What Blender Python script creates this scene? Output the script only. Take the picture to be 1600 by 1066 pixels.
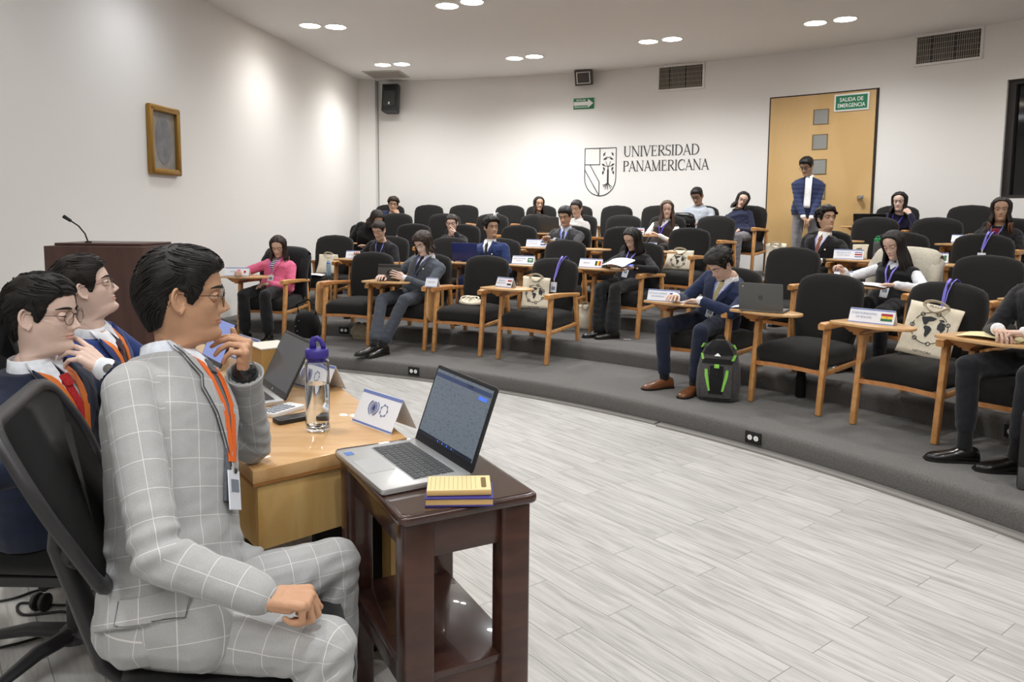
import bpy, bmesh, math, random
from mathutils import Vector, Matrix, noise
from mathutils.bvhtree import BVHTree
from math import sin, cos, pi, radians, exp, sqrt, atan2, degrees

SC = bpy.context.scene
for o in list(bpy.data.objects):
    bpy.data.objects.remove(o)
COL = SC.collection

# ------------------------------------------------------------------ camera
def make_camera():
    p, roll, H, f = 0.0988, 0.0081, 1.448, 1182.0
    cam = bpy.data.cameras.new('camera')
    cam.sensor_width = 36.0
    cam.lens = f / 1600 * 36.0
    cam.shift_y = -81.0 / 1600
    cam.clip_start = 0.05
    o = bpy.data.objects.new('camera', cam)
    COL.objects.link(o)
    o.matrix_world = Matrix.Translation((0, 0, H)) @ Matrix.Rotation(pi / 2 - p, 4, 'X') @ Matrix.Rotation(roll, 4, 'Z')
    SC.camera = o
make_camera()

# ------------------------------------------------------------------ view, world, light
SC.view_settings.view_transform = 'Standard'
SC.view_settings.look = 'None'
SC.view_settings.gamma = 1
SC.view_settings.use_curve_mapping = False
SC.view_settings.exposure = 1.1
CEIL = 3.64
WORLD_STRENGTH = 0.36
LAMP_W = 62.0
w = bpy.data.worlds.new('world'); SC.world = w
w.use_nodes = True
w.node_tree.nodes['Background'].inputs[0].default_value = (0.97, 0.98, 1.0, 1)
w.node_tree.nodes['Background'].inputs[1].default_value = WORLD_STRENGTH

def area_light(name, loc, rot, sx, sy, power, color):
    l = bpy.data.lights.new(name, 'AREA'); l.shape = 'RECTANGLE'; l.size = sx; l.size_y = sy
    l.energy = power; l.color = color
    o = bpy.data.objects.new(name, l); COL.objects.link(o)
    o.location = loc; o.rotation_euler = rot
    return o
# unseen fill lights added behind the camera to brighten the stage side
area_light('stage_fill', (-1.6, -1.2, 3.55), (0, 0, 0), 3.0, 1.2, 34, (1.0, 0.985, 0.96))
area_light('stage_fill', (1.8, -0.6, 3.55), (0, 0, 0), 2.4, 1.2, 26, (1.0, 0.985, 0.96))

# ------------------------------------------------------------------ helpers
def hexc(h, a=1.0):
    h = h.lstrip('#'); h = h if len(h) == 6 else ''.join(q * 2 for q in h); v = [int(h[i:i+2], 16) / 255 for i in (0, 2, 4)]
    return tuple((c / 12.92 if c <= 0.04045 else ((c + 0.055) / 1.055) ** 2.4) for c in v) + (a,)

MATS = {}
def mat(name, col='#808080', rough=0.6, metal=0.0, bump=0.0, bscale=200.0, var=0.0, vscale=8.0,
        spec=0.5, sheen=0.0, trans=0.0, ior=1.45, coat=0.0, emit=None, estr=0.0, sss=0.0, stretch=None):
    if name in MATS: return MATS[name]
    m = bpy.data.materials.new(name); m.use_nodes = True
    nt = m.node_tree; b = nt.nodes['Principled BSDF']
    c = hexc(col) if isinstance(col, str) else col
    b.inputs['Base Color'].default_value = c
    b.inputs['Roughness'].default_value = rough
    b.inputs['Metallic'].default_value = metal
    b.inputs['Specular IOR Level'].default_value = spec
    b.inputs['IOR'].default_value = ior
    b.inputs['Transmission Weight'].default_value = trans
    b.inputs['Coat Weight'].default_value = coat
    if sheen: b.inputs['Sheen Weight'].default_value = sheen; b.inputs['Sheen Roughness'].default_value = 0.5
    if sss:
        b.inputs['Subsurface Weight'].default_value = sss
        b.inputs['Subsurface Radius'].default_value = (0.012, 0.005, 0.003)
    if emit:
        b.inputs['Emission Color'].default_value = hexc(emit); b.inputs['Emission Strength'].default_value = estr
    tc = None
    if bump or var:
        tc = nt.nodes.new('ShaderNodeTexCoord')
        src = tc.outputs['Object']
        if stretch:
            mp = nt.nodes.new('ShaderNodeMapping'); mp.inputs['Scale'].default_value = stretch
            nt.links.new(src, mp.inputs[0]); src = mp.outputs[0]
    if var:
        n = nt.nodes.new('ShaderNodeTexNoise'); n.inputs['Scale'].default_value = vscale; n.inputs['Detail'].default_value = 5
        nt.links.new(src, n.inputs['Vector'])
        r = nt.nodes.new('ShaderNodeMapRange'); r.inputs['To Min'].default_value = 1 - var; r.inputs['To Max'].default_value = 1 + var
        r.inputs['From Min'].default_value = 0.3; r.inputs['From Max'].default_value = 0.7
        nt.links.new(n.outputs['Fac'], r.inputs['Value'])
        mx = nt.nodes.new('ShaderNodeVectorMath'); mx.operation = 'SCALE'
        mx.inputs[0].default_value = c[:3]; nt.links.new(r.outputs[0], mx.inputs['Scale'])
        nt.links.new(mx.outputs[0], b.inputs['Base Color'])
    if bump:
        n = nt.nodes.new('ShaderNodeTexNoise'); n.inputs['Scale'].default_value = bscale; n.inputs['Detail'].default_value = 3
        nt.links.new(src, n.inputs['Vector'])
        bp = nt.nodes.new('ShaderNodeBump'); bp.inputs['Strength'].default_value = bump; bp.inputs['Distance'].default_value = 0.002
        nt.links.new(n.outputs['Fac'], bp.inputs['Height']); nt.links.new(bp.outputs[0], b.inputs['Normal'])
    MATS[name] = m
    return m

def fabric(name, col, **k):
    k.setdefault('rough', 0.9); k.setdefault('spec', 0.2); k.setdefault('sheen', 0.15)
    k.setdefault('bump', 0.25); k.setdefault('bscale', 420); k.setdefault('var', 0.10); k.setdefault('vscale', 60)
    return mat(name, col, **k)

def wood(name, c1, c2, rough=0.4, scale=(3, 3, 30), coat=0.0, axis_noise=2.5):
    if name in MATS: return MATS[name]
    m = mat(name, c1, rough, coat=coat)
    nt = m.node_tree; b = nt.nodes['Principled BSDF']
    tc = nt.nodes.new('ShaderNodeTexCoord'); mp = nt.nodes.new('ShaderNodeMapping')
    mp.inputs['Scale'].default_value = scale
    n = nt.nodes.new('ShaderNodeTexNoise'); n.inputs['Scale'].default_value = axis_noise; n.inputs['Detail'].default_value = 6
    n.inputs['Distortion'].default_value = 0.6
    r = nt.nodes.new('ShaderNodeValToRGB')
    r.color_ramp.elements[0].color = hexc(c1); r.color_ramp.elements[1].color = hexc(c2)
    r.color_ramp.elements[0].position = 0.35; r.color_ramp.elements[1].position = 0.68
    nt.links.new(tc.outputs['Object'], mp.inputs[0]); nt.links.new(mp.outputs[0], n.inputs['Vector'])
    nt.links.new(n.outputs['Fac'], r.inputs[0]); nt.links.new(r.outputs[0], b.inputs['Base Color'])
    bp = nt.nodes.new('ShaderNodeBump'); bp.inputs['Strength'].default_value = 0.08; bp.inputs['Distance'].default_value = 0.002
    nt.links.new(n.outputs['Fac'], bp.inputs['Height']); nt.links.new(bp.outputs[0], b.inputs['Normal'])
    return m

class MB:
    """collects geometry; build() links ONE mesh object"""
    def __init__(s): s.v = []; s.f = []; s.m = []
    def add(s, vf, mi=0, M=None):
        v, f = vf; n = len(s.v)
        s.v += [tuple(M @ Vector(p)) for p in v] if M is not None else [tuple(p) for p in v]
        s.f += [tuple(i + n for i in q) for q in f]; s.m += [mi] * len(f)
        return s
    def mesh(s, name, mats, smooth=True, angle=40):
        me = bpy.data.meshes.new(name); me.from_pydata(s.v, [], s.f)
        for x in (mats if isinstance(mats, (list, tuple)) else [mats]): me.materials.append(x)
        me.polygons.foreach_set('material_index', s.m)
        me.update()
        if smooth:
            me.polygons.foreach_set('use_smooth', [True] * len(me.polygons))
            if angle < 180:
                try: me.set_sharp_from_angle(angle=radians(angle))
                except Exception: pass
        return me
    def build(s, name, mats, parent=None, smooth=True, angle=40, M=None):
        o = bpy.data.objects.new(name, s.mesh(name, mats, smooth, angle)); COL.objects.link(o)
        if parent is not None: o.parent = parent
        if M is not None: o.matrix_local = M
        return o

def tag(o, label=None, cat=None, group=None, kind=None):
    if label: o['label'] = label
    if cat: o['category'] = cat
    if group: o['group'] = group
    if kind: o['kind'] = kind
    return o
def thing(name, label, cat, M=None, group=None):
    o = bpy.data.objects.new(name, None); COL.objects.link(o); o.empty_display_size = 0.1
    if M is not None: o.matrix_world = M
    return tag(o, label, cat, group)
def struct(name, mb, m, **k):
    return tag(mb.build(name, m, **k), kind='structure')
def dup(root, M, label=None, group=None):
    def cp(o, par):
        c = o.copy(); COL.objects.link(c)
        if par is not None: c.parent = par
        for ch in KIDS(o): cp(ch, c)
        return c
    r = cp(root, None); r.matrix_world = M
    if label: r['label'] = label
    if group: r['group'] = group
    return r
def KIDS(o): return [c for c in bpy.data.objects if c.parent == o]

def T(x, y, z): return Matrix.Translation((x, y, z))
def RZ(a): return Matrix.Rotation(radians(a), 4, 'Z')
def RX(a): return Matrix.Rotation(radians(a), 4, 'X')
def RY(a): return Matrix.Rotation(radians(a), 4, 'Y')
def frame(o, x, y, z):
    M = Matrix.Identity(4)
    for i in range(3): M[i][0] = x[i]; M[i][1] = y[i]; M[i][2] = z[i]; M[i][3] = o[i]
    return M

def from_bm(bm):
    bm.verts.ensure_lookup_table()
    for i, q in enumerate(bm.verts): q.index = i
    r = ([tuple(q.co) for q in bm.verts], [tuple(x.index for x in f.verts) for f in bm.faces]); bm.free(); return r
def box(cx, cy, cz, sx, sy, sz, bev=0.0, seg=2):
    bm = bmesh.new(); bmesh.ops.create_cube(bm, size=1)
    for q in bm.verts: q.co = Vector((q.co.x * sx + cx, q.co.y * sy + cy, q.co.z * sz + cz))
    if bev: bmesh.ops.bevel(bm, geom=bm.edges[:], offset=bev, segments=seg, affect='EDGES', profile=0.5)
    return from_bm(bm)
def prism(poly, z0, z1, bev=0.0, seg=2):
    bm = bmesh.new(); vs = [bm.verts.new((x, y, z0)) for x, y in poly]; f = bm.faces.new(vs)
    r = bmesh.ops.extrude_face_region(bm, geom=[f])
    for q in r['geom']:
        if isinstance(q, bmesh.types.BMVert): q.co.z = z1
    bmesh.ops.recalc_face_normals(bm, faces=bm.faces[:])
    if bev:
        ed = [e for e in bm.edges if abs(e.verts[0].co.z - e.verts[1].co.z) < 1e-6]
        bmesh.ops.bevel(bm, geom=ed, offset=bev, segments=seg, affect='EDGES', profile=0.5)
    return from_bm(bm)
def roundpoly(pts, r, n=5):
    out = []; N = len(pts)
    for i in range(N):
        p = Vector(pts[i]); a = (Vector(pts[i - 1]) - p); b = (Vector(pts[(i + 1) % N]) - p)
        rr = min(r, a.length * 0.45, b.length * 0.45); a.normalize(); b.normalize()
        p0 = p + a * rr; p1 = p + b * rr
        for k in range(n + 1):
            t = k / n; q = p0 * (1 - t) ** 2 + p * 2 * t * (1 - t) + p1 * t * t; out.append((q.x, q.y))
    return out
def lathe(prof, n=24, M=None, caps=True):
    v = []; f = []
    for (r, z) in prof:
        for i in range(n): a = 2 * pi * i / n; v.append((r * cos(a), r * sin(a), z))
    for k in range(len(prof) - 1):
        for i in range(n): j = (i + 1) % n; f.append((k * n + i, k * n + j, (k + 1) * n + j, (k + 1) * n + i))
    if caps:
        f.append(tuple(range(n))[::-1]); f.append(tuple((len(prof) - 1) * n + i for i in range(n)))
    if M is not None: v = [tuple(M @ Vector(p)) for p in v]
    return v, f
def tube(path, r, n=8, flat=1.0, up=None, caps=True):
    P = [Vector(p) for p in path]; L = len(P)
    rs = r if isinstance(r, (list, tuple)) else [r] * L
    t0 = (P[1] - P[0]).normalized()
    u = Vector(up) if up is not None else (Vector((0, 0, 1)) if abs(t0.z) < 0.9 else Vector((1, 0, 0)))
    u = (u - t0 * u.dot(t0)).normalized()
    v = []; f = []
    for k in range(L):
        t = (P[min(k + 1, L - 1)] - P[max(k - 1, 0)]).normalized()
        u = (u - t * u.dot(t)); u = u.normalized() if u.length > 1e-6 else Vector((1, 0, 0)); w_ = t.cross(u)
        for i in range(n):
            a = 2 * pi * i / n; q = P[k] + (u * cos(a) * flat + w_ * sin(a)) * rs[k]; v.append(tuple(q))
    for k in range(L - 1):
        for i in range(n): j = (i + 1) % n; f.append((k * n + i, k * n + j, (k + 1) * n + j, (k + 1) * n + i))
    if caps: f.append(tuple(range(n))[::-1]); f.append(tuple((L - 1) * n + i for i in range(n)))
    return v, f
def bar(p0, p1, w0, d0, w1=None, d1=None, side=(1, 0, 0), bev=0.004):
    """rectangular bar from p0 to p1; w along side, d across"""
    p0 = Vector(p0); p1 = Vector(p1); w1 = w1 or w0; d1 = d1 or d0
    t = (p1 - p0).normalized(); s = Vector(side); s = (s - t * s.dot(t)).normalized(); q = t.cross(s)
    bm = bmesh.new(); R = []
    for P, a, b in ((p0, w0, d0), (p1, w1, d1)):
        R.append([bm.verts.new(P + s * a / 2 * i + q * b / 2 * j) for i, j in ((-1, -1), (1, -1), (1, 1), (-1, 1))])
    for i in range(4): j = (i + 1) % 4; bm.faces.new((R[0][i], R[0][j], R[1][j], R[1][i]))
    bm.faces.new(R[0][::-1]); bm.faces.new(R[1])
    bmesh.ops.recalc_face_normals(bm, faces=bm.faces[:])
    if bev: bmesh.ops.bevel(bm, geom=bm.edges[:], offset=bev, segments=2, affect='EDGES', profile=0.5)
    return from_bm(bm)
def loft(rings, caps=True):
    n = len(rings[0]); v = [tuple(p) for r in rings for p in r]; f = []
    for k in range(len(rings) - 1):
        for i in range(n): j = (i + 1) % n; f.append((k * n + i, k * n + j, (k + 1) * n + j, (k + 1) * n + i))
    if caps: f.append(tuple(range(n))[::-1]); f.append(tuple((len(rings) - 1) * n + i for i in range(n)))
    return v, f
def ering(c, ax, ay, rx, ry, n=20, sq=2.0):
    c = Vector(c); out = []
    for i in range(n):
        a = 2 * pi * i / n; ca, sa = cos(a), sin(a)
        x = math.copysign(abs(ca) ** (2 / sq), ca); y = math.copysign(abs(sa) ** (2 / sq), sa)
        out.append(c + ax * rx * x + ay * ry * y)
    return out
def rc(p0, p1, r0, r1, n=14, side=None, flat=1.0, caps=4):
    """rounded cone (limb segment) with hemispherical ends; flat scales the direction across side"""
    p0 = Vector(p0); p1 = Vector(p1); t = (p1 - p0)
    t = t.normalized() if t.length > 1e-6 else Vector((0, 0, 1))
    s = Vector(side) if side is not None else (Vector((0, 0, 1)) if abs(t.z) < 0.9 else Vector((1, 0, 0)))
    s = (s - t * s.dot(t)).normalized(); q = t.cross(s); R = []
    for k in range(caps + 1):
        a = -pi / 2 + (pi / 2) * k / caps; rr = max(r0 * cos(a), r0 * 0.02)
        R.append(ering(p0 + t * r0 * sin(a), s, q, rr, rr * flat, n))
    for k in range(caps + 1):
        a = (pi / 2) * k / caps; rr = max(r1 * cos(a), r1 * 0.02)
        R.append(ering(p1 + t * r1 * sin(a), s, q, rr, rr * flat, n))
    return loft(R)
def ell(c, rx, ry, rz, M=None, n=16, m=10):
    v = []; f = []
    for k in range(m + 1):
        a = -pi / 2 + pi * k / m; cr = max(cos(a), 0.01)
        for i in range(n): b = 2 * pi * i / n; v.append(Vector((rx * cr * cos(b), ry * cr * sin(b), rz * sin(a))))
    R = M.to_3x3() if M is not None else Matrix.Identity(3)
    v = [tuple(Vector(c) + R @ p) for p in v]
    for k in range(m):
        for i in range(n): j = (i + 1) % n; f.append((k * n + i, k * n + j, (k + 1) * n + j, (k + 1) * n + i))
    f.append(tuple(range(n))[::-1]); f.append(tuple(m * n + i for i in range(n)))
    return v, f
def remesh(mb, vox, smooth=2, fac=0.5, disp=None):
    """fuse everything in the builder into one continuous surface; returns (verts, faces)"""
    me = bpy.data.meshes.new('tmp'); me.from_pydata(mb.v, [], mb.f); me.update()
    o = bpy.data.objects.new('tmp', me); COL.objects.link(o)
    r = o.modifiers.new('r', 'REMESH'); r.mode = 'VOXEL'; r.voxel_size = vox; r.adaptivity = 0
    if smooth:
        s_ = o.modifiers.new('s', 'SMOOTH'); s_.factor = fac; s_.iterations = smooth
    dg = bpy.context.evaluated_depsgraph_get(); ev = o.evaluated_get(dg); m2 = ev.to_mesh()
    v = [q.co.copy() for q in m2.vertices]; f = [tuple(p.vertices) for p in m2.polygons]
    if disp:
        nr = [q.normal.copy() for q in m2.vertices]
        v = [p + n * disp(p, n) for p, n in zip(v, nr)]
    ev.to_mesh_clear(); bpy.data.objects.remove(o); bpy.data.meshes.remove(me)
    return [tuple(p) for p in v], f
def lerp(a, b, t): return a + (b - a) * t
def interp(x, pts):
    if x <= pts[0][0]: return pts[0][1]
    for (x0, y0), (x1, y1) in zip(pts, pts[1:]):
        if x <= x1:
            t = (x - x0) / (x1 - x0); return y0 + (y1 - y0) * t
    return pts[-1][1]
def cinterp(x, pts):
    """smooth (catmull-rom) interpolation of a table"""
    if x <= pts[0][0]: return pts[0][1]
    if x >= pts[-1][0]: return pts[-1][1]
    for i in range(len(pts) - 1):
        if x <= pts[i + 1][0]:
            x0, y0 = pts[i]; x1, y1 = pts[i + 1]; h = x1 - x0; t = (x - x0) / h
            xa, ya = pts[i - 1] if i else pts[i]; xb, yb = pts[i + 2] if i + 2 < len(pts) else pts[i + 1]
            m0 = (y1 - ya) / (x1 - xa) * h; m1 = (yb - y0) / (xb - x0) * h
            return (2*t**3 - 3*t*t + 1) * y0 + (t**3 - 2*t*t + t) * m0 + (-2*t**3 + 3*t*t) * y1 + (t**3 - t*t) * m1
def sm(x): x = max(0.0, min(1.0, x)); return x * x * (3 - 2 * x)
def G(x, s): return exp(-(x / s) ** 2)
# ------------------------------------------------------------------ heads
ZT = 0.117
FR = [(-.30,.0),(-.2,-.030),(-.150,-.028),(-.131,-.032),(-.1225,-.050),(-.117,-.072),(-.108,-.086),(-.094,-.090),(-.078,-.086),(-.06,-.088),(-.044,-.088),(-.03,-.086),(-.01,-.085),(.004,-.085),(.02,-.091),(.04,-.090),(.06,-.085),(.08,-.074),(.097,-.056),(.108,-.038),(.115,-.016),(.117,.008)]
BK = [(-.30,.06),(-.2,.066),(-.15,.062),(-.1,.064),(-.075,.070),(-.05,.082),(-.02,.096),(.02,.104),(.05,.101),(.08,.086),(.097,.068),(.108,.050),(.115,.028),(.117,.012)]
WD = [(-.30,.075),(-.2,.060),(-.15,.055),(-.135,.053),(-.122,.052),(-.11,.0515),(-.095,.0535),(-.075,.0590),(-.05,.0660),(-.03,.0705),(0,.0725),(.03,.0755),(.055,.0745),(.08,.063),(.097,.048),(.108,.033),(.115,.015),(.117,.003)]
TP = [(-.2,0),(-.135,0.0),(-.122,.50),(-.105,.55),(-.08,.42),(-.05,.26),(-.02,.12),(.02,.02),(.06,0.0),(.117,0)]
def head_pt(z, t, sx=1.0, feat=1.0, chin=0.0):
    f = cinterp(z, FR); b = cinterp(z, BK); w_ = cinterp(z, WD) * sx; tp = interp(z, TP)
    c, s_ = cos(t), sin(t)
    cy = (f + b) / 2; hy = (b - f) / 2
    y = cy - hy * math.copysign(abs(c) ** 0.92, c)
    x = w_ * math.copysign(abs(s_) ** 0.92, s_) * (1 - tp * max(0, c) ** 1.5)
    if c > 0 and feat:
        ax = abs(x)
        def R(za, zb): return sm((z - za) / (zb - za))
        # nose
        if -.056 < z < .02:
            pr = interp(z, [(-.056,0),(-.047,.003),(-.041,.017),(-.034,.0262),(-.027,.0245),(-.012,.0155),(.004,.006),(.02,0)])
            sg = interp(z, [(-.05,.012),(-.036,.0115),(-.02,.0085),(.0,.0065),(.02,.008)])
            y -= pr * G(ax, sg) * feat
            y -= .0065 * G(ax - .0125, .006) * G(z + .039, .007)
        y += .0105 * G(ax - .031, .015) * G(z - .001, .0125)
        y -= .0035 * G(ax - .028, .02) * G(z - .022, .006)
        y -= .0040 * G(ax - .045, .018) * G(z + .026, .018)
        y -= (.0048 * G(z + .0585, .0040) + .0052 * G(z + .0680, .0048)) * G(ax, .019)
        y += .0030 * G(z + .0632, .0018) * G(ax, .020)
        y += .0022 * G(ax, .005) * G(z + .052, .005)
        y -= (.0040 + chin) * G(ax, .02) * G(z + .098, .012)
    return Vector((x, y, z))
def zlevels(n, z0=-.19):
    zs = []
    # denser around the face
    N = 400; dens = []
    for i in range(N):
        z = z0 + (ZT - z0) * (i + .5) / N
        dens.append(1.0 + 2.2 * G(z + .045, .045) + 1.3 * G(z - ZT, .02))
    tot = sum(dens); acc = 0; k = 0; zs = [z0]
    for i in range(N):
        acc += dens[i]
        if acc / tot >= (k + 1) / n:
            zs.append(z0 + (ZT - z0) * (i + 1) / N); k += 1
    zs[-1] = ZT - .0004
    return zs
def tangles(n):
    # denser at the front
    out = []
    for i in range(n):
        u = i / n * 2 * pi
        out.append(u - 0.45 * sin(u))
    return out
def ear_geo(side, s=1.0, vox=.0016):
    mb = MB(); n = 16
    # local: x outward(side), y back, z up
    pts = []
    for i in range(n + 1):
        a = radians(-150 + 275 * i / n)
        ry = .0165 if a > -pi / 2 else .0135
        pts.append((0.010 + .004 * cos(a), 0.004 + ry * cos(a) * .95, .004 + .028 * sin(a)))
    for a, b in zip(pts, pts[1:]): mb.add(rc(a, b, .0040, .0040, n=8, caps=2))
    mb.add(rc((.006, -.006, -.018), (.009, .002, -.028), .0065, .0055, n=10, caps=3))  # lobe
    for i in range(8):   # antihelix
        a0 = radians(-80 + 150 * i / 8); a1 = radians(-80 + 150 * (i + 1) / 8)
        mb.add(rc((.009, .004 + .0085 * cos(a0), .001 + .017 * sin(a0)), (.009, .004 + .0085 * cos(a1), .001 + .017 * sin(a1)), .003, .003, n=8, caps=2))
    mb.add(ell((.003, .003, -.001), .0045, .016, .027, n=14, m=8))
    mb.add(rc((.006, -.010, -.004), (.007, -.009, -.010), .004, .0035, n=8, caps=2))  # tragus
    v, f = remesh(mb, vox, 2)
    v = [(p[0] * side, p[1], p[2]) for p in v]
    if side < 0: f = [q[::-1] for q in f]
    return v, f
_EAR = {}
def ear(side, hi):
    k = (side, hi)
    if k not in _EAR: _EAR[k] = ear_geo(side, 1, .0013 if hi else .003)
    return _EAR[k]
def add_head(mb, M, hi=False, sx=1.0, lid=0.35, gaze=(0, 0), brow='thin', chin=0.0, mouth=True, nt=None, ears=True, smile=0):
    """mb material slots: 0 skin 1 lip 2 hair/brow 3 eye white 4 iris"""
    nz, nt = (150, 112) if hi else (58, 44)
    zs = zlevels(nz); ts = tangles(nt); n0 = len(mb.v)
    P = [[head_pt(z, t, sx, 1.0, chin) for t in ts] for z in zs]
    v = [M @ p for r in P for p in r]; L = len(ts)
    f = []; mi = []
    for k in range(len(zs) - 1):
        for i in range(L):
            j = (i + 1) % L; f.append((k * L + i, k * L + j, (k + 1) * L + j, (k + 1) * L + i))
            c = (P[k][i] + P[k + 1][j]) / 2
            up = abs(c.x) / .024
            lz = c.z + .0632
            lip = cos(ts[i]) > 0 and abs(c.x) < .024 and -(.0105 * sqrt(max(0, 1 - up * up))) < lz < .0085 * (max(0, 1 - up)) ** .6
            mi.append(1 if (lip and mouth) else 0)
    f.append(tuple(range((len(zs) - 1) * L, len(zs) * L))); mi.append(0)
    f.append(tuple(range(L))[::-1]); mi.append(0)
    mb.v += [tuple(p) for p in v]; mb.f += [tuple(i + n0 for i in q) for q in f]; mb.m += mi
    for s_ in (-1, 1):
        e = Vector((s_ * .031 * sx, -.0715, .0015)); r = .0125
        n1 = 18 if hi else 10
        mb.add(ell(e, r * 1.06, r * .99, r * .99, n=n1, m=n1), 3, M)
        g = Vector((gaze[0] * .5, -1, gaze[1] * .5)).normalized()
        # iris cap
        zx = Vector((0, 0, 1)); gx = g.cross(zx).normalized(); gz = gx.cross(g)
        R = [];
        for a in (0.02, .2, .38, .50):
            R.append(ering(e + g * (r * 1.02 * cos(a)), gx, gz, r * sin(a), r * sin(a), 12))
        mb.add(loft(R), 4, M)
        # lids: sphere shells above and below the opening
        for part in (0, 1):
            zc = lerp(.0068, -.0042, lid) if part == 0 else -.0052
            rings = []
            for k in range(6):
                ring_ = []
                for a in [pi + pi * q / 16 for q in range(17)] + [pi * q / 3 for q in range(1, 3)]:
                    op = max(0.0, cos((a - 1.5 * pi) * 1.25)) ** .7 if a >= pi else 0.0
                    ze = -.0008 + (zc + .0008) * op
                    zz = lerp(ze, r * 1.02, k / 5) if part == 0 else lerp(-r * 1.02, ze, k / 5)
                    rr = sqrt(max(1e-8, (r * 1.09) ** 2 - (zz / 1.05) ** 2))
                    ring_.append(e + Vector((rr * 1.1 * cos(a), rr * sin(a) - .0006, zz)))
                rings.append(ring_)
            mb.add(loft(rings), 0, M)
            if part == 0:
                lash = []
                for q in range(0, 17):
                    a = pi + pi * q / 16; op = max(0.0, cos((a - 1.5 * pi) * 1.25)) ** .7; zz = -.0008 + (zc + .0008) * op; rr = sqrt((r * 1.10) ** 2 - zz ** 2)
                    lash.append(e + Vector((rr * 1.09 * cos(a), rr * sin(a) - .0006, zz)))
                mb.add(tube(lash[2:15], .0008 if hi else .0013, 5), 2, M)
        if brow:
            pts = []
            for q in range(9):
                u = q / 8; x = s_ * lerp(.012, .054, u) * sx; z = .0215 + .006 * sin(u * pi * .75) - .003 * u
                # surface point by searching t
                tt = atan2(abs(x), .075)
                for _ in range(12):
                    p = head_pt(z, tt, sx); tt += (abs(x) - abs(p.x)) / .075
                p = head_pt(z, tt, sx); pts.append(Vector((x, p.y - .0005, z)))
            wd = {'thin': .0022, 'thick': .0038}[brow]
            mb.add(tube(pts, [wd * q for q in (.7, 1, 1.1, 1.1, 1, .9, .75, .5, .25)], 6, flat=1.0), 2, M)
        if ears:
            yb = .006
            EM = M @ T(s_ * (cinterp(0, WD) * sx - .006), yb, -.008) @ Matrix.Rotation(radians(-22 * s_), 4, 'Z') @ Matrix.Rotation(radians(-8), 4, 'X')
            mb.add(ear(s_, hi), 0, EM)
HL = {  # hairline height as a function of y (front -> back)
 'short': [(-.1,.066),(-.078,.064),(-.066,.058),(-.055,.040),(-.045,.018),(-.032,.0),(-.022,-.018),(-.010,-.012),(-.004,.016),(.012,.020),(.026,.010),(.036,-.020),(.05,-.055),(.08,-.078),(.12,-.085)],
 'sweep': [(-.1,.060),(-.078,.060),(-.066,.056),(-.052,.036),(-.044,.012),(-.036,-.004),(-.024,-.020),(-.012,-.014),(-.006,.014),(.012,.020),(.026,.008),(.034,-.03),(.045,-.075),(.08,-.095),(.12,-.1)],
 'long': [(-.1,.090),(-.07,.086),(-.058,.060),(-.045,.010),(-.034,-.03),(-.015,-.05),(.01,-.06),(.05,-.09),(.12,-.1)],
 'mid': [(-.1,.062),(-.078,.058),(-.066,.044),(-.055,.012),(-.045,-.010),(-.03,-.030),(-.015,-.045),(.01,-.055),(.05,-.085),(.12,-.1)],
}
def add_haircap(mb, M, style, sx=1.0, thick=.012, top=.02, front=.0, hi=False, curl=0.0, seed=1, part=None, back=.0, mi=0, groove=.0):
    nz, nt = (110, 120) if hi else (44, 48)
    z0 = -.10
    zs = [lerp(z0, ZT - .0004, (k / nz) ** .9) for k in range(nz + 1)]
    ts = [2 * pi * i / nt for i in range(nt)]
    hl = HL[style]; P = []
    for z in zs:
        row = []
        for t in ts:
            p = head_pt(z, t, sx, 0.0)
            zl = interp(p.y, hl) + .003 * noise.noise(Vector((p.x * 90, p.y * 90, seed)))
            m = sm((p.z - zl + .003) / .009)
            n = Vector((p.x / .075 ** 2, (p.y - .005) / .095 ** 2, (p.z - .01) / .11 ** 2)).normalized()
            h = thick + (top - thick) * sm((p.z - .03) / .07)
            h += front * sm((-p.y - .01) / .07) * sm((p.z - .04) / .05)
            h += back * sm((p.y - .03) / .05) * sm((.06 - p.z) / .08)
            if part is not None:
                h -= .012 * G(p.x - part, .005) * sm((-p.y + .03) / .05) * sm((p.z - .06) / .04)
            nn = noise.noise(Vector((p.x * 28 + seed, p.y * 28, p.z * 28)))
            h += nn * .004 * (1 + curl * 2.0)
            if curl: h += curl * .012 * noise.noise(Vector((p.x * 70 + seed, p.y * 70, p.z * 70)))
            if groove:
                h += groove * sin((p.x * 1.0 + .25 * p.y) * 520 + 3 * nn) * .5
            row.append(p + n * (h * m - .005 * (1 - m)))
        P.append(row)
    top_c = sum((Vector(q) for q in P[-1]), Vector()) / nt
    P.append([top_c + (q - top_c) * .4 for q in P[-1]])
    mb.add(loft([[M @ q for q in r] for r in P]), mi)
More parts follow.
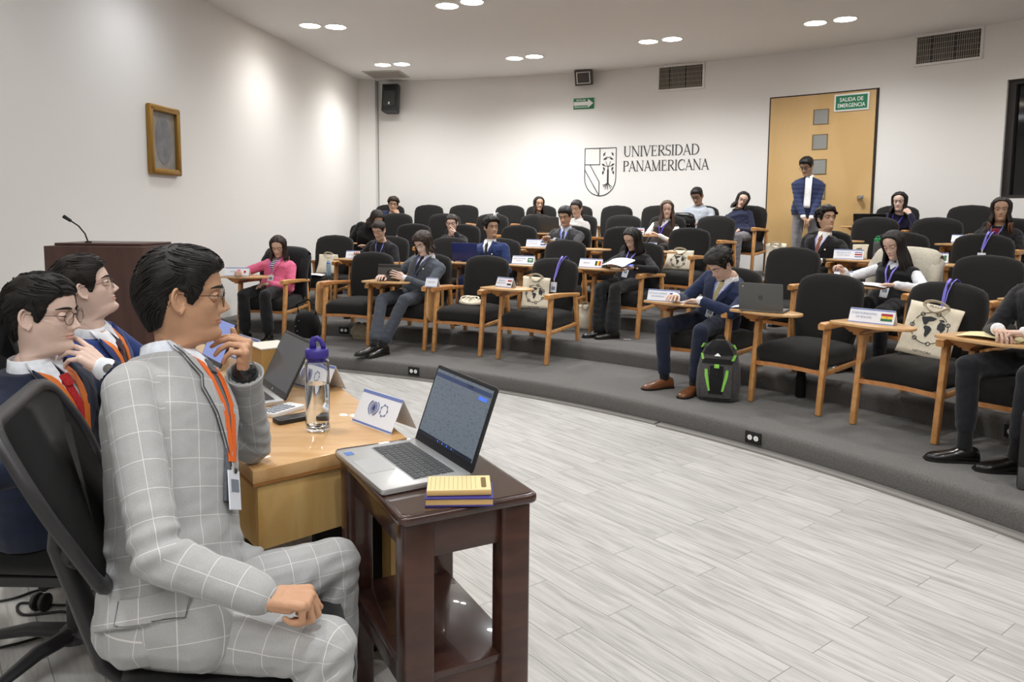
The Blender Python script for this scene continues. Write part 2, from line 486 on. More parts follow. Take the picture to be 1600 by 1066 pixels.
def add_locks(mb, M, n, sides, length, rnd, sx=1.0, r=.010, fwd=.0, wave=.008, mi=0, back=True, spread=1.0, mi_tip=None, z_in=.02):
    """long hair: locks from the crown over the sides / back of the head, down to 'length' below the ear"""
    for i in range(n):
        u = (i + .5) / n
        if sides == 'all': ang = lerp(58, 302, u)
        elif sides == 'back': ang = lerp(115, 245, u)
        elif sides == 'right': ang = lerp(300, 235, u)   # sitter's right (-x)
        else: ang = lerp(60, 125, u)
        ang += rnd.uniform(-5, 5); t = radians(ang)
        pts = []
        for z in (.108, .09, .06, .03, -.01, -.05):
            p = head_pt(z, t, sx, 0.0)
            n_ = Vector((p.x, p.y - .01, 0)).normalized() if z < .1 else Vector((p.x, p.y, .05)).normalized()
            pts.append(p + n_ * (.010 + rnd.uniform(0, .004)))
        p = pts[-1].copy(); Ln = length * rnd.uniform(.85, 1.08); K = 7
        d = Vector((p.x, p.y - .01, 0)).normalized()
        sidef = 1 - abs(cos(t))
        for k in range(1, K + 1):
            q = k / K
            off = d * (.030 * spread * sin(q * pi * .6)) + Vector((0, -fwd * sidef * q, 0))
            wv = Vector((sin(q * 7 + i), cos(q * 6 + i * 2), 0)) * wave * q
            pts.append(p + off + wv + Vector((0, 0, -Ln * q)))
        rs = [r * .5, r * .8, r, r, r * 1.1, r * 1.2] + [r * lerp(1.25, .35, (k / K) ** 2) for k in range(1, K + 1)]
        pts = [M @ q for q in pts]
        if mi_tip is None: mb.add(tube(pts, rs, 7, flat=.8), mi)
        else:
            mb.add(tube(pts[:9], rs[:9], 7, flat=.8), mi); mb.add(tube(pts[8:], rs[8:], 7, flat=.8), mi_tip)
def add_clumps(mb, M, style, n, rnd, flow, sx=1.0, lift=.012, length=.05, r=.0022, zmin=-.08, mi=0, region=None):
    """fine tapered clumps lying on the cap and following flow(p)->direction"""
    hl = HL[style]; c = 0
    while c < n:
        z = rnd.uniform(zmin, ZT - .002); t = rnd.uniform(0, 2 * pi); p = head_pt(z, t, sx, 0)
        zl = interp(p.y, hl)
        if z < zl + .006: continue
        if region and not region(p): continue
        c += 1
        pts = []; ok = True; q = p.copy(); st = length * rnd.uniform(.6, 1.3) / 7
        for k in range(8):
            n_ = Vector((q.x / .075 ** 2, (q.y - .005) / .095 ** 2, (q.z - .01) / .11 ** 2)).normalized()
            h = lift(q) if callable(lift) else lift
            pts.append(M @ (q + n_ * (h + .0018 * sin(k / 7 * pi) + rnd.uniform(-.0004, .0006))))
            d = flow(q); d = (d - n_ * d.dot(n_)).normalized(); q = q + d * st
            # keep on the skull
            zc = max(-.12, min(ZT - .001, q.z)); tt = atan2(q.x, -(q.y - .008)); q2 = head_pt(zc, tt, sx, 0); q = Vector((lerp(q.x, q2.x, .8), lerp(q.y, q2.y, .8), zc))
            if q.z < interp(q.y, hl) + .003: ok = False; break
        if len(pts) < 4: continue
        m_ = len(pts); mb.add(tube(pts, [r * a for a in (.5, .9, 1, 1, .9, .75, .5, .15)[8 - m_:]], 5), mi)

# ------------------------------------------------------------------ hands
def hand_frame(d, palm):
    d = Vector(d).normalized(); palm = Vector(palm); palm = (palm - d * palm.dot(d)).normalized()
    return d, palm, d.cross(palm)
def hand_geo(mb, wrist, d, palm, thumb_side, curl=(20, 25, 20), s=1.0, spread=5, n=10, thumb=(35, 20), curls=None, base=(0, 0, 0, 0)):
    """palm = direction the palm faces; thumb_side = vector towards the thumb"""
    wrist = Vector(wrist); d = Vector(d).normalized(); palm = Vector(palm); palm = (palm - d * palm.dot(d)).normalized()
    ts = Vector(thumb_side); ts = (ts - d * ts.dot(d) - palm * ts.dot(palm)).normalized()
    K = []
    for i in range(4):
        off = (1.5 - i) * .0195 * s
        kn = wrist + d * (.088 - .004 * abs(i - 1) - (.006 if i == 3 else 0)) * s + ts * off - palm * (.004 * s)
        K.append(kn)
        mb.add(rc(wrist + ts * off * .55 + d * .008 * s, kn, .0145 * s, .0112 * s, n=n))
        if i < 3:
            off2 = (1.0 - i) * .0195 * s
            mb.add(rc(wrist + ts * off2 * .6 + d * .01 * s + palm * .003 * s, wrist + d * .080 * s + ts * off2 + palm * .002 * s, .0150 * s, .0118 * s, n=n))
    mb.add(rc(wrist - d * .03 * s, wrist + d * .02 * s, .0245 * s, .026 * s, n=n, side=ts, flat=.72))
    mb.add(rc(wrist + ts * .020 * s + d * .015 * s + palm * .008 * s, wrist + ts * .028 * s + d * .04 * s + palm * .010 * s, .014 * s, .012 * s, n=n))
    mb.add(rc(wrist - ts * .018 * s + d * .015 * s + palm * .006 * s, wrist - ts * .022 * s + d * .05 * s + palm * .008 * s, .013 * s, .012 * s, n=n))
    tips = []
    for i in range(4):
        sc = (.94, 1.04, .98, .78)[i] * s; cu = curls[i] if curls else curl
        a = radians(base[i]); p = K[i]
        sp = radians(spread * (1.5 - i)); fd = (d * cos(sp) + ts * sin(sp)).normalized()
        L = (.046, .028, .022); r = (.0092, .0083, .0076, .0060)
        ang = a
        for k in range(3):
            ang += radians(cu[k]); dd = fd * cos(ang) + palm * sin(ang)
            q = p + dd * L[k] * sc
            mb.add(rc(p, q, r[k] * s * (.92 if i == 3 else 1), r[k + 1] * s * (.92 if i == 3 else 1), n=n)); p = q
        tips.append(p)
    b = wrist + ts * .022 * s + d * .022 * s + palm * .006 * s
    a1 = radians(thumb[0]); td = (d * cos(a1) + ts * sin(a1) + palm * .45).normalized()
    q = b + td * .040 * s; mb.add(rc(b, q, .0150 * s, .0115 * s, n=n))
    a2 = radians(thumb[0] - thumb[1]); td = (d * cos(a2) + ts * sin(a2) + palm * .35).normalized()
    q2 = q + td * .034 * s; mb.add(rc(q, q2, .0112 * s, .0100 * s, n=n))
    a3 = radians(thumb[0] - thumb[1] * 1.8); td = (d * cos(a3) + ts * sin(a3) + palm * .35).normalized()
    q3 = q2 + td * .026 * s; mb.add(rc(q2, q3, .0100 * s, .0075 * s, n=n))
    return tips + [q3]

# ------------------------------------------------------------------ clothing helpers
def torso_rings(hip, nb, right, fwd, table, n=24, sq=2.3):
    """table rows: t, rx, ry, forward offset"""
    up = (nb - hip); R = []
    for t, rx, ry, fo in table:
        R.append(ering(hip + up * t + fwd * fo, right, fwd, rx, ry, n, sq))
    return R
TORSO_M = [(-.20,.168,.118,.0),(-.05,.180,.130,.0),(.12,.172,.124,.004),(.32,.156,.112,.006),(.55,.166,.116,.008),(.75,.180,.116,.006),(.88,.172,.100,0),(.95,.120,.082,-.002),(1.02,.070,.066,-.004)]
TORSO_F = [(-.20,.165,.118,.0),(-.05,.172,.125,.0),(.12,.155,.112,.002),(.32,.128,.098,.003),(.55,.142,.108,.008),(.68,.150,.118,.014),(.80,.152,.100,.004),(.90,.138,.086,0),(.96,.095,.070,-.002),(1.02,.058,.056,-.004)]
def ik(S, W, l1, l2, pole):
    S = Vector(S); W = Vector(W); d = W - S; L = d.length; L2 = min(L, (l1 + l2) * .995)
    if L > 1e-6: W = S + d * (L2 / L)
    d = (W - S); L = d.length; u = d / L
    a = (l1 * l1 - l2 * l2 + L * L) / (2 * L); h = sqrt(max(0, l1 * l1 - a * a))
    pole = Vector(pole); p = (pole - u * pole.dot(u)).normalized()
    return S + u * a + p * h, W
def wrinkle(amp, freq, seed=0.0):
    def d(p, n):
        q = Vector((p.x * freq + seed, p.y * freq, p.z * freq * 1.6))
        return amp * (noise.noise(q) + .5 * noise.noise(q * 2.3))
    return d
class Proj:
    """shoots rays onto a garment in a chest frame: x right of the viewer facing the wearer's front = frame x, z up"""
    def __init__(s, v, f, F):
        s.bvh = BVHTree.FromPolygons([Vector(p) for p in v], f); s.F = F; s.Fi = F.inverted()
    def pt(s, x, z, off=0.0):
        o = s.F @ Vector((x, -1.0, z)); d = (s.F.to_3x3() @ Vector((0, 1, 0))).normalized()
        h = s.bvh.ray_cast(o, d)
        if h[0] is None:
            return s.F @ Vector((x, -.05, z)), -d
        n = h[1] if h[1].dot(d) < 0 else -h[1]
        n = (n - d * 1.2).normalized()
        return h[0] + n * off, n
    def strip(s, rows, off, thick, nx=5):
        """rows: list of (xl, xr, z) ; closed slab following the surface"""
        A = []; B = []
        for r in rows:
            xl, xr, z = r[:3]; zr = r[3] if len(r) > 3 else z
            ra = []; rb = []
            for i in range(nx):
                u = i / (nx - 1); p, n = s.pt(lerp(xl, xr, u), lerp(z, zr, u), 0)
                ra.append(p + n * (off + thick)); rb.append(p + n * (off - .003))
            A.append(ra); B.append(rb)
        rings = [a + b[::-1] for a, b in zip(A, B)]
        return loft(rings)
# ------------------------------------------------------------------ people
SKIN = {'a': '#c8a692', 'b': '#b6937b', 'c': '#cfae9c', 'd': '#a3826a', 'e': '#d4b8aa', 'h': '#bb9072'}
def skin_mats(k):
    c = SKIN[k]; h = hexc(c)
    lip = tuple(x * y for x, y in zip(h[:3], (.88, .66, .65))) + (1,)
    return (mat('skin_' + k, c, .5, sss=.12, var=.05, vscale=30, bump=.12, bscale=300, spec=.4), mat('lip_' + k, lip, .45, spec=.4))
def hair_mat(c):
    n = 'hair_' + c
    if n in MATS: return MATS[n]
    return mat(n, c, .52, spec=.35, var=.35, vscale=40, bump=.5, bscale=90, stretch=(6, 6, 1))
def fab(c, **k): return fabric('fabric_' + c, c, **k)
EYEW = lambda: mat('eye_white', '#b3aaa2', .3); IRIS = lambda: mat('iris', '#23150f', .2)
def check_mat(name, base, line, cu=.055, cv=.062, lw=.0016):
    m = fabric(name, base, bump=.35, bscale=900, var=.09, vscale=500)
    nt = m.node_tree; b = nt.nodes['Principled BSDF']; src = b.inputs['Base Color'].links[0].from_socket
    uv = nt.nodes.new('ShaderNodeUVMap'); uv.uv_map = 'check'; sp = nt.nodes.new('ShaderNodeSeparateXYZ'); nt.links.new(uv.outputs[0], sp.inputs[0]); outs = []
    for i, c_ in ((0, cu), (1, cv)):
        a = nt.nodes.new('ShaderNodeMath'); a.operation = 'DIVIDE'; a.inputs[1].default_value = c_; nt.links.new(sp.outputs[i], a.inputs[0])
        f = nt.nodes.new('ShaderNodeMath'); f.operation = 'FRACT'; nt.links.new(a.outputs[0], f.inputs[0])
        s_ = nt.nodes.new('ShaderNodeMath'); s_.operation = 'LESS_THAN'; s_.inputs[1].default_value = lw / c_; nt.links.new(f.outputs[0], s_.inputs[0]); outs.append(s_.outputs[0])
    mx = nt.nodes.new('ShaderNodeMath'); mx.operation = 'MAXIMUM'; nt.links.new(outs[0], mx.inputs[0]); nt.links.new(outs[1], mx.inputs[1])
    ml = nt.nodes.new('ShaderNodeMath'); ml.operation = 'MULTIPLY'; ml.inputs[1].default_value = .75; nt.links.new(mx.outputs[0], ml.inputs[0])
    mi = nt.nodes.new('ShaderNodeMix'); mi.data_type = 'RGBA'; nt.links.new(ml.outputs[0], mi.inputs['Factor']); nt.links.new(src, mi.inputs['A']); mi.inputs['B'].default_value = hexc(line)
    nt.links.new(mi.outputs['Result'], b.inputs['Base Color']); return m
def check_uv(me, bones):
    uvl = me.uv_layers.new(name='check'); B = []
    for p0, p1, ref, r in bones:
        p0 = Vector(p0); d = Vector(p1) - p0; L = d.length; t = d / L; a = Vector(ref); a = (a - t * a.dot(t)).normalized(); B.append((p0, t, L, a, t.cross(a), r))
    vs = [v.co.copy() for v in me.vertices]
    for pl in me.polygons:
        c = pl.center; best = None
        for b in B:
            q = c - b[0]; k = max(0, min(b[2], q.dot(b[1]))); dd = (q - b[1] * k).length / b[5]
            if best is None or dd < best[0]: best = (dd, b)
        p0, t, L, a, w_, r = best[1]; q = c - p0; a0 = atan2(q.dot(w_), q.dot(a))
        for li in pl.loop_indices:
            q = vs[me.loops[li].vertex_index] - p0; an = atan2(q.dot(w_), q.dot(a))
            while an - a0 > pi: an -= 2 * pi
            while an - a0 < -pi: an += 2 * pi
            uvl.data[li].uv = (an * r, q.dot(t))
def shoe_geo(ankle, d, s=1.0, up=Vector((0, 0, 1)), sole_z=None):
    d = Vector(d); d.z = 0; d.normalize(); side = up.cross(d); a = Vector(ankle)
    z0 = sole_z if sole_z is not None else a.z - .085 * s
    prof = [(-.075,.028,.060,0),(-.066,.036,.085,0),(-.03,.037,.098,0),(.02,.036,.088,0),(.06,.041,.066,0),(.11,.048,.054,0),(.15,.046,.047,0),(.18,.036,.038,0),(.196,.018,.026,0)]
    R = []
    for x, wd, h, _ in prof:
        c = Vector((a.x, a.y, z0)) + d * x * s; r = []
        for i in range(16):
            t = 2 * pi * i / 16; cx = cos(t); sz = sin(t)
            zz = .5 * h * (1 + sz) if sz > -.35 else .5 * h * (1 + sz) * .4
            r.append(c + side * wd * s * math.copysign(abs(cx) ** .7, cx) + up * max(.008, zz) * s)
        R.append(r)
    up_ = loft(R); S = []
    for x, wd, h, _ in prof:
        c = Vector((a.x, a.y, z0)) + d * (x * 1.03) * s
        S.append([c + side * (wd + .004) * s + up * .014 * s, c - side * (wd + .004) * s + up * .014 * s, c - side * (wd + .004) * s, c + side * (wd + .004) * s])
    return up_, loft(S)
def glasses_geo(M, col_r=.0011, lens=True, rnd=True):
    mb = MB(); R_ = .0225
    for s_ in (-1, 1):
        c = Vector((s_ * .033, -.098, -.004)); pts = []
        for i in range(25):
            a = 2 * pi * i / 24; sx = R_ * (1.08 if not rnd else 1); sz = R_ * (.78 if not rnd else .97)
            pts.append(M @ (c + Vector((sx * cos(a), .004 * abs(cos(a)) * (1 if s_ * cos(a) > 0 else 0), sz * sin(a)))))
        mb.add(tube(pts, col_r, 6, caps=False), 0)
        mb.add(tube([M @ Vector(q) for q in ((s_ * (.033 + R_), -.094, .002), (s_ * .066, -.082, .006), (s_ * .0765, -.03, .006), (s_ * .079, .006, .010), (s_ * .078, .022, -.006), (s_ * .076, .028, -.02))], col_r * .9, 6), 0)
        if lens:
            ring = [c + Vector((R_ * .97 * cos(2 * pi * i / 20), 0, R_ * .94 * sin(2 * pi * i / 20))) for i in range(20)]
            mb.add(loft([[M @ (q + Vector((0, -.0004, 0))) for q in ring], [M @ (q + Vector((0, .0004, 0))) for q in ring]]), 1)
        mb.add(tube([M @ Vector(q) for q in ((s_ * .0115, -.098, .004), (s_ * .010, -.094, -.006), (s_ * .012, -.092, -.010))], col_r * .8, 5), 0)
    mb.add(tube([M @ Vector(q) for q in ((-.0115, -.098, .003), (0, -.101, .007), (.0115, -.098, .003))], col_r, 6), 0)
    return mb
GM = lambda: [mat('metal_frame', '#3a3532', .3, .8), mat('lens', '#ffffff', .02, trans=1.0, ior=1.05, spec=.3)]

def person(label, M, head, rot=(0, 0, 0), s=.93, sex='m', skin='b', hair=('short', '#1c1715', {}), outfit='suit', c=None,
           R=(-.15, -.30, .70), L=(.12, -.22, .60), Rd=None, Ld=None, Rpalm=(0, 0, -1), Lpalm=(0, 0, -1), Rc=(18, 22, 15), Lc=(18, 22, 15),
           syaw=0, slean=(0, 0), hip=None, knees=((-.13, -.36, .475), (.13, -.36, .475)), ankles=((-.13, -.37, .085), (.13, -.37, .085)),
           lanyard=None, badge=True, lid=.4, gaze=(0, 0), glasses=None, Rp=(-.7, .35, -.8), Lp=(.7, .35, -.8), shoe='#15120f', seed=1, stand=False, pin=False, lz=.30, toes=None, sock='#1b1b1e', mouthopen=0, hero=False, RE=None, LE=None, hR=None, hL=None, jmat=None, brow=None, fit=1.0, jextra=None, tlo=-.2):
    c = c or {}; rnd = random.Random(seed)
    HM = T(*head) @ RZ(rot[0]) @ RX(rot[1]) @ RY(rot[2]) @ Matrix.Scale(s, 4)
    nb = HM @ Vector((0, .032, -.168)) ; nb.z -= .006
    hip = Vector(hip or (0, .10, .53))
    up = (nb - hip).normalized(); ax = Vector((cos(radians(syaw)), sin(radians(syaw)), 0)); ax = (ax - up * ax.dot(up)).normalized()
    front = -(up.cross(ax)); ax0 = Vector((cos(radians(syaw * .4)), sin(radians(syaw * .4)), 0))
    sw = (.185 if sex == 'm' else .158) * s
    sdr = .100 if (hero or outfit == 'puffer') else .082
    if outfit == 'puffer': sw *= .90
    SR = nb - ax * sw - up * sdr * s; SL = nb + ax * sw - up * sdr * s
    u_, f_ = .285 * s, .250 * s
    ER, WR = ik(SR, R, u_, f_, Rp); EL, WL = ik(SL, L, u_, f_, Lp)
    if RE is not None: ER = Vector(RE); WR = Vector(R)
    if LE is not None: EL = Vector(LE); WL = Vector(L)
    root = thing('person', label, 'person', M); vj = .0045 if hero else .0085
    zs = s * max(.55, min(1.0, (nb - hip).length / (.50 * s)))
    sk, lp = skin_mats(skin); hm = hair_mat(hair[1])
    # ---- body
    core = MB()
    tb = TORSO_M if sex == 'm' else TORSO_F
    core.add(loft(torso_rings(hip, nb, ax, front, [(t, rx * s * .80, ry * s * .80, fo) for t, rx, ry, fo in tb])))
    core.add(rc(nb - up * .06 * s, nb + up * .02, .052 * s, .050 * s))
    for S_, E_, W_ in ((SR, ER, WR), (SL, EL, WL)):
        core.add(rc(nb - up * .06 * s, S_, .04 * s, .042 * s)); core.add(rc(S_, E_, .040 * s, .034 * s)); core.add(rc(E_, W_, .036 * s, .024 * s))
    for (k, a, sg) in zip(knees, ankles, (-1, 1)):
        k = Vector(k); a = Vector(a); core.add(rc(hip + ax0 * .09 * sg * s, k, .066 * s, .048 * s)); core.add(rc(k, a, .046 * s, .032 * s))
    cv, cf = remesh(core, .011, 2)
    body = MB(); body.add((cv, cf), 0)
    for W_, E_, d, pm, cu, sg in ((WR, ER, Rd, Rpalm, Rc, 1), (WL, EL, Ld, Lpalm, Lc, -1)):
        d = Vector(d) if d is not None else (W_ - E_)
        dn = d.normalized(); pv = Vector(pm); pv = (pv - dn * pv.dot(dn)).normalized()
        thumb = dn.cross(pv) * sg
        if hero:
            hm_ = MB(); kw_ = (hR if sg == 1 else hL) or {}
            hm_.add(rc(E_.lerp(W_, .55), W_, .034 * s, .0265 * s, n=16, flat=.86)); hand_geo(hm_, W_, dn, pv, thumb, cu, s=s * .97, n=12, **kw_)
            body.add(remesh(hm_, .0021, 5, .55, disp=lambda p, n: .0006 * noise.noise(p * 120)), 0)
        else: hand_geo(body, W_, dn, pv, thumb, cu, s=s * (.98 if sex == 'm' else .88), n=8)
    add_head(body, HM, hero, sx=1.0 if sex == 'm' else .97, lid=lid, gaze=gaze, brow=brow or ('thick' if sex == 'm' else 'thin'), ears=hair[0] not in ('long',))
    body.build('body', [sk, lp, hm, EYEW(), IRIS()], root, angle=180)
    # ---- hair
    st, hc, kw = hair[0], hair[1], dict(hair[2]); hb = MB()
    tips = kw.pop('tips', None)
    if st == 'short': add_haircap(hb, HM, 'short', **{**dict(thick=.008, top=.022, front=.006, seed=seed), **kw})
    elif st == 'curly':
        add_haircap(hb, HM, 'short', **{**dict(thick=.014, top=.036, front=.006, curl=1.0, seed=seed), **kw})
        for _ in range(110):
            z = rnd.uniform(.03, .115); t = rnd.uniform(0, 2 * pi); p = head_pt(z, t, 1, 0)
            if p.z < interp(p.y, HL['short']) + .01: continue
            n = Vector((p.x, p.y, p.z)).normalized(); b = p + n * .02; ang = rnd.uniform(0, 6)
            tg = n.cross(Vector((cos(ang), sin(ang), .3))).normalized()
            hb.add(tube([HM @ (b + tg * .012 * cos(q * .9) * 1.2 + n * .012 * sin(q * .9)) for q in range(6)], [.003, .006, .007, .006, .005, .002], 6))
    elif st == 'midm':
        add_haircap(hb, HM, 'mid', **{**dict(thick=.016, top=.024, front=.004, curl=.5, seed=seed, part=.02), **kw})
        add_locks(hb, HM, 16, 'all', .06, rnd, r=.013, wave=.006, spread=.7)
    elif st == 'bun':
        add_haircap(hb, HM, 'short', **{**dict(thick=.006, top=.010, seed=seed), **kw})
        hb.add(ell(HM @ Vector((0, .125, -.01)), .035 * s, .032 * s, .036 * s))
    elif st == 'pony':
        add_haircap(hb, HM, 'short', **{**dict(thick=.007, top=.012, seed=seed), **kw})
        for i in range(9):
            a = i * .7; hb.add(tube([HM @ Vector((.01 * cos(a), .105, .03)), HM @ Vector((.02 * cos(a), .14, .0)), HM @ Vector((.02 * cos(a + .5), .13 + .01 * sin(a), -.08)), HM @ Vector((.02 * cos(a + 1), .12 + .01 * sin(a), -.17)), HM @ Vector((.008 * cos(a + 1), .12, -.24))], [.01, .014, .013, .009, .003], 7))
    elif st == 'long':
        ln = kw.pop('length', .30); fw = kw.pop('fwd', .05)
        add_haircap(hb, HM, 'long', **{**dict(thick=.008, top=.013, seed=seed, part=.004, groove=.0012), **kw})
        add_locks(hb, HM, 46, 'all', ln, rnd, r=.0105, fwd=fw, wave=.008, mi=0, mi_tip=1 if tips else None)
    elif st == 'hero': hc_fn(hb, HM, rnd, seed, kw)
    hb.build('hair', [hm, hair_mat(tips)] if tips else hm, root, angle=180)
    # ---- clothes
    def rows(w, lo=-.2):
        return [(t, rx * s + w, ry * s + w, fo) for t, rx, ry, fo in tb if t >= lo]
    gj = jmat or fab(c.get('top', '#24262b')); puff = outfit == 'puffer'
    jk = MB()
    lo_ = tlo
    jk.add(loft(torso_rings(hip, nb, ax, front, rows(.010 if outfit in ('top', 'vest') else .016, lo_))))
    ptorso = None
    if sex == 'f':
        for sg in (-1, 1): jk.add(ell(hip.lerp(nb, .66) + ax * .058 * sg * s + front * .085 * s, .052 * s, .042 * s, .05 * s))
    ptorso = (list(jk.v), list(jk.f))
    slv = MB() if outfit == 'vest' else jk
    big = .006 if outfit in ('top', 'vest') else .012
    if puff: big = .009
    if jextra: jextra(jk)
    for S_, E_, W_ in ((SR, ER, WR), (SL, EL, WL)):
        if hero: jk.add(rc(nb - up * .075 * s, S_.lerp(nb, .25) - up * .004, .070 * s, .060 * s))
        jk.add(rc(nb - up * .065 * s, S_.lerp(nb, .12) + up * .008, .052 * s, .048 * s + big * .6))
        we = E_.lerp(W_, .93)
        slv.add(rc(S_, E_, .045 * s + big, .038 * s + big)); slv.add(rc(E_, we, .038 * s + big, .029 * s + big))
    d_ = wrinkle(.0035, 21, seed) if not puff else (lambda p, n: .006 * abs(sin(((p - hip).dot(up)) * 55)) - .003)
    if hero:
        el = [(ER, (WR - SR).normalized()), (EL, (WL - SL).normalized())]
        def d_(p, n, w0=wrinkle(.0022, 13, seed)):
            h = w0(p, n)
            for E_, ax_ in el:
                q = p - E_; r_ = q.length
                if r_ < .16: h += .0042 * (1 - r_ / .16) ** 1.0 * sin(q.dot(ax_) * 150 + 5 * noise.noise(p * 9)) * (.6 + .6 * noise.noise(p * 14 + Vector((seed, 0, 0))))
            q = (p - hip).dot(up)
            h += .0035 * G(q - .10, .07) * sin(q * 110 + 6 * noise.noise(p * 7))
            return h
    jv, jf = remesh(jk, vj, 14 if hero else 3, disp=d_)
    jo = MB().add((jv, jf), 0)
    F = frame(nb, ax, -front, up); pr = Proj(ptorso[0], ptorso[1], F)
    tops = [gj]
    names = {'suit': 'suit_jacket', 'blazer': 'blazer', 'top': 'sweater', 'vest': 'vest', 'puffer': 'puffer_jacket'}
    joo = jo.build(names[outfit], tops, root, angle=180)
    bones_u = [(hip - up * .2, nb + up * .1, front, .15), (SR, ER, front, .055), (ER, WR, front, .045), (SL, EL, front, .055), (EL, WL, front, .045)]
    if jmat: check_uv(joo.data, bones_u)
    if outfit == 'vest': MB().add(remesh(slv, .0085, 2, disp=wrinkle(.004, 18, seed))).build('sleeves', fab(c.get('shirt', '#e6e4e2')), root, angle=180)
    if outfit in ('suit', 'blazer', 'puffer', 'vest'):
        sc_ = fab(c.get('shirt', '#e8e6e4')); H_ = c.get('vee', .30) * zs; Wv = .058 * s if outfit != 'vest' else .05 * s
        zt = -.015 * s
        rs = [(-lerp(Wv, .006, sm(k / 9) if k > 2 else 0) , lerp(Wv, .006, sm(k / 9) if k > 2 else 0), lerp(zt, -H_, k / 9)) for k in range(10)]
        if outfit == 'puffer': rs = [(-.045, .045, lerp(zt, -.40, k / 9)) for k in range(10)]
        sh = MB().add(pr.strip(rs, .010 if puff else .001, .002, 7))
        if c.get('stripes'):
            sh = MB()
            for k in range(18):
                a, b = k / 18, (k + 1) / 18
                f1 = lambda q: lerp(Wv, .02, sm(q))
                sh.add(pr.strip([(-f1(a), f1(a), lerp(zt, -H_, a)), (-f1(b), f1(b), lerp(zt, -H_, b))], .001, .002, 7), k % 2)
            sh.build('shirt', [sc_, fab(c['stripes'])], root, angle=180)
        else: sh.build('shirt', sc_, root, angle=180)
        # collar of the shirt
        if c.get('collar', True):
            cb = MB(); nd = (HM.to_3x3() @ Vector((0, 0, 1))).normalized(); nd = (nd + up).normalized()
            cc = nb + nd * .020 * s - front * .0; R2 = []
            for zz, rr in ((-.022, .068), (.0, .064), (.022, .0615), (.024, .0585), (.0, .058)):
                R2.append(ering(cc + nd * zz * s, ax, front, rr * s, rr * s * 1.04, 20))
            cb.add(loft(R2, caps=False))
            for sg in (-1, 1):
                a = pr.pt(sg * .008 * s, -.004 * s, .010)[0]; b = pr.pt(sg * .062 * s, .018 * s, .012)[0]; e = pr.pt(sg * .040 * s, -.062 * s, .010)[0]
                top = cc + front * .062 * s + nd * .012 * s; tp2 = cc + front * .03 * s + ax * sg * .058 * s + nd * .022 * s
                q = [top, a, e, b, tp2]; n = front * .003
                cb.add(loft([[p + n for p in q], [p - n for p in q]]))
            cb.build('collar', sc_, root, angle=60)
        if c.get('tie'):
            tm = fab(c['tie'], var=.25, vscale=120); kn = [(-.016, .016, -.012), (-.019, .019, -.022), (-.013, .013, -.045)]
            tl = c.get('tielen', H_ / s) if hero else min(c.get('tielen', H_ / s), .33 * zs / s)
            t_ = MB().add(pr.strip([(a * s, b * s, z * s) for a, b, z in kn], .007, .009, 5))
            t_.add(pr.strip([(-lerp(.012, .028, k / 7) * s, lerp(.012, .028, k / 7) * s, lerp(-.045, -tl, k / 7) * s) for k in range(8)], .005, .004, 5))
            t_.build('necktie', tm, root, angle=60)
        if outfit in ('suit', 'blazer'):
            lb = MB(); edges = []
            for sg in (-1, 1):
                r_ = []
                for k in range(11):
                    q = k / 10; z = lerp(.012, -H_ / s - .01, q) * s
                    inn = lerp(Wv, .006, sm(q) if q > .25 else 0) - .004
                    wd = interp(q, [(0, .016), (.3, .026), (.38, .048), (.5, .046), (1, .006)]) * s
                    r_.append((sg * inn, sg * (inn + wd), z, z + (.012 * s if q < .35 else .016 * s * (1 - q))))
                lb.add(pr.strip(r_, .0095, .004, 5))
                if hero: edges.append((sg, r_))
            lbo = lb.build('lapels', gj, root, angle=60)
            if jmat: check_uv(lbo.data, bones_u[:1])
            for sg, r_ in edges:
                MB().add(tube([pr.pt(q[1] + sg * .001, q[3], .0125)[0] for q in r_] , .0016, 5)).build('lapel_edge', fab('#3d4046'), lbo, angle=180)
            for k in range(1, 3):
                p, n = pr.pt(.004, -H_ - .045 * k * s, .004); MB().add(ell(p, .007, .007, .007)).build('button', fab('#1a1a1c'), root)
            if pin:
                p, n = pr.pt(.075 * s, -.13 * s, .010); MB().add(ell(p, .009, .005, .009)).build('lapel_pin', mat('pin', '#e8e2d0', .3), root)
        if outfit == 'puffer':
            p_ = MB()
            for sg in (-1, 1): p_.add(pr.strip([(sg * .04, sg * .052, lerp(.0, -.40, k / 8)) for k in range(9)], .012, .006, 3))
            p_.build('zipper', fab('#1b1f2c'), root)
    elif c.get('collar'):
        cb = MB(); R2 = []
        for zz, rr in ((-.03, .074), (-.005, .067), (.004, .064), (.004, .058)): R2.append(ering(nb + up * (zz + .02) * s, ax, front, rr * s, rr * s, 20))
        cb.add(loft(R2, caps=False)).build('neckband', gj, root)
    if outfit != 'top' or c.get('cuff'):
        if c.get('cuffs', outfit in ('suit', 'puffer')):
            for E_, W_ in ((ER, WR), (EL, WL)):
                MB().add(rc(E_.lerp(W_, .90), E_.lerp(W_, 1.02), (.031 * s + big * .5), (.030 * s + big * .5), caps=2)).build('shirt_cuff', fab(c.get('shirt', '#e8e6e4')), root)
    # trousers
    tr = MB(); hp = loft(torso_rings(hip, nb, ax, front, [(-.20 if hero else -.26, .14 * s, .10 * s, 0), (-.15 if hero else -.2, .168 * s, .12 * s, 0), (-.05, .178 * s, .128 * s, 0), (.12, .165 * s, .118 * s, 0)]))
    tr.add(hp)
    if stand: tr = MB().add(hp)
    for (k, a, sg) in zip(knees, ankles, (-1, 1)):
        k = Vector(k); a = Vector(a); h = hip + ax0 * .088 * sg * s
        if not stand: h.z -= .02
        tr.add(rc(h, k, .086 * s, .064 * s)); cuffp = k.lerp(a, c.get('hem', .86)); lw = c.get('legw', .052)
        tr.add(rc(k, cuffp, .062 * s, lw * s, caps=3))
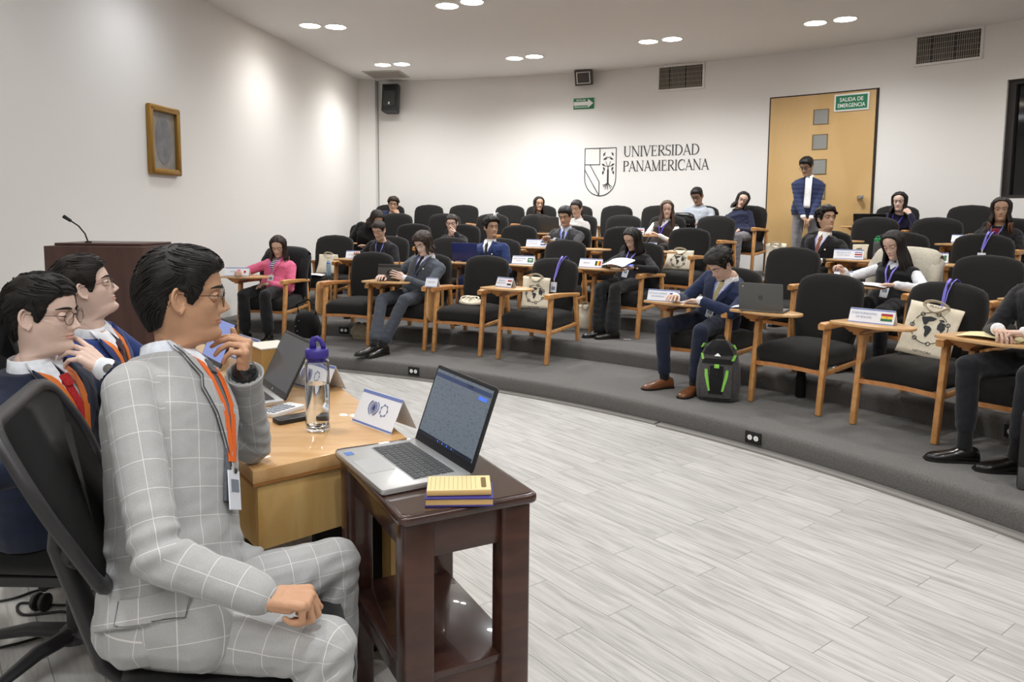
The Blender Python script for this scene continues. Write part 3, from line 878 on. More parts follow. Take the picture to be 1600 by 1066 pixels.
    if hero:
        kn = [Vector(q) for q in knees]; w1_ = wrinkle(.003, 11, seed + 3)
        def d2(p, n):
            h = w1_(p, n)
            for k_ in kn:
                q = p - k_; r_ = q.length
                if r_ < .2: h += .005 * (1 - r_ / .2) * sin((q.x - q.z) * 90 + 5 * noise.noise(p * 8)) * (.5 + .8 * noise.noise(p * 12))
            return h
        tro = MB().add(remesh(tr, .005, 4, disp=d2)).build('trousers', jmat or fab(c.get('legs', '#222')), root, angle=180)
        if jmat: check_uv(tro.data, [(hip, Vector(knees[0]), Vector((0, 0, 1)), .075), (Vector(knees[0]), Vector(ankles[0]), Vector((1, 0, 0)), .06), (hip, Vector(knees[1]), Vector((0, 0, 1)), .075), (Vector(knees[1]), Vector(ankles[1]), Vector((1, 0, 0)), .06)])
    else: MB().add(remesh(tr, .0095, 3, disp=wrinkle(.004, 17, seed + 3))).build('trousers', fab(c.get('legs', c.get('top', '#222'))), root, angle=180)
    # shoes
    if c.get('shoes', True):
        for i, (k, a) in enumerate(zip(knees, ankles)):
            k = Vector(k); a = Vector(a)
            d = Vector(toes[i]) if toes else Vector((ax0.y * 0 - .15 + .3 * i, -1, 0))
            u1, s1 = shoe_geo(a, d, s, sole_z=(a.z - .085))
            so = MB().add(u1).build('shoe', mat('leather_' + shoe, shoe, .3, coat=.2), root, angle=60)
            MB().add(s1).build('sole', mat('sole', '#17130f', .7), so, smooth=False)
            if sock: MB().add(rc(k.lerp(a, .78), a, .037 * s, .040 * s)).build('sock', fab(sock), root)
    # lanyard
    if lanyard:
        lm = mat('ribbon_' + lanyard, lanyard, .6); z1 = -lz * zs; ly = MB(); lsp, lwd = (.044, .0105) if hero else (.056, .007)
        for sg in (-1, 1):
            ly.add(pr.strip([(sg * lerp(lsp, .006, q / 8) * s - lwd * s, sg * lerp(lsp, .006, q / 8) * s + lwd * s, lerp(.012, z1 / s, q / 8) * s) for q in range(9)], .0125 if hero else .0075, .0015, 3))
        lo = ly.build('lanyard', lm, root)
        if badge:
            p, n = pr.pt(0, z1 - .01, .012); bz = MB(); Fb = frame(p, ax, -front, up)
            bz.add(box(0, 0, -.055, .062, .003, .09, .001), 0, Fb); bz.add(box(0, 0, -.005, .014, .005, .022, .001), 1, Fb)
            bz.add(box(0, -.002, -.045, .040, .002, .028), 2, Fb)
            bz.build('badge', [mat('badge_white', '#dfe2ea', .25), mat('clip', '#c9c9c9', .3, .6), mat('badge_print', '#7c8490', .4)], lo, smooth=False)
    if glasses:
        glasses_geo(HM, .0009 if hero else .0014, True, glasses == 'round').build('glasses', GM(), root)
    return root, dict(HM=HM, nb=nb, pr=pr, up=up, ax=ax, front=front, s=s, zs=zs, SR=SR, SL=SL, hip=hip, jv=jv, jf=jf, root=root, WR=WR, WL=WL, ER=ER, EL=EL)
# ------------------------------------------------------------------ room (curved lecture theatre around centre CX, CY)
CX, CY = -4.143, 0.067
def lev(k): return 0.0 if k == 0 else 0.131 + 0.138 * (k - 1)
def edge(k): return 7.27 + 1.015 * (k - 1)
def pol(r, az): a = radians(az); return Vector((CX + r * sin(a), CY + r * cos(a), 0))
RW = 13.0
wallm = mat('wall_paint', '#e6e4e1', .85, bump=.12, bscale=160, spec=.2)
ceilm = mat('ceiling_paint', '#eae9e7', .9, bump=.05, bscale=120, spec=.15)
carpet = mat('carpet', '#666462', .97, bump=1.0, bscale=700, var=.30, vscale=170, spec=.08, sheen=.2)
def floor_mat():
    m = mat('plank_tile', '#c9c6c2', .42, spec=.4); nt = m.node_tree; b = nt.nodes['Principled BSDF']
    tc = nt.nodes.new('ShaderNodeTexCoord'); mp = nt.nodes.new('ShaderNodeMapping'); mp.inputs['Rotation'].default_value = (0, 0, radians(PLANK))
    nt.links.new(tc.outputs['Object'], mp.inputs[0])
    br = nt.nodes.new('ShaderNodeTexBrick'); br.inputs['Scale'].default_value = 1; br.inputs['Brick Width'].default_value = .92
    br.inputs['Row Height'].default_value = .126; br.inputs['Mortar Size'].default_value = .0014; br.inputs['Mortar Smooth'].default_value = .3
    br.inputs['Color1'].default_value = (0, 0, 0, 1); br.inputs['Color2'].default_value = (1, 1, 1, 1); br.inputs['Mortar'].default_value = (.5, .5, .5, 1)
    br.offset = .37; nt.links.new(mp.outputs[0], br.inputs['Vector'])
    # per-plank shift of the grain
    sh = nt.nodes.new('ShaderNodeVectorMath'); sh.operation = 'SCALE'; sh.inputs['Scale'].default_value = 7.0
    nt.links.new(br.outputs['Color'], sh.inputs[0])
    ad = nt.nodes.new('ShaderNodeVectorMath'); ad.operation = 'ADD'; nt.links.new(mp.outputs[0], ad.inputs[0]); nt.links.new(sh.outputs[0], ad.inputs[1])
    m2 = nt.nodes.new('ShaderNodeMapping'); m2.inputs['Scale'].default_value = (1.3, 15, 1); nt.links.new(ad.outputs[0], m2.inputs[0])
    n = nt.nodes.new('ShaderNodeTexNoise'); n.inputs['Scale'].default_value = 2.2; n.inputs['Detail'].default_value = 7; n.inputs['Distortion'].default_value = 1.2
    nt.links.new(m2.outputs[0], n.inputs['Vector'])
    r = nt.nodes.new('ShaderNodeValToRGB'); e = r.color_ramp.elements
    e[0].position = .30; e[0].color = hexc('#9c9a97'); e[1].position = .62; e[1].color = hexc('#bcbab7')
    x = e.new(.46); x.color = hexc('#afadaa')
    nt.links.new(n.outputs['Fac'], r.inputs[0])
    hv = nt.nodes.new('ShaderNodeMapRange'); hv.inputs['To Min'].default_value = .93; hv.inputs['To Max'].default_value = 1.05; nt.links.new(br.outputs['Color'], hv.inputs['Value'])
    sc = nt.nodes.new('ShaderNodeVectorMath'); sc.operation = 'SCALE'; nt.links.new(r.outputs[0], sc.inputs[0]); nt.links.new(hv.outputs[0], sc.inputs['Scale'])
    mx = nt.nodes.new('ShaderNodeMix'); mx.data_type = 'RGBA'; nt.links.new(br.outputs['Fac'], mx.inputs['Factor']); nt.links.new(sc.outputs[0], mx.inputs['A'])
    mx.inputs['B'].default_value = hexc('#6b6966'); nt.links.new(mx.outputs['Result'], b.inputs['Base Color'])
    bp = nt.nodes.new('ShaderNodeBump'); bp.inputs['Strength'].default_value = .25; bp.inputs['Distance'].default_value = .002; bp.invert = True
    nt.links.new(br.outputs['Fac'], bp.inputs['Height']); nt.links.new(bp.outputs[0], b.inputs['Normal'])
    return m
PLANK = 52
struct('floor', MB().add(box(1.2, 2.5, -.03, 13.5, 14, .06)), floor_mat(), smooth=False)
struct('ceiling', MB().add(box(1.5, 5.3, CEIL + .05, 15, 19.5, .1)), ceilm, smooth=False)
def arc_sweep(prof, a0, a1, n):
    rings = []
    for i in range(n + 1):
        d = pol(1, lerp(a0, a1, i / n)) - Vector((CX, CY, 0))
        rings.append([Vector((CX, CY, 0)) + d * r + Vector((0, 0, z)) for r, z in prof])
    return loft(rings)
for k in range(1, 6):
    e0 = edge(k); z1 = lev(k); z0 = lev(k - 1) - (.06 if k > 1 else 0.0); r1 = edge(k + 1) + .3 if k < 5 else 13.05
    prof = [(e0, z0), (e0 - .006, z1 - .05), (e0 - .002, z1 - .022), (e0 + .010, z1 - .008), (e0 + .032, z1), (r1, z1), (r1, z0)]
    struct('carpet_step', MB().add(arc_sweep(prof, {1: 5, 2: 6, 3: 6.5, 4: 7, 5: 8}[k], 78, 120)), carpet, angle=50)
trimm = mat('trim_grey', '#8d8a86', .5, .3)
trd = mat('trim_dark', '#5b5957', .6)
struct('trim_1', MB().add(arc_sweep([(7.215, 0), (7.215, .012), (7.262, .016), (7.266, 0)], 5, 45.4, 80)), [trimm], angle=30)
struct('trim_2', MB().add(arc_sweep([(7.195, 0), (7.195, .012), (7.262, .016), (7.266, 0)], 45.6, 76, 60)), [trimm], angle=30)
# curved back wall, pieces around the window
def warc(a0, a1, z0, z1, r0=RW, r1=RW + .18, n=40): return arc_sweep([(r0, z0), (r0, z1), (r1, z1), (r1, z0)], a0, a1, n)
WA0, WA1, WZ0, WZ1 = 48.3, 60.0, 1.672, 3.0
wb = MB().add(warc(8.3, WA0, 0, CEIL, n=70)).add(warc(WA0, WA1, 0, WZ0)).add(warc(WA0, WA1, WZ1, CEIL)).add(warc(WA1, 80, 0, CEIL))
struct('wall_back', wb, wallm, angle=30)
# window: black glass set back in its reveal
struct('window_1', MB().add(warc(WA0, WA1, WZ0, WZ1, RW + .12, RW + .14)), mat('dark_glass', '#0b0c0e', .06, spec=.6), angle=30)
fr = MB().add(warc(WA0, WA0 + .35, WZ0, WZ1, RW + .05, RW + .13, 2)).add(warc(WA0, WA1, WZ1 - .05, WZ1, RW + .05, RW + .13)).add(warc(WA0, WA1, WZ0, WZ0 + .04, RW + .05, RW + .13))
struct('trim_3', fr, mat('dark_frame', '#2b2827', .5), angle=30)
def wallseg(p0, p1, th, z0=0, z1=CEIL):
    p0 = Vector(p0 + (0,)); p1 = Vector(p1 + (0,)); d = (p1 - p0).normalized(); n = Vector((-d.y, d.x, 0)) * th
    return prism([(p0.x, p0.y), (p1.x, p1.y), ((p1 + n).x, (p1 + n).y), ((p0 + n).x, (p0 + n).y)], z0, z1)
struct('wall_left', MB().add(wallseg((-5.08, -4.0), (-2.55, 12.74), .15)), wallm, smooth=False)
struct('wall_corner', MB().add(prism([(-2.56, 12.72), (-2.30, 12.80), (-2.24, 13.25), (-2.7, 13.25)], 0, CEIL)), wallm, smooth=False)
struct('wall_right', MB().add(box(8.05, 2.5, CEIL / 2, .15, 13.6, CEIL)), wallm, smooth=False)
struct('wall_front', MB().add(box(1.5, -4.05, CEIL / 2, 13.4, .15, CEIL)), wallm, smooth=False)
# door
doorw = wood('door_veneer', '#d2b07c', '#c8a46e', .38, (1.2, 1.2, .5), axis_noise=2.0)
A0, A1, DZ0, DZ1 = 36.2, 42.1, lev(5), 3.045
struct('trim_4', MB().add(warc(A0 - .10, A1 + .12, DZ0, DZ1 + .02, RW - .012, RW + .01, 12)), mat('door_gap', '#2e2721', .7), angle=30)
dr = struct('door_1', MB().add(warc(A0, A1, DZ0 + .01, DZ1, RW - .035, RW - .0, 12)), doorw, angle=30)
for i in range(4):
    z1 = 2.848 - .325 * i
    MB().add(warc(38.77, 39.56, z1 - .185, z1, RW - .041, RW - .03, 2)).build('glass_panel', mat('frosted_panel', '#8f908c', .35, spec=.6), dr, smooth=False)
    f = MB()
    for a, b, c, d in ((38.72, 38.79, z1 - .19, z1 + .005), (39.54, 39.60, z1 - .19, z1 + .005), (38.72, 39.6, z1 - .004, z1 + .006), (38.72, 39.6, z1 - .191, z1 - .183)):
        f.add(warc(a, b, c, d, RW - .044, RW - .03, 2))
    f.build('panel_frame', mat('panel_edge', '#7a6a4a', .5), dr, smooth=False)
MB().add(box(0, 0, 0, .04, .12, .05, .008)).build('door_handle', mat('steel', '#b8b8b8', .3, .9), dr, M=T(*(pol(RW - .08, 41.6) + Vector((0, 0, 1.7)))))

# ------------------------------------------------------------------ lettering
def text_geo(txt, size, depth=.002, align='LEFT', bold=0.0, sx=1.0):
    c = bpy.data.curves.new('txt', 'FONT'); c.body = txt; c.size = size; c.extrude = depth / 2; c.align_x = align; c.offset = bold; c.resolution_u = 3
    o = bpy.data.objects.new('txt', c); COL.objects.link(o)
    dg = bpy.context.evaluated_depsgraph_get(); m = o.evaluated_get(dg).to_mesh()
    v = [(q.co.x * sx, q.co.y, q.co.z) for q in m.vertices]; f = [tuple(p.vertices) for p in m.polygons]
    o.evaluated_get(dg).to_mesh_clear(); bpy.data.objects.remove(o); bpy.data.curves.remove(c)
    return v, f
# serif capitals as strokes: coordinates in a 1-high box; T thick stem, t thin stroke
def stroke(pts, w0, w1=None, dep=.004):
    """flat stroke in the xz plane with per-point width"""
    P = [Vector((a, b)) for a, b in pts]; n = len(P); w1 = w0 if w1 is None else w1
    L = []; R_ = []
    for i in range(n):
        d = (P[min(i + 1, n - 1)] - P[max(i - 1, 0)]).normalized(); q = Vector((-d.y, d.x))
        ww = w0[i] if isinstance(w0, list) else lerp(w0, w1, i / (n - 1))
        L.append(P[i] + q * ww / 2); R_.append(P[i] - q * ww / 2)
    rings = [[(a.x, 0, a.y), (b.x, 0, b.y), (b.x, -dep, b.y), (a.x, -dep, a.y)] for a, b in zip(L, R_)]
    return loft(rings)
def arcp(cx, cy, rx, ry, a0, a1, n=12): return [(cx + rx * cos(radians(lerp(a0, a1, i / n))), cy + ry * sin(radians(lerp(a0, a1, i / n)))) for i in range(n + 1)]
TK, TN, SF = .105, .038, .035
def glyph(ch):
    g = []; w_ = .6
    def ser(x, y, h=.11): g.append(stroke([(x - h, y), (x + h, y)], SF))
    def V_(x, a, b, w=TK): g.append(stroke([(x, a), (x, b)], w))
    if ch == 'I': V_(.15, 0, 1); ser(.15, .017); ser(.15, .983); w_ = .30
    elif ch == 'U':
        V_(.15, .32, 1); V_(.62, .32, 1, TN); ser(.15, .983); ser(.62, .983, .09)
        pts = arcp(.385, .32, .235, .31, 180, 360); g.append(stroke(pts, [TK] + [lerp(TK * .9, TN, i / 11) for i in range(12)])); w_ = .74
    elif ch == 'N':
        V_(.14, 0, 1, TN); V_(.70, 0, 1, TN); g.append(stroke([(.12, 1), (.70, 0)], TK)); ser(.12, .983, .09); ser(.14, .017, .09); ser(.70, .983, .09); w_ = .82
    elif ch in 'VA':
        f = (lambda y: y) if ch == 'V' else (lambda y: 1 - y)
        if ch == 'V': g.append(stroke([(.08, 1), (.37, 0)], TK)); g.append(stroke([(.37, 0), (.66, 1)], TN))
        else: g.append(stroke([(.08, 0), (.36, 1)], TN)); g.append(stroke([(.34, 1), (.66, 0)], TK)); g.append(stroke([(.18, .33), (.54, .33)], TN))
        ser(.08, f(.983), .09); ser(.66, f(.983), .09); w_ = .72
    elif ch in 'EFL':
        V_(.15, 0, 1); ser(.15, .017); g.append(stroke([(.1, .017), (.54, .017), (.56, .2)], SF)); g.append(stroke([(.1, .983), (.52, .983), (.53, .82)], SF))
        g.append(stroke([(.15, .52), (.42, .52)], TN)); g.append(stroke([(.42, .42), (.42, .62)], SF)); w_ = .62
    elif ch in 'RP':
        V_(.15, 0, 1); ser(.15, .017); g.append(stroke([(.05, .983), (.3, .983)] + arcp(.32, .745, .235, .238, 90, -90) + [(.15, .507)], [SF, SF] + [lerp(SF, TK, sin(pi * i / 12)) for i in range(13)] + [SF]))
        if ch == 'R': g.append(stroke([(.30, .5), (.64, .017)], TK)); ser(.66, .017, .07); w_ = .70
        else: w_ = .60
    elif ch == 'S':
        pts = arcp(.28, .745, .19, .24, 30, 270, 12) + arcp(.28, .26, .21, .245, 90, -150, 12)[1:]
        g.append(stroke(pts, [lerp(TN, TK, sin(pi * i / (len(pts) - 1)) ** 2) for i in range(len(pts))])); g.append(stroke([(.455, .8), (.46, .98)], SF)); g.append(stroke([(.08, .2), (.075, .02)], SF)); w_ = .55
    elif ch == 'D':
        V_(.15, 0, 1); g.append(stroke([(.05, .983), (.28, .983)] + arcp(.28, .5, .40, .483, 90, -90, 14) + [(.05, .017)], [SF, SF] + [lerp(SF, TK, sin(pi * i / 14)) for i in range(15)] + [SF])); w_ = .76
    elif ch == 'C':
        pts = arcp(.42, .5, .34, .49, 42, 318, 18); g.append(stroke(pts, [lerp(TN, TK, sin(pi * i / 18)) for i in range(19)])); g.append(stroke([(.66, .7), (.67, .98)], SF)); w_ = .72
    elif ch == 'M':
        V_(.16, 0, 1, TN); V_(.82, 0, 1); g.append(stroke([(.14, 1), (.48, 0)], TK)); g.append(stroke([(.48, 0), (.82, 1)], TN)); ser(.12, .983, .08); ser(.16, .017, .09); ser(.82, .983, .1); ser(.82, .017, .1); w_ = .97
    return g, w_
def on_wall(az, z, off=.004): # frame on the back wall: x to the viewer's right, -y off the wall towards the room
    p = pol(RW - off, az); a = radians(az)
    return frame((p.x, p.y, z), Vector((cos(a), -sin(a), 0)), Vector((sin(a), cos(a), 0)), Vector((0, 0, 1)))
inkm = mat('vinyl_black', '#3d3c3b', .6)
for txt, az0, az1, zb0, hh in (('UNIVERSIDAD', 26.62, 31.78, 2.335, .155), ('PANAMERICANA', 26.60, 32.42, 2.115, .155)):
    gl = [glyph(c) for c in txt]; tot = sum(w for _, w in gl); t = thing('lettering', None, None)
    acc = 0
    root = None
    mb = MB()
    width = radians(az1 - az0) * RW; kx = width / tot
    t.name = 'wall_lettering'
    for g, w_ in gl:
        az = az0 + (az1 - az0) * acc / tot
        M = on_wall(az, zb0) @ Matrix.Diagonal((kx, 1, hh, 1)); mb = MB()
        for s_ in g: mb.add(s_, 0, M)
        acc += w_; mb.build('letter', inkm, t, smooth=False)
    tag(t, 'dark serif wall letters reading %s beside the crest' % txt, 'sign', 'university name on the back wall')
# crest
cr_ = MB(); Mc = on_wall(25.01, 0); W_, Z1, Z0 = .505, 2.475, 1.745
def ln(pts, w=.011): cr_.add(stroke(pts, w), 0, Mc)
h2 = W_ / 2
bot = [(h2 * cos(radians(a)) * 1.0, Z0 + .27 + .27 * sin(radians(a))) for a in range(0, -181, -12)]
ln([(-h2, Z1), (h2, Z1)]); ln([(h2, Z1)] + bot + [(-h2, Z1)])
ln([(-.01, Z1), (-.01, Z1 - .25), (-h2, Z1 - .25)]); ln([(-.17, Z1 - .25), (-.015, 2.0 - .04), (-.015, Z0)]); ln([(-h2, Z1 - .33), (-.015, Z0 + .005)])
for a, b in (((.125, 1.93), (.125, 2.20)), ((.118, 1.93), (.120, 2.15)), ((.132, 1.93), (.130, 2.15))): ln([a, b], .012)
for x, z in ((-.07, -.05), (.07, -.05), (-.045, -.085), (.05, -.08), (0, -.09), (-.085, -.02)): ln([(.125, 1.945), (.125 + x * .5, 1.925 + z * .35), (.125 + x, 1.93 + z)], .008)
for x, z, a in ((.06, 2.38, 60), (.195, 2.38, 120), (.075, 2.31, 20), (.18, 2.31, 160), (.05, 2.22, -30), (.20, 2.22, -150), (.06, 2.16, -70), (.195, 2.16, -110), (.045, 2.10, 80), (.21, 2.10, 100)):
    c, s_ = cos(radians(a)), sin(radians(a))
    cr_.add(stroke([(x - .03 * c, z - .03 * s_), (x, z), (x + .035 * c, z + .035 * s_)], [.004, .030, .003]), 0, Mc)
ln([(.08, 2.20), (.17, 2.20)], .007); ln([(.09, 2.27), (.125, 2.17), (.165, 2.27)], .007); ln([(.06, 2.30), (.10, 2.34), (.125, 2.33), (.16, 2.34), (.19, 2.30)], .008)
tag(cr_.build('wall_crest', inkm, smooth=False), 'black outline shield crest with a rooted tree on the back wall', 'emblem')

# signs, speaker, flood lamp, vents
def wall_thing(name, label, cat, az, z): return thing(name, label, cat, on_wall(az, z, 0))
g1 = mat('sign_green', '#1f7a55', .35); wh = mat('sign_white', '#e9ebe8', .4)
s = wall_thing('exit_sign', 'green and white emergency exit sign at the top of the wooden door', 'sign', 40.82, 2.912)
MB().add(box(0, -.045, 0, .43, .012, .22, .003)).build('border', wh, s); MB().add(box(0, -.053, 0, .385, .006, .175)).build('panel', g1, s, smooth=False)
tx = MB(); R90 = Matrix.Rotation(radians(90), 4, 'X')
for t_, z in (('SALIDA DE', .012), ('EMERGENCIA', -.062)): tx.add(text_geo(t_, .070, .003, 'CENTER', .0008), 0, T(0, -.058, z) @ R90 @ Matrix.Diagonal((.86 if t_[0] == 'S' else .80, 1, 1, 1)))
tx.build('lettering', wh, s, smooth=False)
s = wall_thing('route_sign', 'small green evacuation route sign with a white arrow pointing right', 'sign', 23.75, 3.165)
MB().add(box(0, -.008, 0, .335, .012, .165, .002)).build('panel', g1, s)
ar = MB().add(prism([(-.16, -.028), (.07, -.028), (.07, -.068), (.155, .0), (.07, .068), (.07, .028), (-.16, .028)], 0, .003), 0, T(0, -.0145, 0) @ R90); ar.build('arrow', wh, s, smooth=False)
tx = MB(); tx.add(text_geo('RUTA DE', .036, .002, 'CENTER', .0006), 0, T(-.045, -.016, .040) @ R90); tx.add(text_geo('EVACUACION', .032, .002, 'CENTER', .0006), 0, T(-.045, -.016, -.062) @ R90)
tx.build('lettering', wh, s, smooth=False)
s = wall_thing('loudspeaker', 'black loudspeaker hung high in the left corner of the back wall', 'speaker', 9.55, 3.30)
blk = mat('black_plastic', '#2c2c2d', .45, bump=.2, bscale=300); dk = mat('black_matte', '#141415', .7)
Ms = RX(-8)
MB().add(loft([[Vector((x * k, y, z)) for x, z in ((-.13, -.22), (.13, -.22), (.13, .22), (-.13, .22))] for y, k in ((-.27, 1), (-.25, 1.04), (-.12, .98), (-.04, .7))])).build('cabinet', blk, s, smooth=False, M=Ms)
MB().add(prism(roundpoly([(-.10, -.15), (.10, -.15), (.10, .10), (-.10, .10)], .05), 0, .012), 0, Ms @ T(0, -.275, 0) @ R90).build('grille', mat('grille', '#3a3a3c', .6, bump=.6, bscale=700), s, smooth=False)
MB().add(box(0, -.28, .155, .19, .02, .075, .01)).build('horn', dk, s, M=Ms); MB().add(box(0, -.288, -.10, .022, .006, .04)).build('badge', wh, s, M=Ms, smooth=False)
MB().add(box(0, -.05, 0, .05, .09, .12)).build('bracket', dk, s, smooth=False)
s = wall_thing('flood_lamp', 'square black framed emergency flood lamp just under the ceiling', 'lamp', 23.97, 3.53)
FM = T(0, -.17, 0) @ RX(14) @ RZ(8)
MB().add(box(0, 0, 0, .27, .10, .23, .012)).build('housing', mat('lamp_housing', '#4a4643', .5), s, M=FM)
pv = [(-.105, -.052, -.085), (.105, -.052, -.085), (.105, -.052, .085), (-.105, -.052, .085), (0, -.035, 0)]
MB().add(([(a, b, c) for a, b, c in pv] + [(-.105, -.05, -.085), (.105, -.05, -.085), (.105, -.05, .085), (-.105, -.05, .085)], [(0, 1, 4), (1, 2, 4), (2, 3, 4), (3, 0, 4)])).build('reflector', mat('reflector', '#e4e2dc', .4, .0), s, smooth=False, M=FM)
MB().add(box(0, .09, 0, .05, .12, .05)).build('bracket', dk, s, smooth=False, M=FM)
for az, wd in ((30.4, .66), (45.5, .69)):
    s = wall_thing('air_vent', 'louvred air vent high on the back wall, %s' % ('above the university lettering' if az < 40 else 'above right of the wooden door'), 'vent', az, 3.455)
    MB().add(box(0, -.003, 0, wd, .006, .34)).build('recess', mat('vent_dark', '#4b4641', .8), s, smooth=False)
    fb = MB()
    for a in ((0, .172, wd + .05, .03), (0, -.172, wd + .05, .03), (wd / 2 + .01, 0, .03, .34), (-wd / 2 - .01, 0, .03, .34)): fb.add(box(a[0], -.012, a[1], a[2], .024, a[3], .002))
    fb.build('frame', wallm, s, smooth=False)
    lv = MB(); n = 30
    for i in range(n):
        if i % 11 != 7: lv.add(box(-wd / 2 + wd * (i + .5) / n, -.012, 0, .006, .014, .32, 0), 0)
    for i in range(5): lv.add(box(0, -.008, -.13 + .065 * i, wd, .004, .006))
    lv.build('louvre', mat('vent_metal', '#a39d94', .5, .2), s, smooth=False)
s = thing('ceiling_vent', 'flat square ceiling vent in the left corner above the speaker', 'vent', T(-2.02, 12.25, CEIL) @ RZ(-8))
MB().add(box(0, 0, -.006, .60, .60, .012, .003)).build('panel', mat('vent_panel', '#b9b4ab', .7), s)
lv = MB()
for i in range(14): lv.add(box(0, -.26 + .04 * i, -.014, .54, .012, .006))
lv.build('louvre', mat('vent_panel2', '#a7a299', .7), s, smooth=False)

# downlights: recessed, in pairs on rings around the same centre
warm, cool = (1.0, .97, .935), (.92, .97, 1.0)
lampw = mat('lamp_warm', '#fff3df', .5, emit='#fff3df', estr=14); lampc = mat('lamp_cool', '#f2f6ff', .5, emit='#f2f6ff', estr=14)
ringm = mat('lamp_ring', '#f0eeea', .4)
pairs = [(-2.40, 9.16, -2.11, 9.21), (-.71, 8.26, -.44, 8.10), (-1.94, 11.48, -1.65, 11.42), (.01, 10.94, .285, 10.80), (1.70, 9.84, 1.97, 9.69), (3.42, 8.85, 3.68, 8.67)]
rest = [(4.95, 7.3), (1.0, 7.1), (2.6, 5.8), (-2.75, 6.7), (-.9, 5.6), (.9, 4.2), (3.7, 4.1), (-2.9, 4.6), (-1.3, 2.6), (5.6, 5.2), (6.2, 2.6), (-.1, .9), (2.4, 1.6)]  # single downlights added out of view to light the rest of the room
def downlight(x, y, wm, label, grp, k=1.0):
    d = thing('downlight', label, 'ceiling light', T(x, y, CEIL), grp)
    MB().add(lathe([(.118, -.001), (.135, -.001), (.135, -.010), (.118, -.008)], 28, caps=False)).build('rim', ringm, d)
    MB().add(lathe([(.117, -.003), (.05, -.005), (.003, -.006)], 28)).build('lens', lampw if wm else lampc, d)
    l = bpy.data.lights.new('spot', 'SPOT'); l.energy = LAMP_W * k; l.color = warm if wm else cool
    l.spot_size = radians(155); l.spot_blend = 1.0; l.shadow_soft_size = .10
    o = bpy.data.objects.new('spot', l); COL.objects.link(o); o.parent = d; o.location = (0, 0, -.03)
    return d
where = ['near the left wall', 'nearest the top edge of the view', 'in front of the square ceiling vent', 'above the empty wall left of the crest', 'above the university lettering', 'above the wooden door']
for (x0, y0_, x1, y1), wtxt, kk in zip(pairs, where, (.45, 1.0, .72, 1.5, 1.15, .85)):
    downlight(x0, y0_, True, 'left, warm white downlight of the pair ' + wtxt, 'round ceiling downlights', kk)
    downlight(x1, y1, False, 'right, cool white downlight of the pair ' + wtxt, 'round ceiling downlights', kk)
for i, (x, y) in enumerate(rest):
    downlight(x, y, i % 2 == 0, 'unseen round ceiling downlight added over the stage side of the room', 'ceiling downlights outside the view', .30 if x < -2.5 else 1.0)

# picture on the left wall (generic soft figure, dark centre)
d = Vector((-2.55 + 5.08, 12.74 + 4.0, 0)).normalized()
def on_left(y, z):
    x = -5.08 + (y + 4.0) * (2.53 / 16.74)
    return frame((x, y, z), d, Vector((-d.y, d.x, 0)), Vector((0, 0, 1)))
s = thing('framed_picture', 'narrow gold framed picture on the left wall above the lectern', 'picture', on_left(7.35, 2.12))
gold = mat('gold_frame', '#9a7536', .35, .6, bump=.4, bscale=120)
fb = MB()
for a in ((0, .295, .48, .06), (0, -.295, .48, .06), (.215, 0, .055, .62), (-.215, 0, .055, .62)): fb.add(box(a[0], -.025, a[1], a[2], .05, a[3], .012))
fb.build('frame', gold, s); MB().add(box(0, -.008, 0, .40, .012, .56)).build('canvas', mat('canvas', '#8b877f', .6, var=.22, vscale=6), s, smooth=False)
MB().add(loft([ering((0, -.016 - q * .001, 0), Vector((1, 0, 0)), Vector((0, 0, 1)), .12 - q * .02, .23 - q * .02, 24) for q in (0, 1)])).build('painted_figure', mat('canvas2', '#77767a', .6, var=.25, vscale=9), s, smooth=False)

for x, y, w_ in ((-1.6, -1.2, 3.0), (1.8, -.6, 2.4)):  # invented panels added to house the two unseen fill lights
    t = thing('fill_panel', 'added fill light panel behind the camera, %s of the room' % ('left side' if x < 0 else 'right side'), 'ceiling light', T(x, y, CEIL), 'added fill light panels over the stage')
    MB().add(box(0, 0, -.025, w_ + .06, 1.26, .05, .004)).build('housing', ringm, t); MB().add(box(0, 0, -.052, w_, 1.2, .006)).build('diffuser', mat('fill_diffuser', '#f6f4ee', .5, emit='#f6f4ee', estr=.5), t, smooth=False)
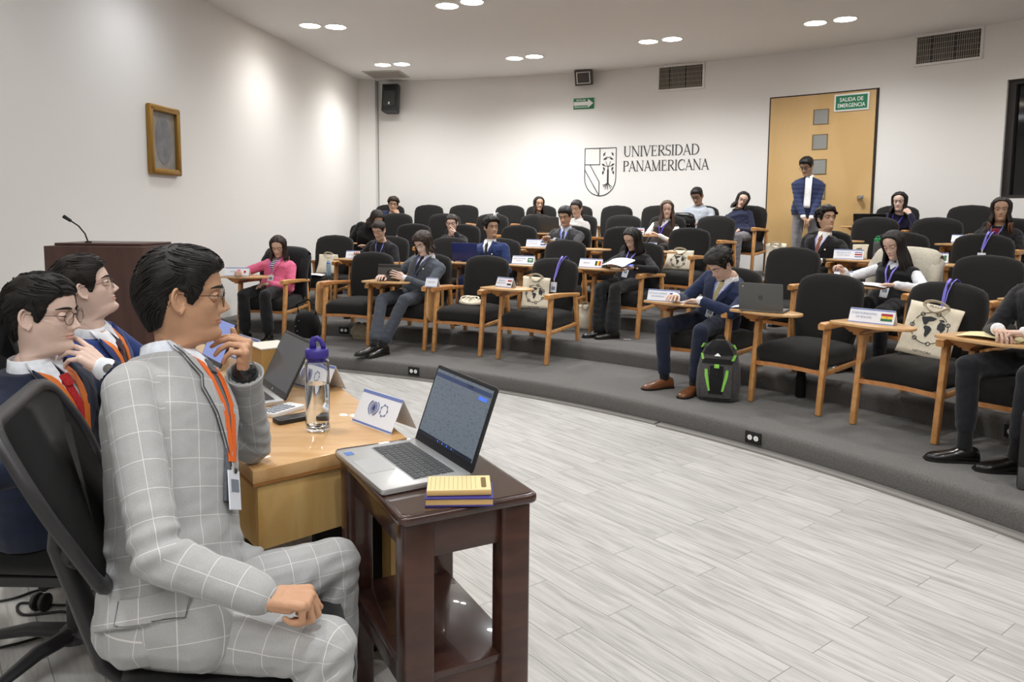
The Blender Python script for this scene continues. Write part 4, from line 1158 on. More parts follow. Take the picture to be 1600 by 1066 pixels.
# ------------------------------------------------------------------ lecture chairs
oak = wood('oak', '#cd9a63', '#b98148', .38, (6, 6, 6), axis_noise=3.0, coat=.15)
oakd = wood('oak_red', '#bf8550', '#a96c3a', .38, (6, 6, 6), axis_noise=3.0, coat=.15)
uph = fabric('upholstery_black', '#232221', rough=.95, bump=.7, bscale=520, var=.22, vscale=260, sheen=.1)
tabm = wood('tablet_wood', '#d2a878', '#c09560', .32, (3, 12, 3), axis_noise=2.5, coat=.2)
def cushion(rows):
    """rows: list of (center, half width, half depth, axis up normal frame) -> puffy loft along z"""
    return loft(rows)
def build_chair(name='lecture_chair', tablet='none'):
    t = thing(name, 'x', 'chair')
    for sg, nm in ((-1, 'r'), (1, 'l')):
        x = .255 * sg
        MB().add(bar((x, -.285, 0), (x, -.215, .585), .036, .040, .036, .052, bev=.007)).build('leg', oak, t, angle=50)
        MB().add(bar((x, .325, 0), (x, .235, .575), .034, .038, .034, .046, bev=.007)).build('leg', oak, t, angle=50)
        a = MB(); P = [(x, -.30, .598), (x, -.26, .601), (x, -.10, .600), (x, .10, .590), (x, .285, .578)]
        R = []
        for p, (w_, h) in zip(P, ((.046, .040), (.058, .050), (.056, .042), (.050, .036), (.044, .034))):
            R.append([Vector(p) + Vector((q[0], 0, q[1])) for q in roundpoly([(-w_ / 2, -h / 2), (w_ / 2, -h / 2), (w_ / 2, h / 2), (-w_ / 2, h / 2)], .010, 3)])
        a.add(loft(R)); a.build('armrest', oakd if sg < 0 else oak, t, angle=45)
        MB().add(bar((x, -.250, .275), (x, .27, .305), .022, .034, bev=.006)).build('stretcher', oak, t, angle=50)
    fr_ = MB(); R = []
    for i in range(9):
        u = i / 8; x = lerp(-.24, .24, u); z = .283 + .010 * (1 - (2 * u - 1) ** 2)
        R.append([Vector((x, -.262 + a, z + b)) for a, b in ((-.012, -.014), (.012, -.014), (.012, .014), (-.012, .014))])
    fr_.add(loft(R)).build('front_rail', oakd, t, angle=30); MB().add(box(0, .25, .30, .48, .026, .04, .004)).build('rear_rail', oakd, t, angle=30)
    # seat cushion
    R = []
    for z, w_, d, rr in ((.298, .215, .245, .05), (.305, .232, .262, .06), (.33, .240, .272, .06), (.385, .242, .274, .06), (.412, .236, .268, .07), (.428, .215, .245, .08), (.434, .16, .19, .08), (.436, .06, .08, .03)):
        ring = roundpoly([(-w_, -d), (w_, -d), (w_, d), (-w_, d)], rr, 5); r = []
        for (x, y) in ring:
            r.append(Vector((x, y - .010, z + (.012 * (1 - (x / .24) ** 2) - .014 * sm((-y - .15) / .12) if z > .40 else 0) - .02 * (y / .26) * 0)))
        R.append(r)
    MB().add(loft(R)).build('seat', uph, t, angle=180)
    # backrest: arched outline swept through a thickness, reclined
    n = 30; out = []
    def outline(k):
        pts = []
        for (x, z) in [(-.205, .0), (-.222, .10), (-.238, .22), (-.243, .33), (-.240, .42), (-.222, .475), (-.19, .498), (-.12, .520), (0, .530)]: pts.append((x * k, .265 + (z - .265) * (k * .985 + .015)))
        return pts + [(-x, z) for x, z in pts[-2::-1]]
    R = []
    for y, k in ((-.052, .72), (-.050, .90), (-.040, .97), (-.018, 1.0), (.018, 1.0), (.034, .97), (.042, .90), (.044, .6)):
        r = []
        for x, z in outline(k):
            bul = -.012 * (1 - (x / .25) ** 2) * sm(1 - abs(z - .27) / .3)
            r.append(Vector((x, y + (bul if y < 0 else 0), z)))
        R.append(r)
    BM = T(0, .225, .385) @ RX(-10.5)
    MB().add(loft(R)).build('backrest', uph, t, angle=60, M=BM)
    if tablet == 'open':
        tp = roundpoly([(-.40, -.40), (-.06, -.41), (.10, -.33), (.085, -.20), (-.12, -.10), (-.37, -.10)], .05, 6)
        tb = MB().add(prism(tp, .642, .660, .004)).build('writing_tablet', tabm, t, angle=40)
        MB().add(loft([[Vector((-.33, -.36, .640)), Vector((-.15, -.36, .640)), Vector((-.15, -.20, .640)), Vector((-.33, -.20, .640))], [Vector((-.285, -.32, .595)), Vector((-.225, -.32, .595)), Vector((-.225, -.22, .595)), Vector((-.285, -.22, .595))]])).build('bracket', oakd, tb, smooth=False)
    elif tablet == 'folded':
        tp = roundpoly([(.02, .0), (.30, .0), (.33, .30), (.22, .36), (.04, .34)], .05, 6)
        tb = MB().add(prism(tp, -.009, .009, .004), 0, frame((-.325, .02, .62), Vector((0, -1, 0)), Vector((0, 0, -1)), Vector((1, 0, 0)))).build('writing_tablet', tabm, t, angle=40)
        MB().add(box(-.305, -.12, .50, .02, .06, .16, .003)).build('bracket', dk, tb, smooth=False)
    return t
proto = {k: build_chair('lecture_chair', k) for k in ('none', 'open', 'folded')}
USED = set()
def chair_M(row, az, dr=0.0, dyaw=0.0):
    r = edge(row) + 1.195 - .33 + dr; p = pol(r, az); return T(p.x, p.y, lev(row)) @ RZ(-az + dyaw)
def chair(row, az, kind, label, group, dr=0.0, dyaw=0.0):
    M = chair_M(row, az, dr, dyaw)
    if kind not in USED:
        USED.add(kind); o = proto[kind]; o.matrix_world = M; o['label'] = label; o['group'] = group
    else: o = dup(proto[kind], M, label, group)
    return o
G_ = {1: 'chairs in the front row', 2: 'chairs in the second row', 3: 'chairs in the third row', 4: 'chairs in the fourth row', 5: 'chairs in the back row by the wall'}
CH = [
 (1,11.32,'open','black chair with open tablet under the woman in the pink blazer'),
 (1,18.36,'folded','empty front-row chair between the pink blazer woman and the man with the tablet device'),
 (1,23.01,'open','black chair under the man in the grey suit holding a tablet device'),
 (1,27.5,'folded','empty front-row chair with a flattened canvas bag on its seat'),
 (1,32.65,'open','empty front-row chair with an upright tote bag and a lanyard on its back'),
 (1,44.64,'open','black chair under the man in the navy suit and brown shoes'),
 (1,50.04,'open','empty front-row chair whose tablet carries the open grey laptop'),
 (1,55.5,'open','empty front-row chair with large tote bag and folded lanyard, beside the Bolivia card'),
 (1,60.3,'open','chair at the right edge of the front row, under the man with clasped hands'),
 (2,11.99,'none','empty second-row chair at the left with tote bag and paper on its seat'),
 (2,16.44,'open','chair under the woman in the black blazer writing behind the front row'),
 (2,21.17,'none','empty second-row chair behind the blue folder'),
 (2,25.15,'open','chair under the young man in the bright blue suit'),
 (2,30.0,'open','empty second-row chair whose tablet carries the green flag card'),
 (2,35.38,'open','chair under the long-haired woman all in black reading papers'),
 (2,44.82,'none','empty second-row chair behind the open grey laptop'),
 (2,50.62,'open','chair with a cream jacket over its back under the woman with white sleeves'),
 (2,54.26,'none','empty second-row chair directly behind the large tote bag and lanyard'),
 (2,59.0,'open','second-row chair cut by the right edge, carrying a country card'),
 (3,11.96,'open','chair under the person bent over in a black coat'),
 (3,15.66,'none','empty third-row chair behind the woman in the black blazer with lanyard'),
 (3,19.52,'none','chair under the woman resting her mouth on her hand'),
 (3,23.84,'none','empty third-row chair right behind the young man in the bright blue suit'),
 (3,27.84,'open','chair under the man in the dark grey suit with folded hands'),
 (3,31.44,'open','empty third-row chair with bare open tablet behind the woman in black'),
 (3,35.93,'open','empty third-row chair with a slumped tote bag on its seat'),
 (3,44.14,'none','chair under the man with the brown tie'),
 (3,47.99,'open','empty third-row chair behind the woman with white sleeves'),
 (3,51.72,'open','empty third-row chair with a purple lanyard hung over its back'),
 (4,12.2,'none','empty fourth-row chair just right of the bent-over person in a black coat'),
 (4,15.93,'none','empty fourth-row chair behind the woman resting her mouth on her hand'),
 (4,19.63,'none','empty fourth-row chair with a white badge on top of its back'),
 (4,22.98,'none','empty fourth-row chair left of the open dark laptop'),
 (4,26.2,'open','chair under the woman in the pale grey sweater'),
 (4,29.3,'none','empty fourth-row chair between the grey sweater woman and the white turtleneck woman'),
 (4,32.32,'open','chair under the woman with white turtleneck and long light brown hair'),
 (4,35.5,'folded','empty fourth-row chair in front of the woman in the navy sweater'),
 (4,44.7,'open','empty fourth-row chair below the black laptop, right of the door'),
 (4,47.75,'none','empty fourth-row chair left of the woman in maroon'),
 (4,50.95,'open','chair under the woman in a black blazer and maroon shirt'),
 (5,9.9,'none','chair under the curly-haired boy with his hand on his chin'),
 (5,12.75,'none','first empty back-row chair right of the curly-haired boy'),
 (5,15.64,'none','second empty back-row chair right of the curly-haired boy'),
 (5,18.97,'none','third empty back-row chair right of the curly-haired boy'),
 (5,21.52,'none','chair under the dark-haired girl behind the open dark laptop'),
 (5,24.17,'none','empty back-row chair behind the grey sweater woman'),
 (5,26.84,'none','empty back-row chair just below the crest'),
 (5,29.91,'none','empty back-row chair left of the man in the grey sweatshirt'),
 (5,32.81,'none','chair under the man in the grey sweatshirt'),
 (5,35.82,'none','chair under the woman in the navy sweater beside the door'),
 (5,44.18,'open','chair under the girl in navy right of the door'),
 (5,47.75,'none','empty back-row chair below the dark window'),
]
for row, az, kind, lab in CH:
    dr = {(5, 12.75): .12, (5, 18.97): .12, (5, 26.84): .12}.get((row, az), 0)
    chair(row, az, kind, lab, G_[row], dr)
for k in proto: assert k in USED
# ------------------------------------------------------------------ the audience
LY = '#8079d6'
def CM(r, a): return chair_M(r, a)
K1 = ((-.12, -.40, .475), (.12, -.40, .475)); A1_ = ((-.13, -.36, .085), (.13, -.37, .085))
LAPL = (.09, -.24, .565); TABR = (-.16, -.26, .705)
# front row
person('woman in a pink blazer and striped top by the left wall', CM(1, 11.32), (.04, .04, .955), (14, 22, 0), s=.92, sex='f', skin='a',
       hair=('long', '#2b1e19', dict(tips='#6b4a38', length=.24, fwd=.07)), outfit='blazer', c=dict(top='#d96a8c', shirt='#e9e6e4', stripes='#26262a', collar=False, legs='#1f1e20', vee=.34, legw=.07),
       R=(-.20, -.33, .70), Rp=(-1, .1, -.4), L=(.06, -.20, .58), Ld=(-.7, -.6, -.1), Rc=(55, 60, 40), hip=(0, .03, .52), knees=K1, ankles=A1_, lanyard=LY, lid=.85, seed=2)
person('man with wavy brown hair in a grey suit using a tablet device', CM(1, 23.01), (.082, .0, 1.02), (-8, 22, -4), s=.95, skin='e',
       hair=('midm', '#32261f', {}), c=dict(top='#4b5058', shirt='#d9dbe4', tie='#22262f', legs='#3f434b', legw=.058, vee=.28), pin=True,
       R=(-.20, -.27, .70), L=(.03, -.26, .69), Ld=(-.75, -.45, .35), Lpalm=(-.6, .6, -.2), Lp=(.8, .1, -.6), Rp=(-.6, .3, -.6), hip=(.02, .02, .53),
       knees=((-.13, -.42, .49), (.10, -.40, .49)), ankles=((-.02, -.74, .11), (.02, -.66, .09)), toes=((-.5, -1, 0), (-.2, -1, 0)), lanyard=LY, badge=False, lid=.8, seed=5, syaw=-8)
person('young man in a navy suit with gold tie and brown leather shoes, head bent', CM(1, 44.64), (.11, -.12, .955), (-20, 38, 6), s=.95, skin='c',
       hair=('curly', '#1d1917', dict(curl=.4, top=.034)), c=dict(top='#27304c', shirt='#e6e6e8', tie='#b5ad80', legs='#1f2536', tielen=.44, vee=.32),
       R=(-.13, -.34, .70), L=(.08, -.33, .69), Ld=(-1, -.1, -.05), Lp=(1, .1, -.5), hip=(.0, .07, .53), knees=((-.20, -.40, .475), (.14, -.42, .475)), ankles=((-.17, -.40, .085), (.10, -.42, .085)),
       toes=((-.45, -1, 0), (0, -1, 0)), shoe='#6f4429', lanyard='#7f8ad8', lid=.9, seed=7, syaw=-6)
person('man in a black suit with clasped hands, half out of view at the right edge', CM(1, 60.3), (0, .0, 1.12), (5, 14, 0), s=.97, skin='c', hair=('short', '#1d1917', {}),
       c=dict(top='#1e1e22', shirt='#e9e9ec', tie='#2a2f45', legs='#1e1f24', hem=.74), R=(-.10, -.29, .72), L=(.04, -.28, .72), Rd=(.6, -.6, -.1), Ld=(-.75, -.5, -.1), Rc=(40, 45, 30), Lc=(35, 45, 30), hip=(0, .10, .54),
       knees=((-.17, -.42, .52), (.13, -.40, .52)), ankles=((-.14, -.46, .085), (.09, -.40, .085)), toes=((-.7, -.8, 0), (-.7, -.8, 0)), sock='#1b1b1e', shoe='#0f0e0e', seed=9)
# second row
person('woman in a black blazer with lanyard, writing between pink blazer and grey suit', CM(2, 16.44), (.045, -.10, .985), (0, 24, 0), s=.90, sex='f', skin='a', hair=('bun', '#221a17', {}),
       outfit='blazer', c=dict(top='#222125', shirt='#1c1b1f', collar=False, legs='#1c1c20'), R=TABR, L=(.12, -.24, .62), hip=(0, .10, .52), lanyard='#7f86da', badge=False, lid=.85, seed=11)
person('young man in a bright blue suit and dark tie glancing to his left', CM(2, 25.15), (.016, .02, 1.03), (48, -4, 0), s=.92, skin='b', hair=('curly', '#191615', dict(curl=.5, top=.034)),
       c=dict(top='#26345e', shirt='#e6e4e2', tie='#262a33', legs='#2a3358', vee=.26), pin=True, R=(-.27, -.22, .66), L=(.10, -.22, .60), Rp=(-1, .2, -.4), hip=(.02, .05, .53), seed=12, lid=.3, gaze=(.3, 0))
person('woman with long dark hair all in black with a purple lanyard, reading stapled papers', CM(2, 35.38), (.024, .02, .945), (-6, 26, -3), s=.90, sex='f', skin='a', hair=('long', '#1f1a18', dict(length=.30, tips='#3a2922', fwd=.08)),
       outfit='top', c=dict(top='#1d1c1f', legs='#2a2a2c', legw=.085, hem=.93), R=(-.05, -.30, .70), L=(.20, -.27, .68), Ld=(-.9, -.2, .1), Lp=(1, .1, -.3), Rp=(-1, .1, -.5), hip=(0, .02, .52),
       knees=((-.09, -.40, .48), (.07, -.40, .48)), ankles=((-.09, -.40, .085), (.05, -.40, .085)), toes=((-.6, -.8, 0), (-.6, -.8, 0)), lanyard=LY, lid=.85, seed=13)
person('woman with long dark hair, black vest over white sleeves, one hand raised', CM(2, 50.62), (.013, .03, .965), (-4, 18, -6), s=.90, sex='f', skin='c', hair=('long', '#1e1817', dict(length=.25, fwd=.06)),
       outfit='vest', c=dict(top='#1d1d20', shirt='#dcdfe4', legs='#1c1c1f', vee=.12), R=(-.22, -.28, .76), Rp=(-1, .1, -.6), Rd=(-.2, -.6, .5), Rc=(50, 55, 30), L=(.17, -.27, .68), Ld=(-.9, -.3, 0), Lp=(1, .1, -.4), hip=(0, .03, .52), lanyard=LY, lid=.85, seed=14)
# third row
person('person in a black coat bent far over, hair covering the face, left side', CM(3, 11.96), (.32, -.14, .97), (40, 42, 10), s=.92, sex='f', skin='b', hair=('long', '#2a211d', dict(length=.10, fwd=.02)),
       outfit='top', c=dict(top='#19181a', legs='#1a1a1c'), R=(.0, -.3, .66), L=(.25, -.25, .60), hip=(0, .06, .52), seed=15, lid=.9)
person('woman with tied-back dark hair in a black blazer resting her mouth on her hand', CM(3, 19.52), (.009, -.08, .925), (14, 10, 0), s=.90, sex='f', skin='c', hair=('bun', '#2a201b', {}), outfit='blazer',
       c=dict(top='#1e1d21', shirt='#20232e', collar=False, legs='#1c1c20'), L=(.12, -.21, .80), Ld=(-.9, .0, .25), Lpalm=(0, 1, .2), Lc=(45, 45, 30), Lp=(.6, -.1, -1), R=(-.1, -.22, .58), hip=(0, .08, .52), lanyard='#7f86da', badge=False, seed=16, lid=.4)
person('man with slick black hair in a dark grey suit, hands folded before him', CM(3, 27.84), (.046, -.05, 1.02), (4, 14, 0), s=.92, skin='b', hair=('short', '#16120f', dict(top=.026, front=.006)),
       c=dict(top='#3c3b3d', shirt='#b5bccb', tie='#3c4254', legs='#2a2a2e', vee=.28), R=(-.12, -.27, .74), L=(.02, -.26, .74), Ld=(-1, -.2, 0), Lp=(1, .1, -.4), hip=(.02, .10, .53), lanyard='#5d55e0', badge=False, lid=.6, seed=17)
person('man with curly dark hair, black suit and brown tie looking up to the side', CM(3, 44.14), (.087, .04, 1.02), (55, -10, 0), s=.92, skin='b', hair=('curly', '#1c1715', dict(back=.012)),
       c=dict(top='#1f1e20', shirt='#e4e2de', tie='#8d5a4a', legs='#1c1c1e', vee=.32), pin=True, R=(.06, -.20, .62), L=(.16, -.21, .62), Ld=(-.9, -.3, 0), Lp=(1, .1, -.4), hip=(.04, .04, .53), lanyard='#9a8fd8', badge=False, lid=.25, gaze=(.3, .2), seed=18)
# fourth row
person('woman with dark ponytail in a pale grey sweater below the crest', CM(4, 26.2), (.043, .04, .99), (-4, 14, 0), s=.90, sex='f', skin='a', hair=('pony', '#1f1917', {}), outfit='top', c=dict(top='#bdbab8', legs='#33333a', collar=True),
       R=(-.12, -.24, .66), L=(.1, -.22, .6), hip=(0, .03, .52), lid=.6, seed=19)
person('woman with long light brown hair and white turtleneck under a dark vest facing the camera', CM(4, 32.32), (.078, .06, .98), (22, 4, 0), s=.90, sex='f', skin='c', hair=('long', '#4a382c', dict(length=.27, fwd=.07)), outfit='vest',
       c=dict(top='#3a312c', shirt='#e6e3e0', vee=.16, legs='#2a2523'), R=(-.06, -.24, .66), L=(.10, -.25, .66), Ld=(-.8, -.2, .4), hip=(.02, .03, .52), lanyard='#5d55e0', badge=False, lid=.25, seed=20)
person('woman with long dark hair in a black blazer over a maroon shirt', CM(4, 50.95), (.022, .0, .985), (18, 2, 0), s=.92, sex='f', skin='b', hair=('long', '#211815', dict(length=.20, tips='#5b3a26', fwd=.04)), outfit='blazer',
       c=dict(top='#1f1d20', shirt='#7a2433', collar=False, legs='#1c1c1e'), R=TABR, L=LAPL, hip=(0, .05, .52), lanyard='#7f86da', badge=False, lid=.3, seed=21)
# back row
person('boy with curly brown hair in a navy jacket, chin on hand, last row', CM(5, 9.9), (.185, -.08, .90), (16, 2, 4), s=.90, skin='b', hair=('curly', '#2d2119', {}), c=dict(top='#27304d', shirt='#e6e4e2', legs='#22242c', vee=.2),
       L=(.30, -.20, .74), Ld=(-.45, .15, .8), Lpalm=(-.6, .7, 0), Lc=(50, 50, 30), Lp=(.5, -.2, -1), R=(-.1, -.22, .58), hip=(.03, .10, .52), seed=22, lid=.5)
person('girl with long dark hair behind the open dark laptop in the back row', CM(5, 21.52), (.045, .06, .925), (34, 0, 4), s=.88, sex='f', skin='b', hair=('long', '#1e1715', dict(length=.22, fwd=.03)), outfit='top', c=dict(top='#26242a', legs='#1c1c1e'),
       R=(-.1, -.22, .62), L=LAPL, hip=(0, .02, .52), lid=.5, seed=23)
_, HB = person('man with glasses in a pale blue grey sweatshirt looking down, back row', CM(5, 32.81), (.003, .08, 1.03), (2, 22, -6), s=.95, skin='d', hair=('short', '#141110', dict(top=.018, thick=.007)), outfit='top', c=dict(top='#a3a8b0', legs='#33363d', collar=True),
       R=(-.06, -.20, .66), L=(.13, -.22, .66), Ld=(-.7, -.5, -.2), hip=(0, .05, .53), glasses='rect', lid=.8, seed=24)
person('woman with dark bobbed hair, glasses and navy sweater slouching next to the door', CM(5, 35.82), (-.019, .08, .975), (22, 4, 22), s=.93, sex='f', skin='c', hair=('long', '#1b1615', dict(length=.10, fwd=.02)), outfit='top', c=dict(top='#22263c', legs='#6e6c70', collar=True, legw=.06),
       R=(-.06, -.20, .60), L=(.05, -.21, .59), Rd=(.3, -.9, -.5), Ld=(-.5, -.8, -.5), hip=(0, -.02, .52), knees=((-.11, -.46, .50), (.12, -.45, .50)), ankles=((-.12, -.55, .085), (.13, -.55, .085)), glasses='rect', lid=.7, seed=25)
person('girl in navy resting her cheek on her hand behind a black laptop', CM(5, 44.18), (.125, -.05, .945), (8, 4, 0), s=.90, sex='f', skin='e', hair=('long', '#1a1515', dict(length=.16, fwd=.03)), outfit='top', c=dict(top='#25243a', legs='#1c1c22', collar=True),
       L=(.28, -.16, .80), Ld=(-.6, .1, .6), Lpalm=(-.6, .6, 0), Lc=(50, 50, 30), Lp=(.6, -.2, -1), R=(-.1, -.22, .66), hip=(.04, .08, .52), lanyard='#5d55e0', badge=False, seed=26, lid=.3)
# standing man by the door
SMx, SMy = 3.75, 9.72
person('standing man in a navy puffer jacket in front of the wooden door', T(SMx, SMy, lev(5)) @ RZ(-20), (-.02, -.03, 1.395), (-26, 20, 0), s=.93, skin='d', hair=('short', '#15110f', dict(top=.026, front=.008)),
       outfit='puffer', c=dict(top='#2b3352', shirt='#e4e4e6', legs='#86858a', hem=.95, legw=.065), R=(-.03, -.26, .74), L=(.06, -.25, .75), Rd=(.5, -.4, -.8), Ld=(-.6, -.4, -.7), Rp=(-.5, 1, -.4), Lp=(.5, 1, -.4), hip=(0, .0, .86),
       knees=((-.10, -.02, .47), (.10, .0, .47)), ankles=((-.11, .02, .085), (.11, .04, .085)), stand=True, glasses='rect', lid=.8, seed=27, shoe='#1c1815')
# ------------------------------------------------------------------ things in the audience
paper = mat('card_white', '#e9ebf1', .5); cblue = mat('card_blue', '#7181ba', .5); ctext = mat('card_text', '#8e95b5', .6)
def P_(n, c): return mat('print_' + n, c, .5)
RED, WHT, BLU, GRN, YEL, BLK, ORA = P_('red', '#a8283a'), P_('white', '#f0f0f0'), P_('blue', '#2f3f8f'), P_('green', '#1f6b45'), P_('yellow', '#e3c43a'), P_('black', '#222224'), P_('orange', '#d9743a')
FLAGS = {
 'japan': ('disc', [WHT], RED), 'salvador': ('h', [BLU, WHT, BLU]), 'saudi': ('h', [GRN]), 'egypt': ('h', [RED, WHT, BLK]), 'belgium': ('v', [BLK, YEL, RED]),
 'costa': ('h5', [BLU, WHT, RED, RED, WHT, BLU]), 'usa': ('usa', None), 'bolivia': ('h', [RED, YEL, GRN]), 'ivory': ('v', [ORA, WHT, GRN]), 'cuba': ('h5', [BLU, WHT, BLU, WHT, BLU]), 'syria': ('h', [RED, WHT, BLK]), 'none': None}
def tent_card(M, lines, flag, label, w=.25, h=.088, d=.075, group='folded country cards', th=.0012, deco=None):
    t = thing('name_card', label, 'name card', M, group)
    mb = MB(); hd = d / 2
    for sg in (-1, 1):
        mb.add(loft([[Vector((x, sg * hd, 0)), Vector((x, 0, h)), Vector((x, 0, h - th * 2)), Vector((x, sg * (hd - th * 1.6), 0))] for x in (-w / 2, w / 2)]))
    mb.build('card', paper, t, smooth=False)
    tilt = atan2(hd, h); L = sqrt(hd * hd + h * h)
    Fr = frame((0, -hd, 0), Vector((1, 0, 0)), Vector((0, cos(tilt), -sin(tilt))), Vector((0, sin(tilt), cos(tilt))))
    bl = MB()
    bl.add(box(0, -.0006, L * .94, w, .0008, L * .085)).build('top_stripe', cblue, t, smooth=False, M=Fr)
    MB().add(box(0, -.0006, L * .05, w, .0008, L * .05)).build('bottom_stripe', cblue, t, smooth=False, M=Fr)
    if deco: deco(t, Fr, w, L)
    fl = FLAGS.get(flag) if flag else None
    tx = MB(); cx = -w * .17 if fl else 0; n = len(lines); wmax = w * (.56 if fl else .8)
    for i, s_ in enumerate(lines):
        g = text_geo(s_, L * .19, .0006, 'CENTER'); ww = max(p[0] for p in g[0]) - min(p[0] for p in g[0]); k = min(1.0, wmax / ww)
        tx.add(g, 0, Fr @ T(cx, -.001, L * (.52 + .14 * (n - 1) - .25 * i) - L * .06) @ R90 @ Matrix.Diagonal((k, 1, 1, 1)))
    if lines: tx.build('lettering', ctext, t, smooth=False)
    if fl:
        fw, fh = w * .25, L * .50; fx, fz = w * .33, L * .50; fm = MB(); ms = []
        kind = fl[0]
        if kind in ('h', 'h5'):
            cols = fl[1]; n = len(cols)
            for i, m_ in enumerate(cols):
                if m_ not in ms: ms.append(m_)
                fm.add(box(fx, -.0008, fz + fh / 2 - fh * (i + .5) / n, fw, .0008, fh / n), ms.index(m_))
        elif kind == 'v':
            cols = fl[1]; n = len(cols)
            for i, m_ in enumerate(cols):
                if m_ not in ms: ms.append(m_)
                fm.add(box(fx - fw / 2 + fw * (i + .5) / n, -.0008, fz, fw / n, .0008, fh), ms.index(m_))
        elif kind == 'disc':
            ms = [WHT, RED]; fm.add(box(fx, -.0006, fz, fw, .0006, fh), 0)
            fm.add(loft([[Vector((fx + fh * .27 * cos(a * pi / 10), -y, fz + fh * .27 * sin(a * pi / 10))) for a in range(20)] for y in (.0004, .0014)]), 1)
        elif kind == 'usa':
            ms = [RED, WHT, BLU]
            for i in range(9): fm.add(box(fx, -.0008, fz + fh / 2 - fh * (i + .5) / 9, fw, .0008, fh / 9), i % 2)
            fm.add(box(fx - fw * .28, -.0014, fz + fh * .22, fw * .44, .0008, fh * .56), 2)
        if flag == 'saudi':
            ms = ms + [WHT]; fm.add(box(fx, -.0014, fz + fh * .1, fw * .6, .0006, fh * .2), 1); fm.add(box(fx, -.0014, fz - fh * .22, fw * .45, .0006, fh * .05), 1)
        if flag == 'bolivia': ms = ms + [ORA]; fm.add(ell((fx, -.001, fz), fh * .10, .0008, fh * .10), 3)
        if flag == 'cuba': ms = ms + [RED]; fm.add(([(fx - fw / 2, -.0016, fz + fh / 2), (fx - fw / 2, -.0016, fz - fh / 2), (fx - fw * .08, -.0016, fz)], [(0, 1, 2)]), 2)
        fm.build('flag', ms, t, smooth=False, M=Fr)
    return t
ZT_ = .661
def on_tab(r, a, x=-.17, y=-.26, rz=0, z=ZT_): return chair_M(r, a) @ T(x, y, z) @ RZ(rz)
tent_card(on_tab(1, 11.32, -.22, -.33, 12), ['JAPON'], 'japan', 'white folded country card with a red disc beside the woman in pink')
tent_card(on_tab(1, 32.65, -.20, -.25, -12), ['REPUBLICA', 'ARABE DE EGIPTO'], 'egypt', 'folded card with red, white and black flag on the empty front-row tablet', w=.2)
tent_card(on_tab(1, 44.64, -.24, -.33, 14), ['ESTADOS UNIDOS', 'DE AMERICA'], 'usa', 'folded card reading ESTADOS UNIDOS DE AMERICA with stars and stripes')
tent_card(on_tab(1, 55.5, -.17, -.27, 10), ['ESTADO PLURINACIONAL', 'DE BOLIVIA'], 'bolivia', 'folded card reading ESTADO PLURINACIONAL DE BOLIVIA with red yellow green flag', w=.27)
tent_card(on_tab(2, 16.44, -.19, -.28, 10), ['ARGENTINA'], None, 'plain folded card on the tablet of the writing woman in the second row', w=.16)
tent_card(on_tab(2, 30.0, -.22, -.24, 6), ['REINO DE ARABIA', 'SAUDITA'], 'saudi', 'folded card with a solid green flag on an empty second-row tablet')
tent_card(on_tab(2, 35.38, -.27, -.26, 2), ['BELGICA'], 'belgium', 'folded card with black, yellow and red flag beside the woman in black')
tent_card(on_tab(2, 50.62, -.30, -.12, 24), ['COLOMBIA'], None, 'blue edged card half hidden beside the raised hand of the white-sleeved woman', w=.14)
tent_card(on_tab(2, 59.0, -.22, -.25, 12), ['REINO DE', 'PAISES BAJOS'], None, 'folded card cut by the right edge of the view in the second row', w=.22)
tent_card(on_tab(3, 27.84, -.20, -.30, 8), ['REPUBLICA DE', 'EL SALVADOR'], 'salvador', 'folded card with blue and white striped flag before the dark grey suit')
tent_card(on_tab(3, 35.93, -.25, -.26, 4), ['CUBA'], 'cuba', 'folded card with blue stripes left of the slumped tote bag', w=.22)
tent_card(on_tab(3, 47.99, -.22, -.30, 16), ['REPUBLICA DE', 'COSTA RICA'], 'costa', 'folded card reading COSTA RICA with blue, white and red stripes')
tent_card(on_tab(3, 51.72, -.20, -.22, 14), ['REPUBLICA DE', 'COSTA DE MARFIL'], 'ivory', 'folded card with orange, white and green flag')
tent_card(on_tab(4, 32.32, -.20, -.26, 8), ['YEMEN'], 'syria', 'folded card with red and black stripes before the white turtleneck woman', w=.22)
tent_card(on_tab(4, 50.95, -.20, -.22, 14) @ RX(-20), ['NIGERIA'], None, 'pale blue card leaning back before the woman in maroon', w=.2)
tent_card(chair_M(1, 27.5) @ T(-.285, -.26, .622) @ RZ(4), ['FRANCIA'], None, 'crumpled white card straddling two armrests beside the grey suit man', w=.13)

# lanyards hung over chair backs
def hung_lanyard(r, a, label, x=.09, ln=.20, col=LY, swing=.0):
    M = chair_M(r, a); t = thing('lanyard', label, 'lanyard', M, 'lanyards hung over chair backs'); mb = MB()
    BF = T(0, .225, .385) @ RX(-10.5)
    def q(x_, y_, z_): return BF @ Vector((x_, y_, z_))
    for sg in (-1, 1):
        pts = [q(x + .022 * sg, .052, .36), q(x + .024 * sg, .048, .46), q(x + .022 * sg, .030, .535), q(x + .018 * sg, -.01, .548), q(x + .014 * sg, -.048, .52), q(x + .010 * sg + swing * .4, -.060, .46), q(x + .004 * sg + swing, -.064, .52 - ln)]
        mb.add(tube(pts, .0095, 6, flat=.12, up=(0, 1, .2)))
    mb.build('strap', mat('ribbon_' + col, col, .6), t)
    b = q(x + swing, -.068, .52 - ln)
    b2 = MB().add(box(0, 0, -.075, .064, .003, .095, .001), 0).add(box(0, -.003, -.085, .036, .001, .03), 1); b2.build('badge', [mat('badge_white', '#dfe2ea', .25), mat('badge_print', '#7c8490', .4)], t, smooth=False, M=T(*b) @ RX(-10))
    MB().add(box(0, 0, -.014, .012, .008, .034, .002)).build('clip', mat('clip', '#c9c9c9', .3, .6), t, M=T(*b))
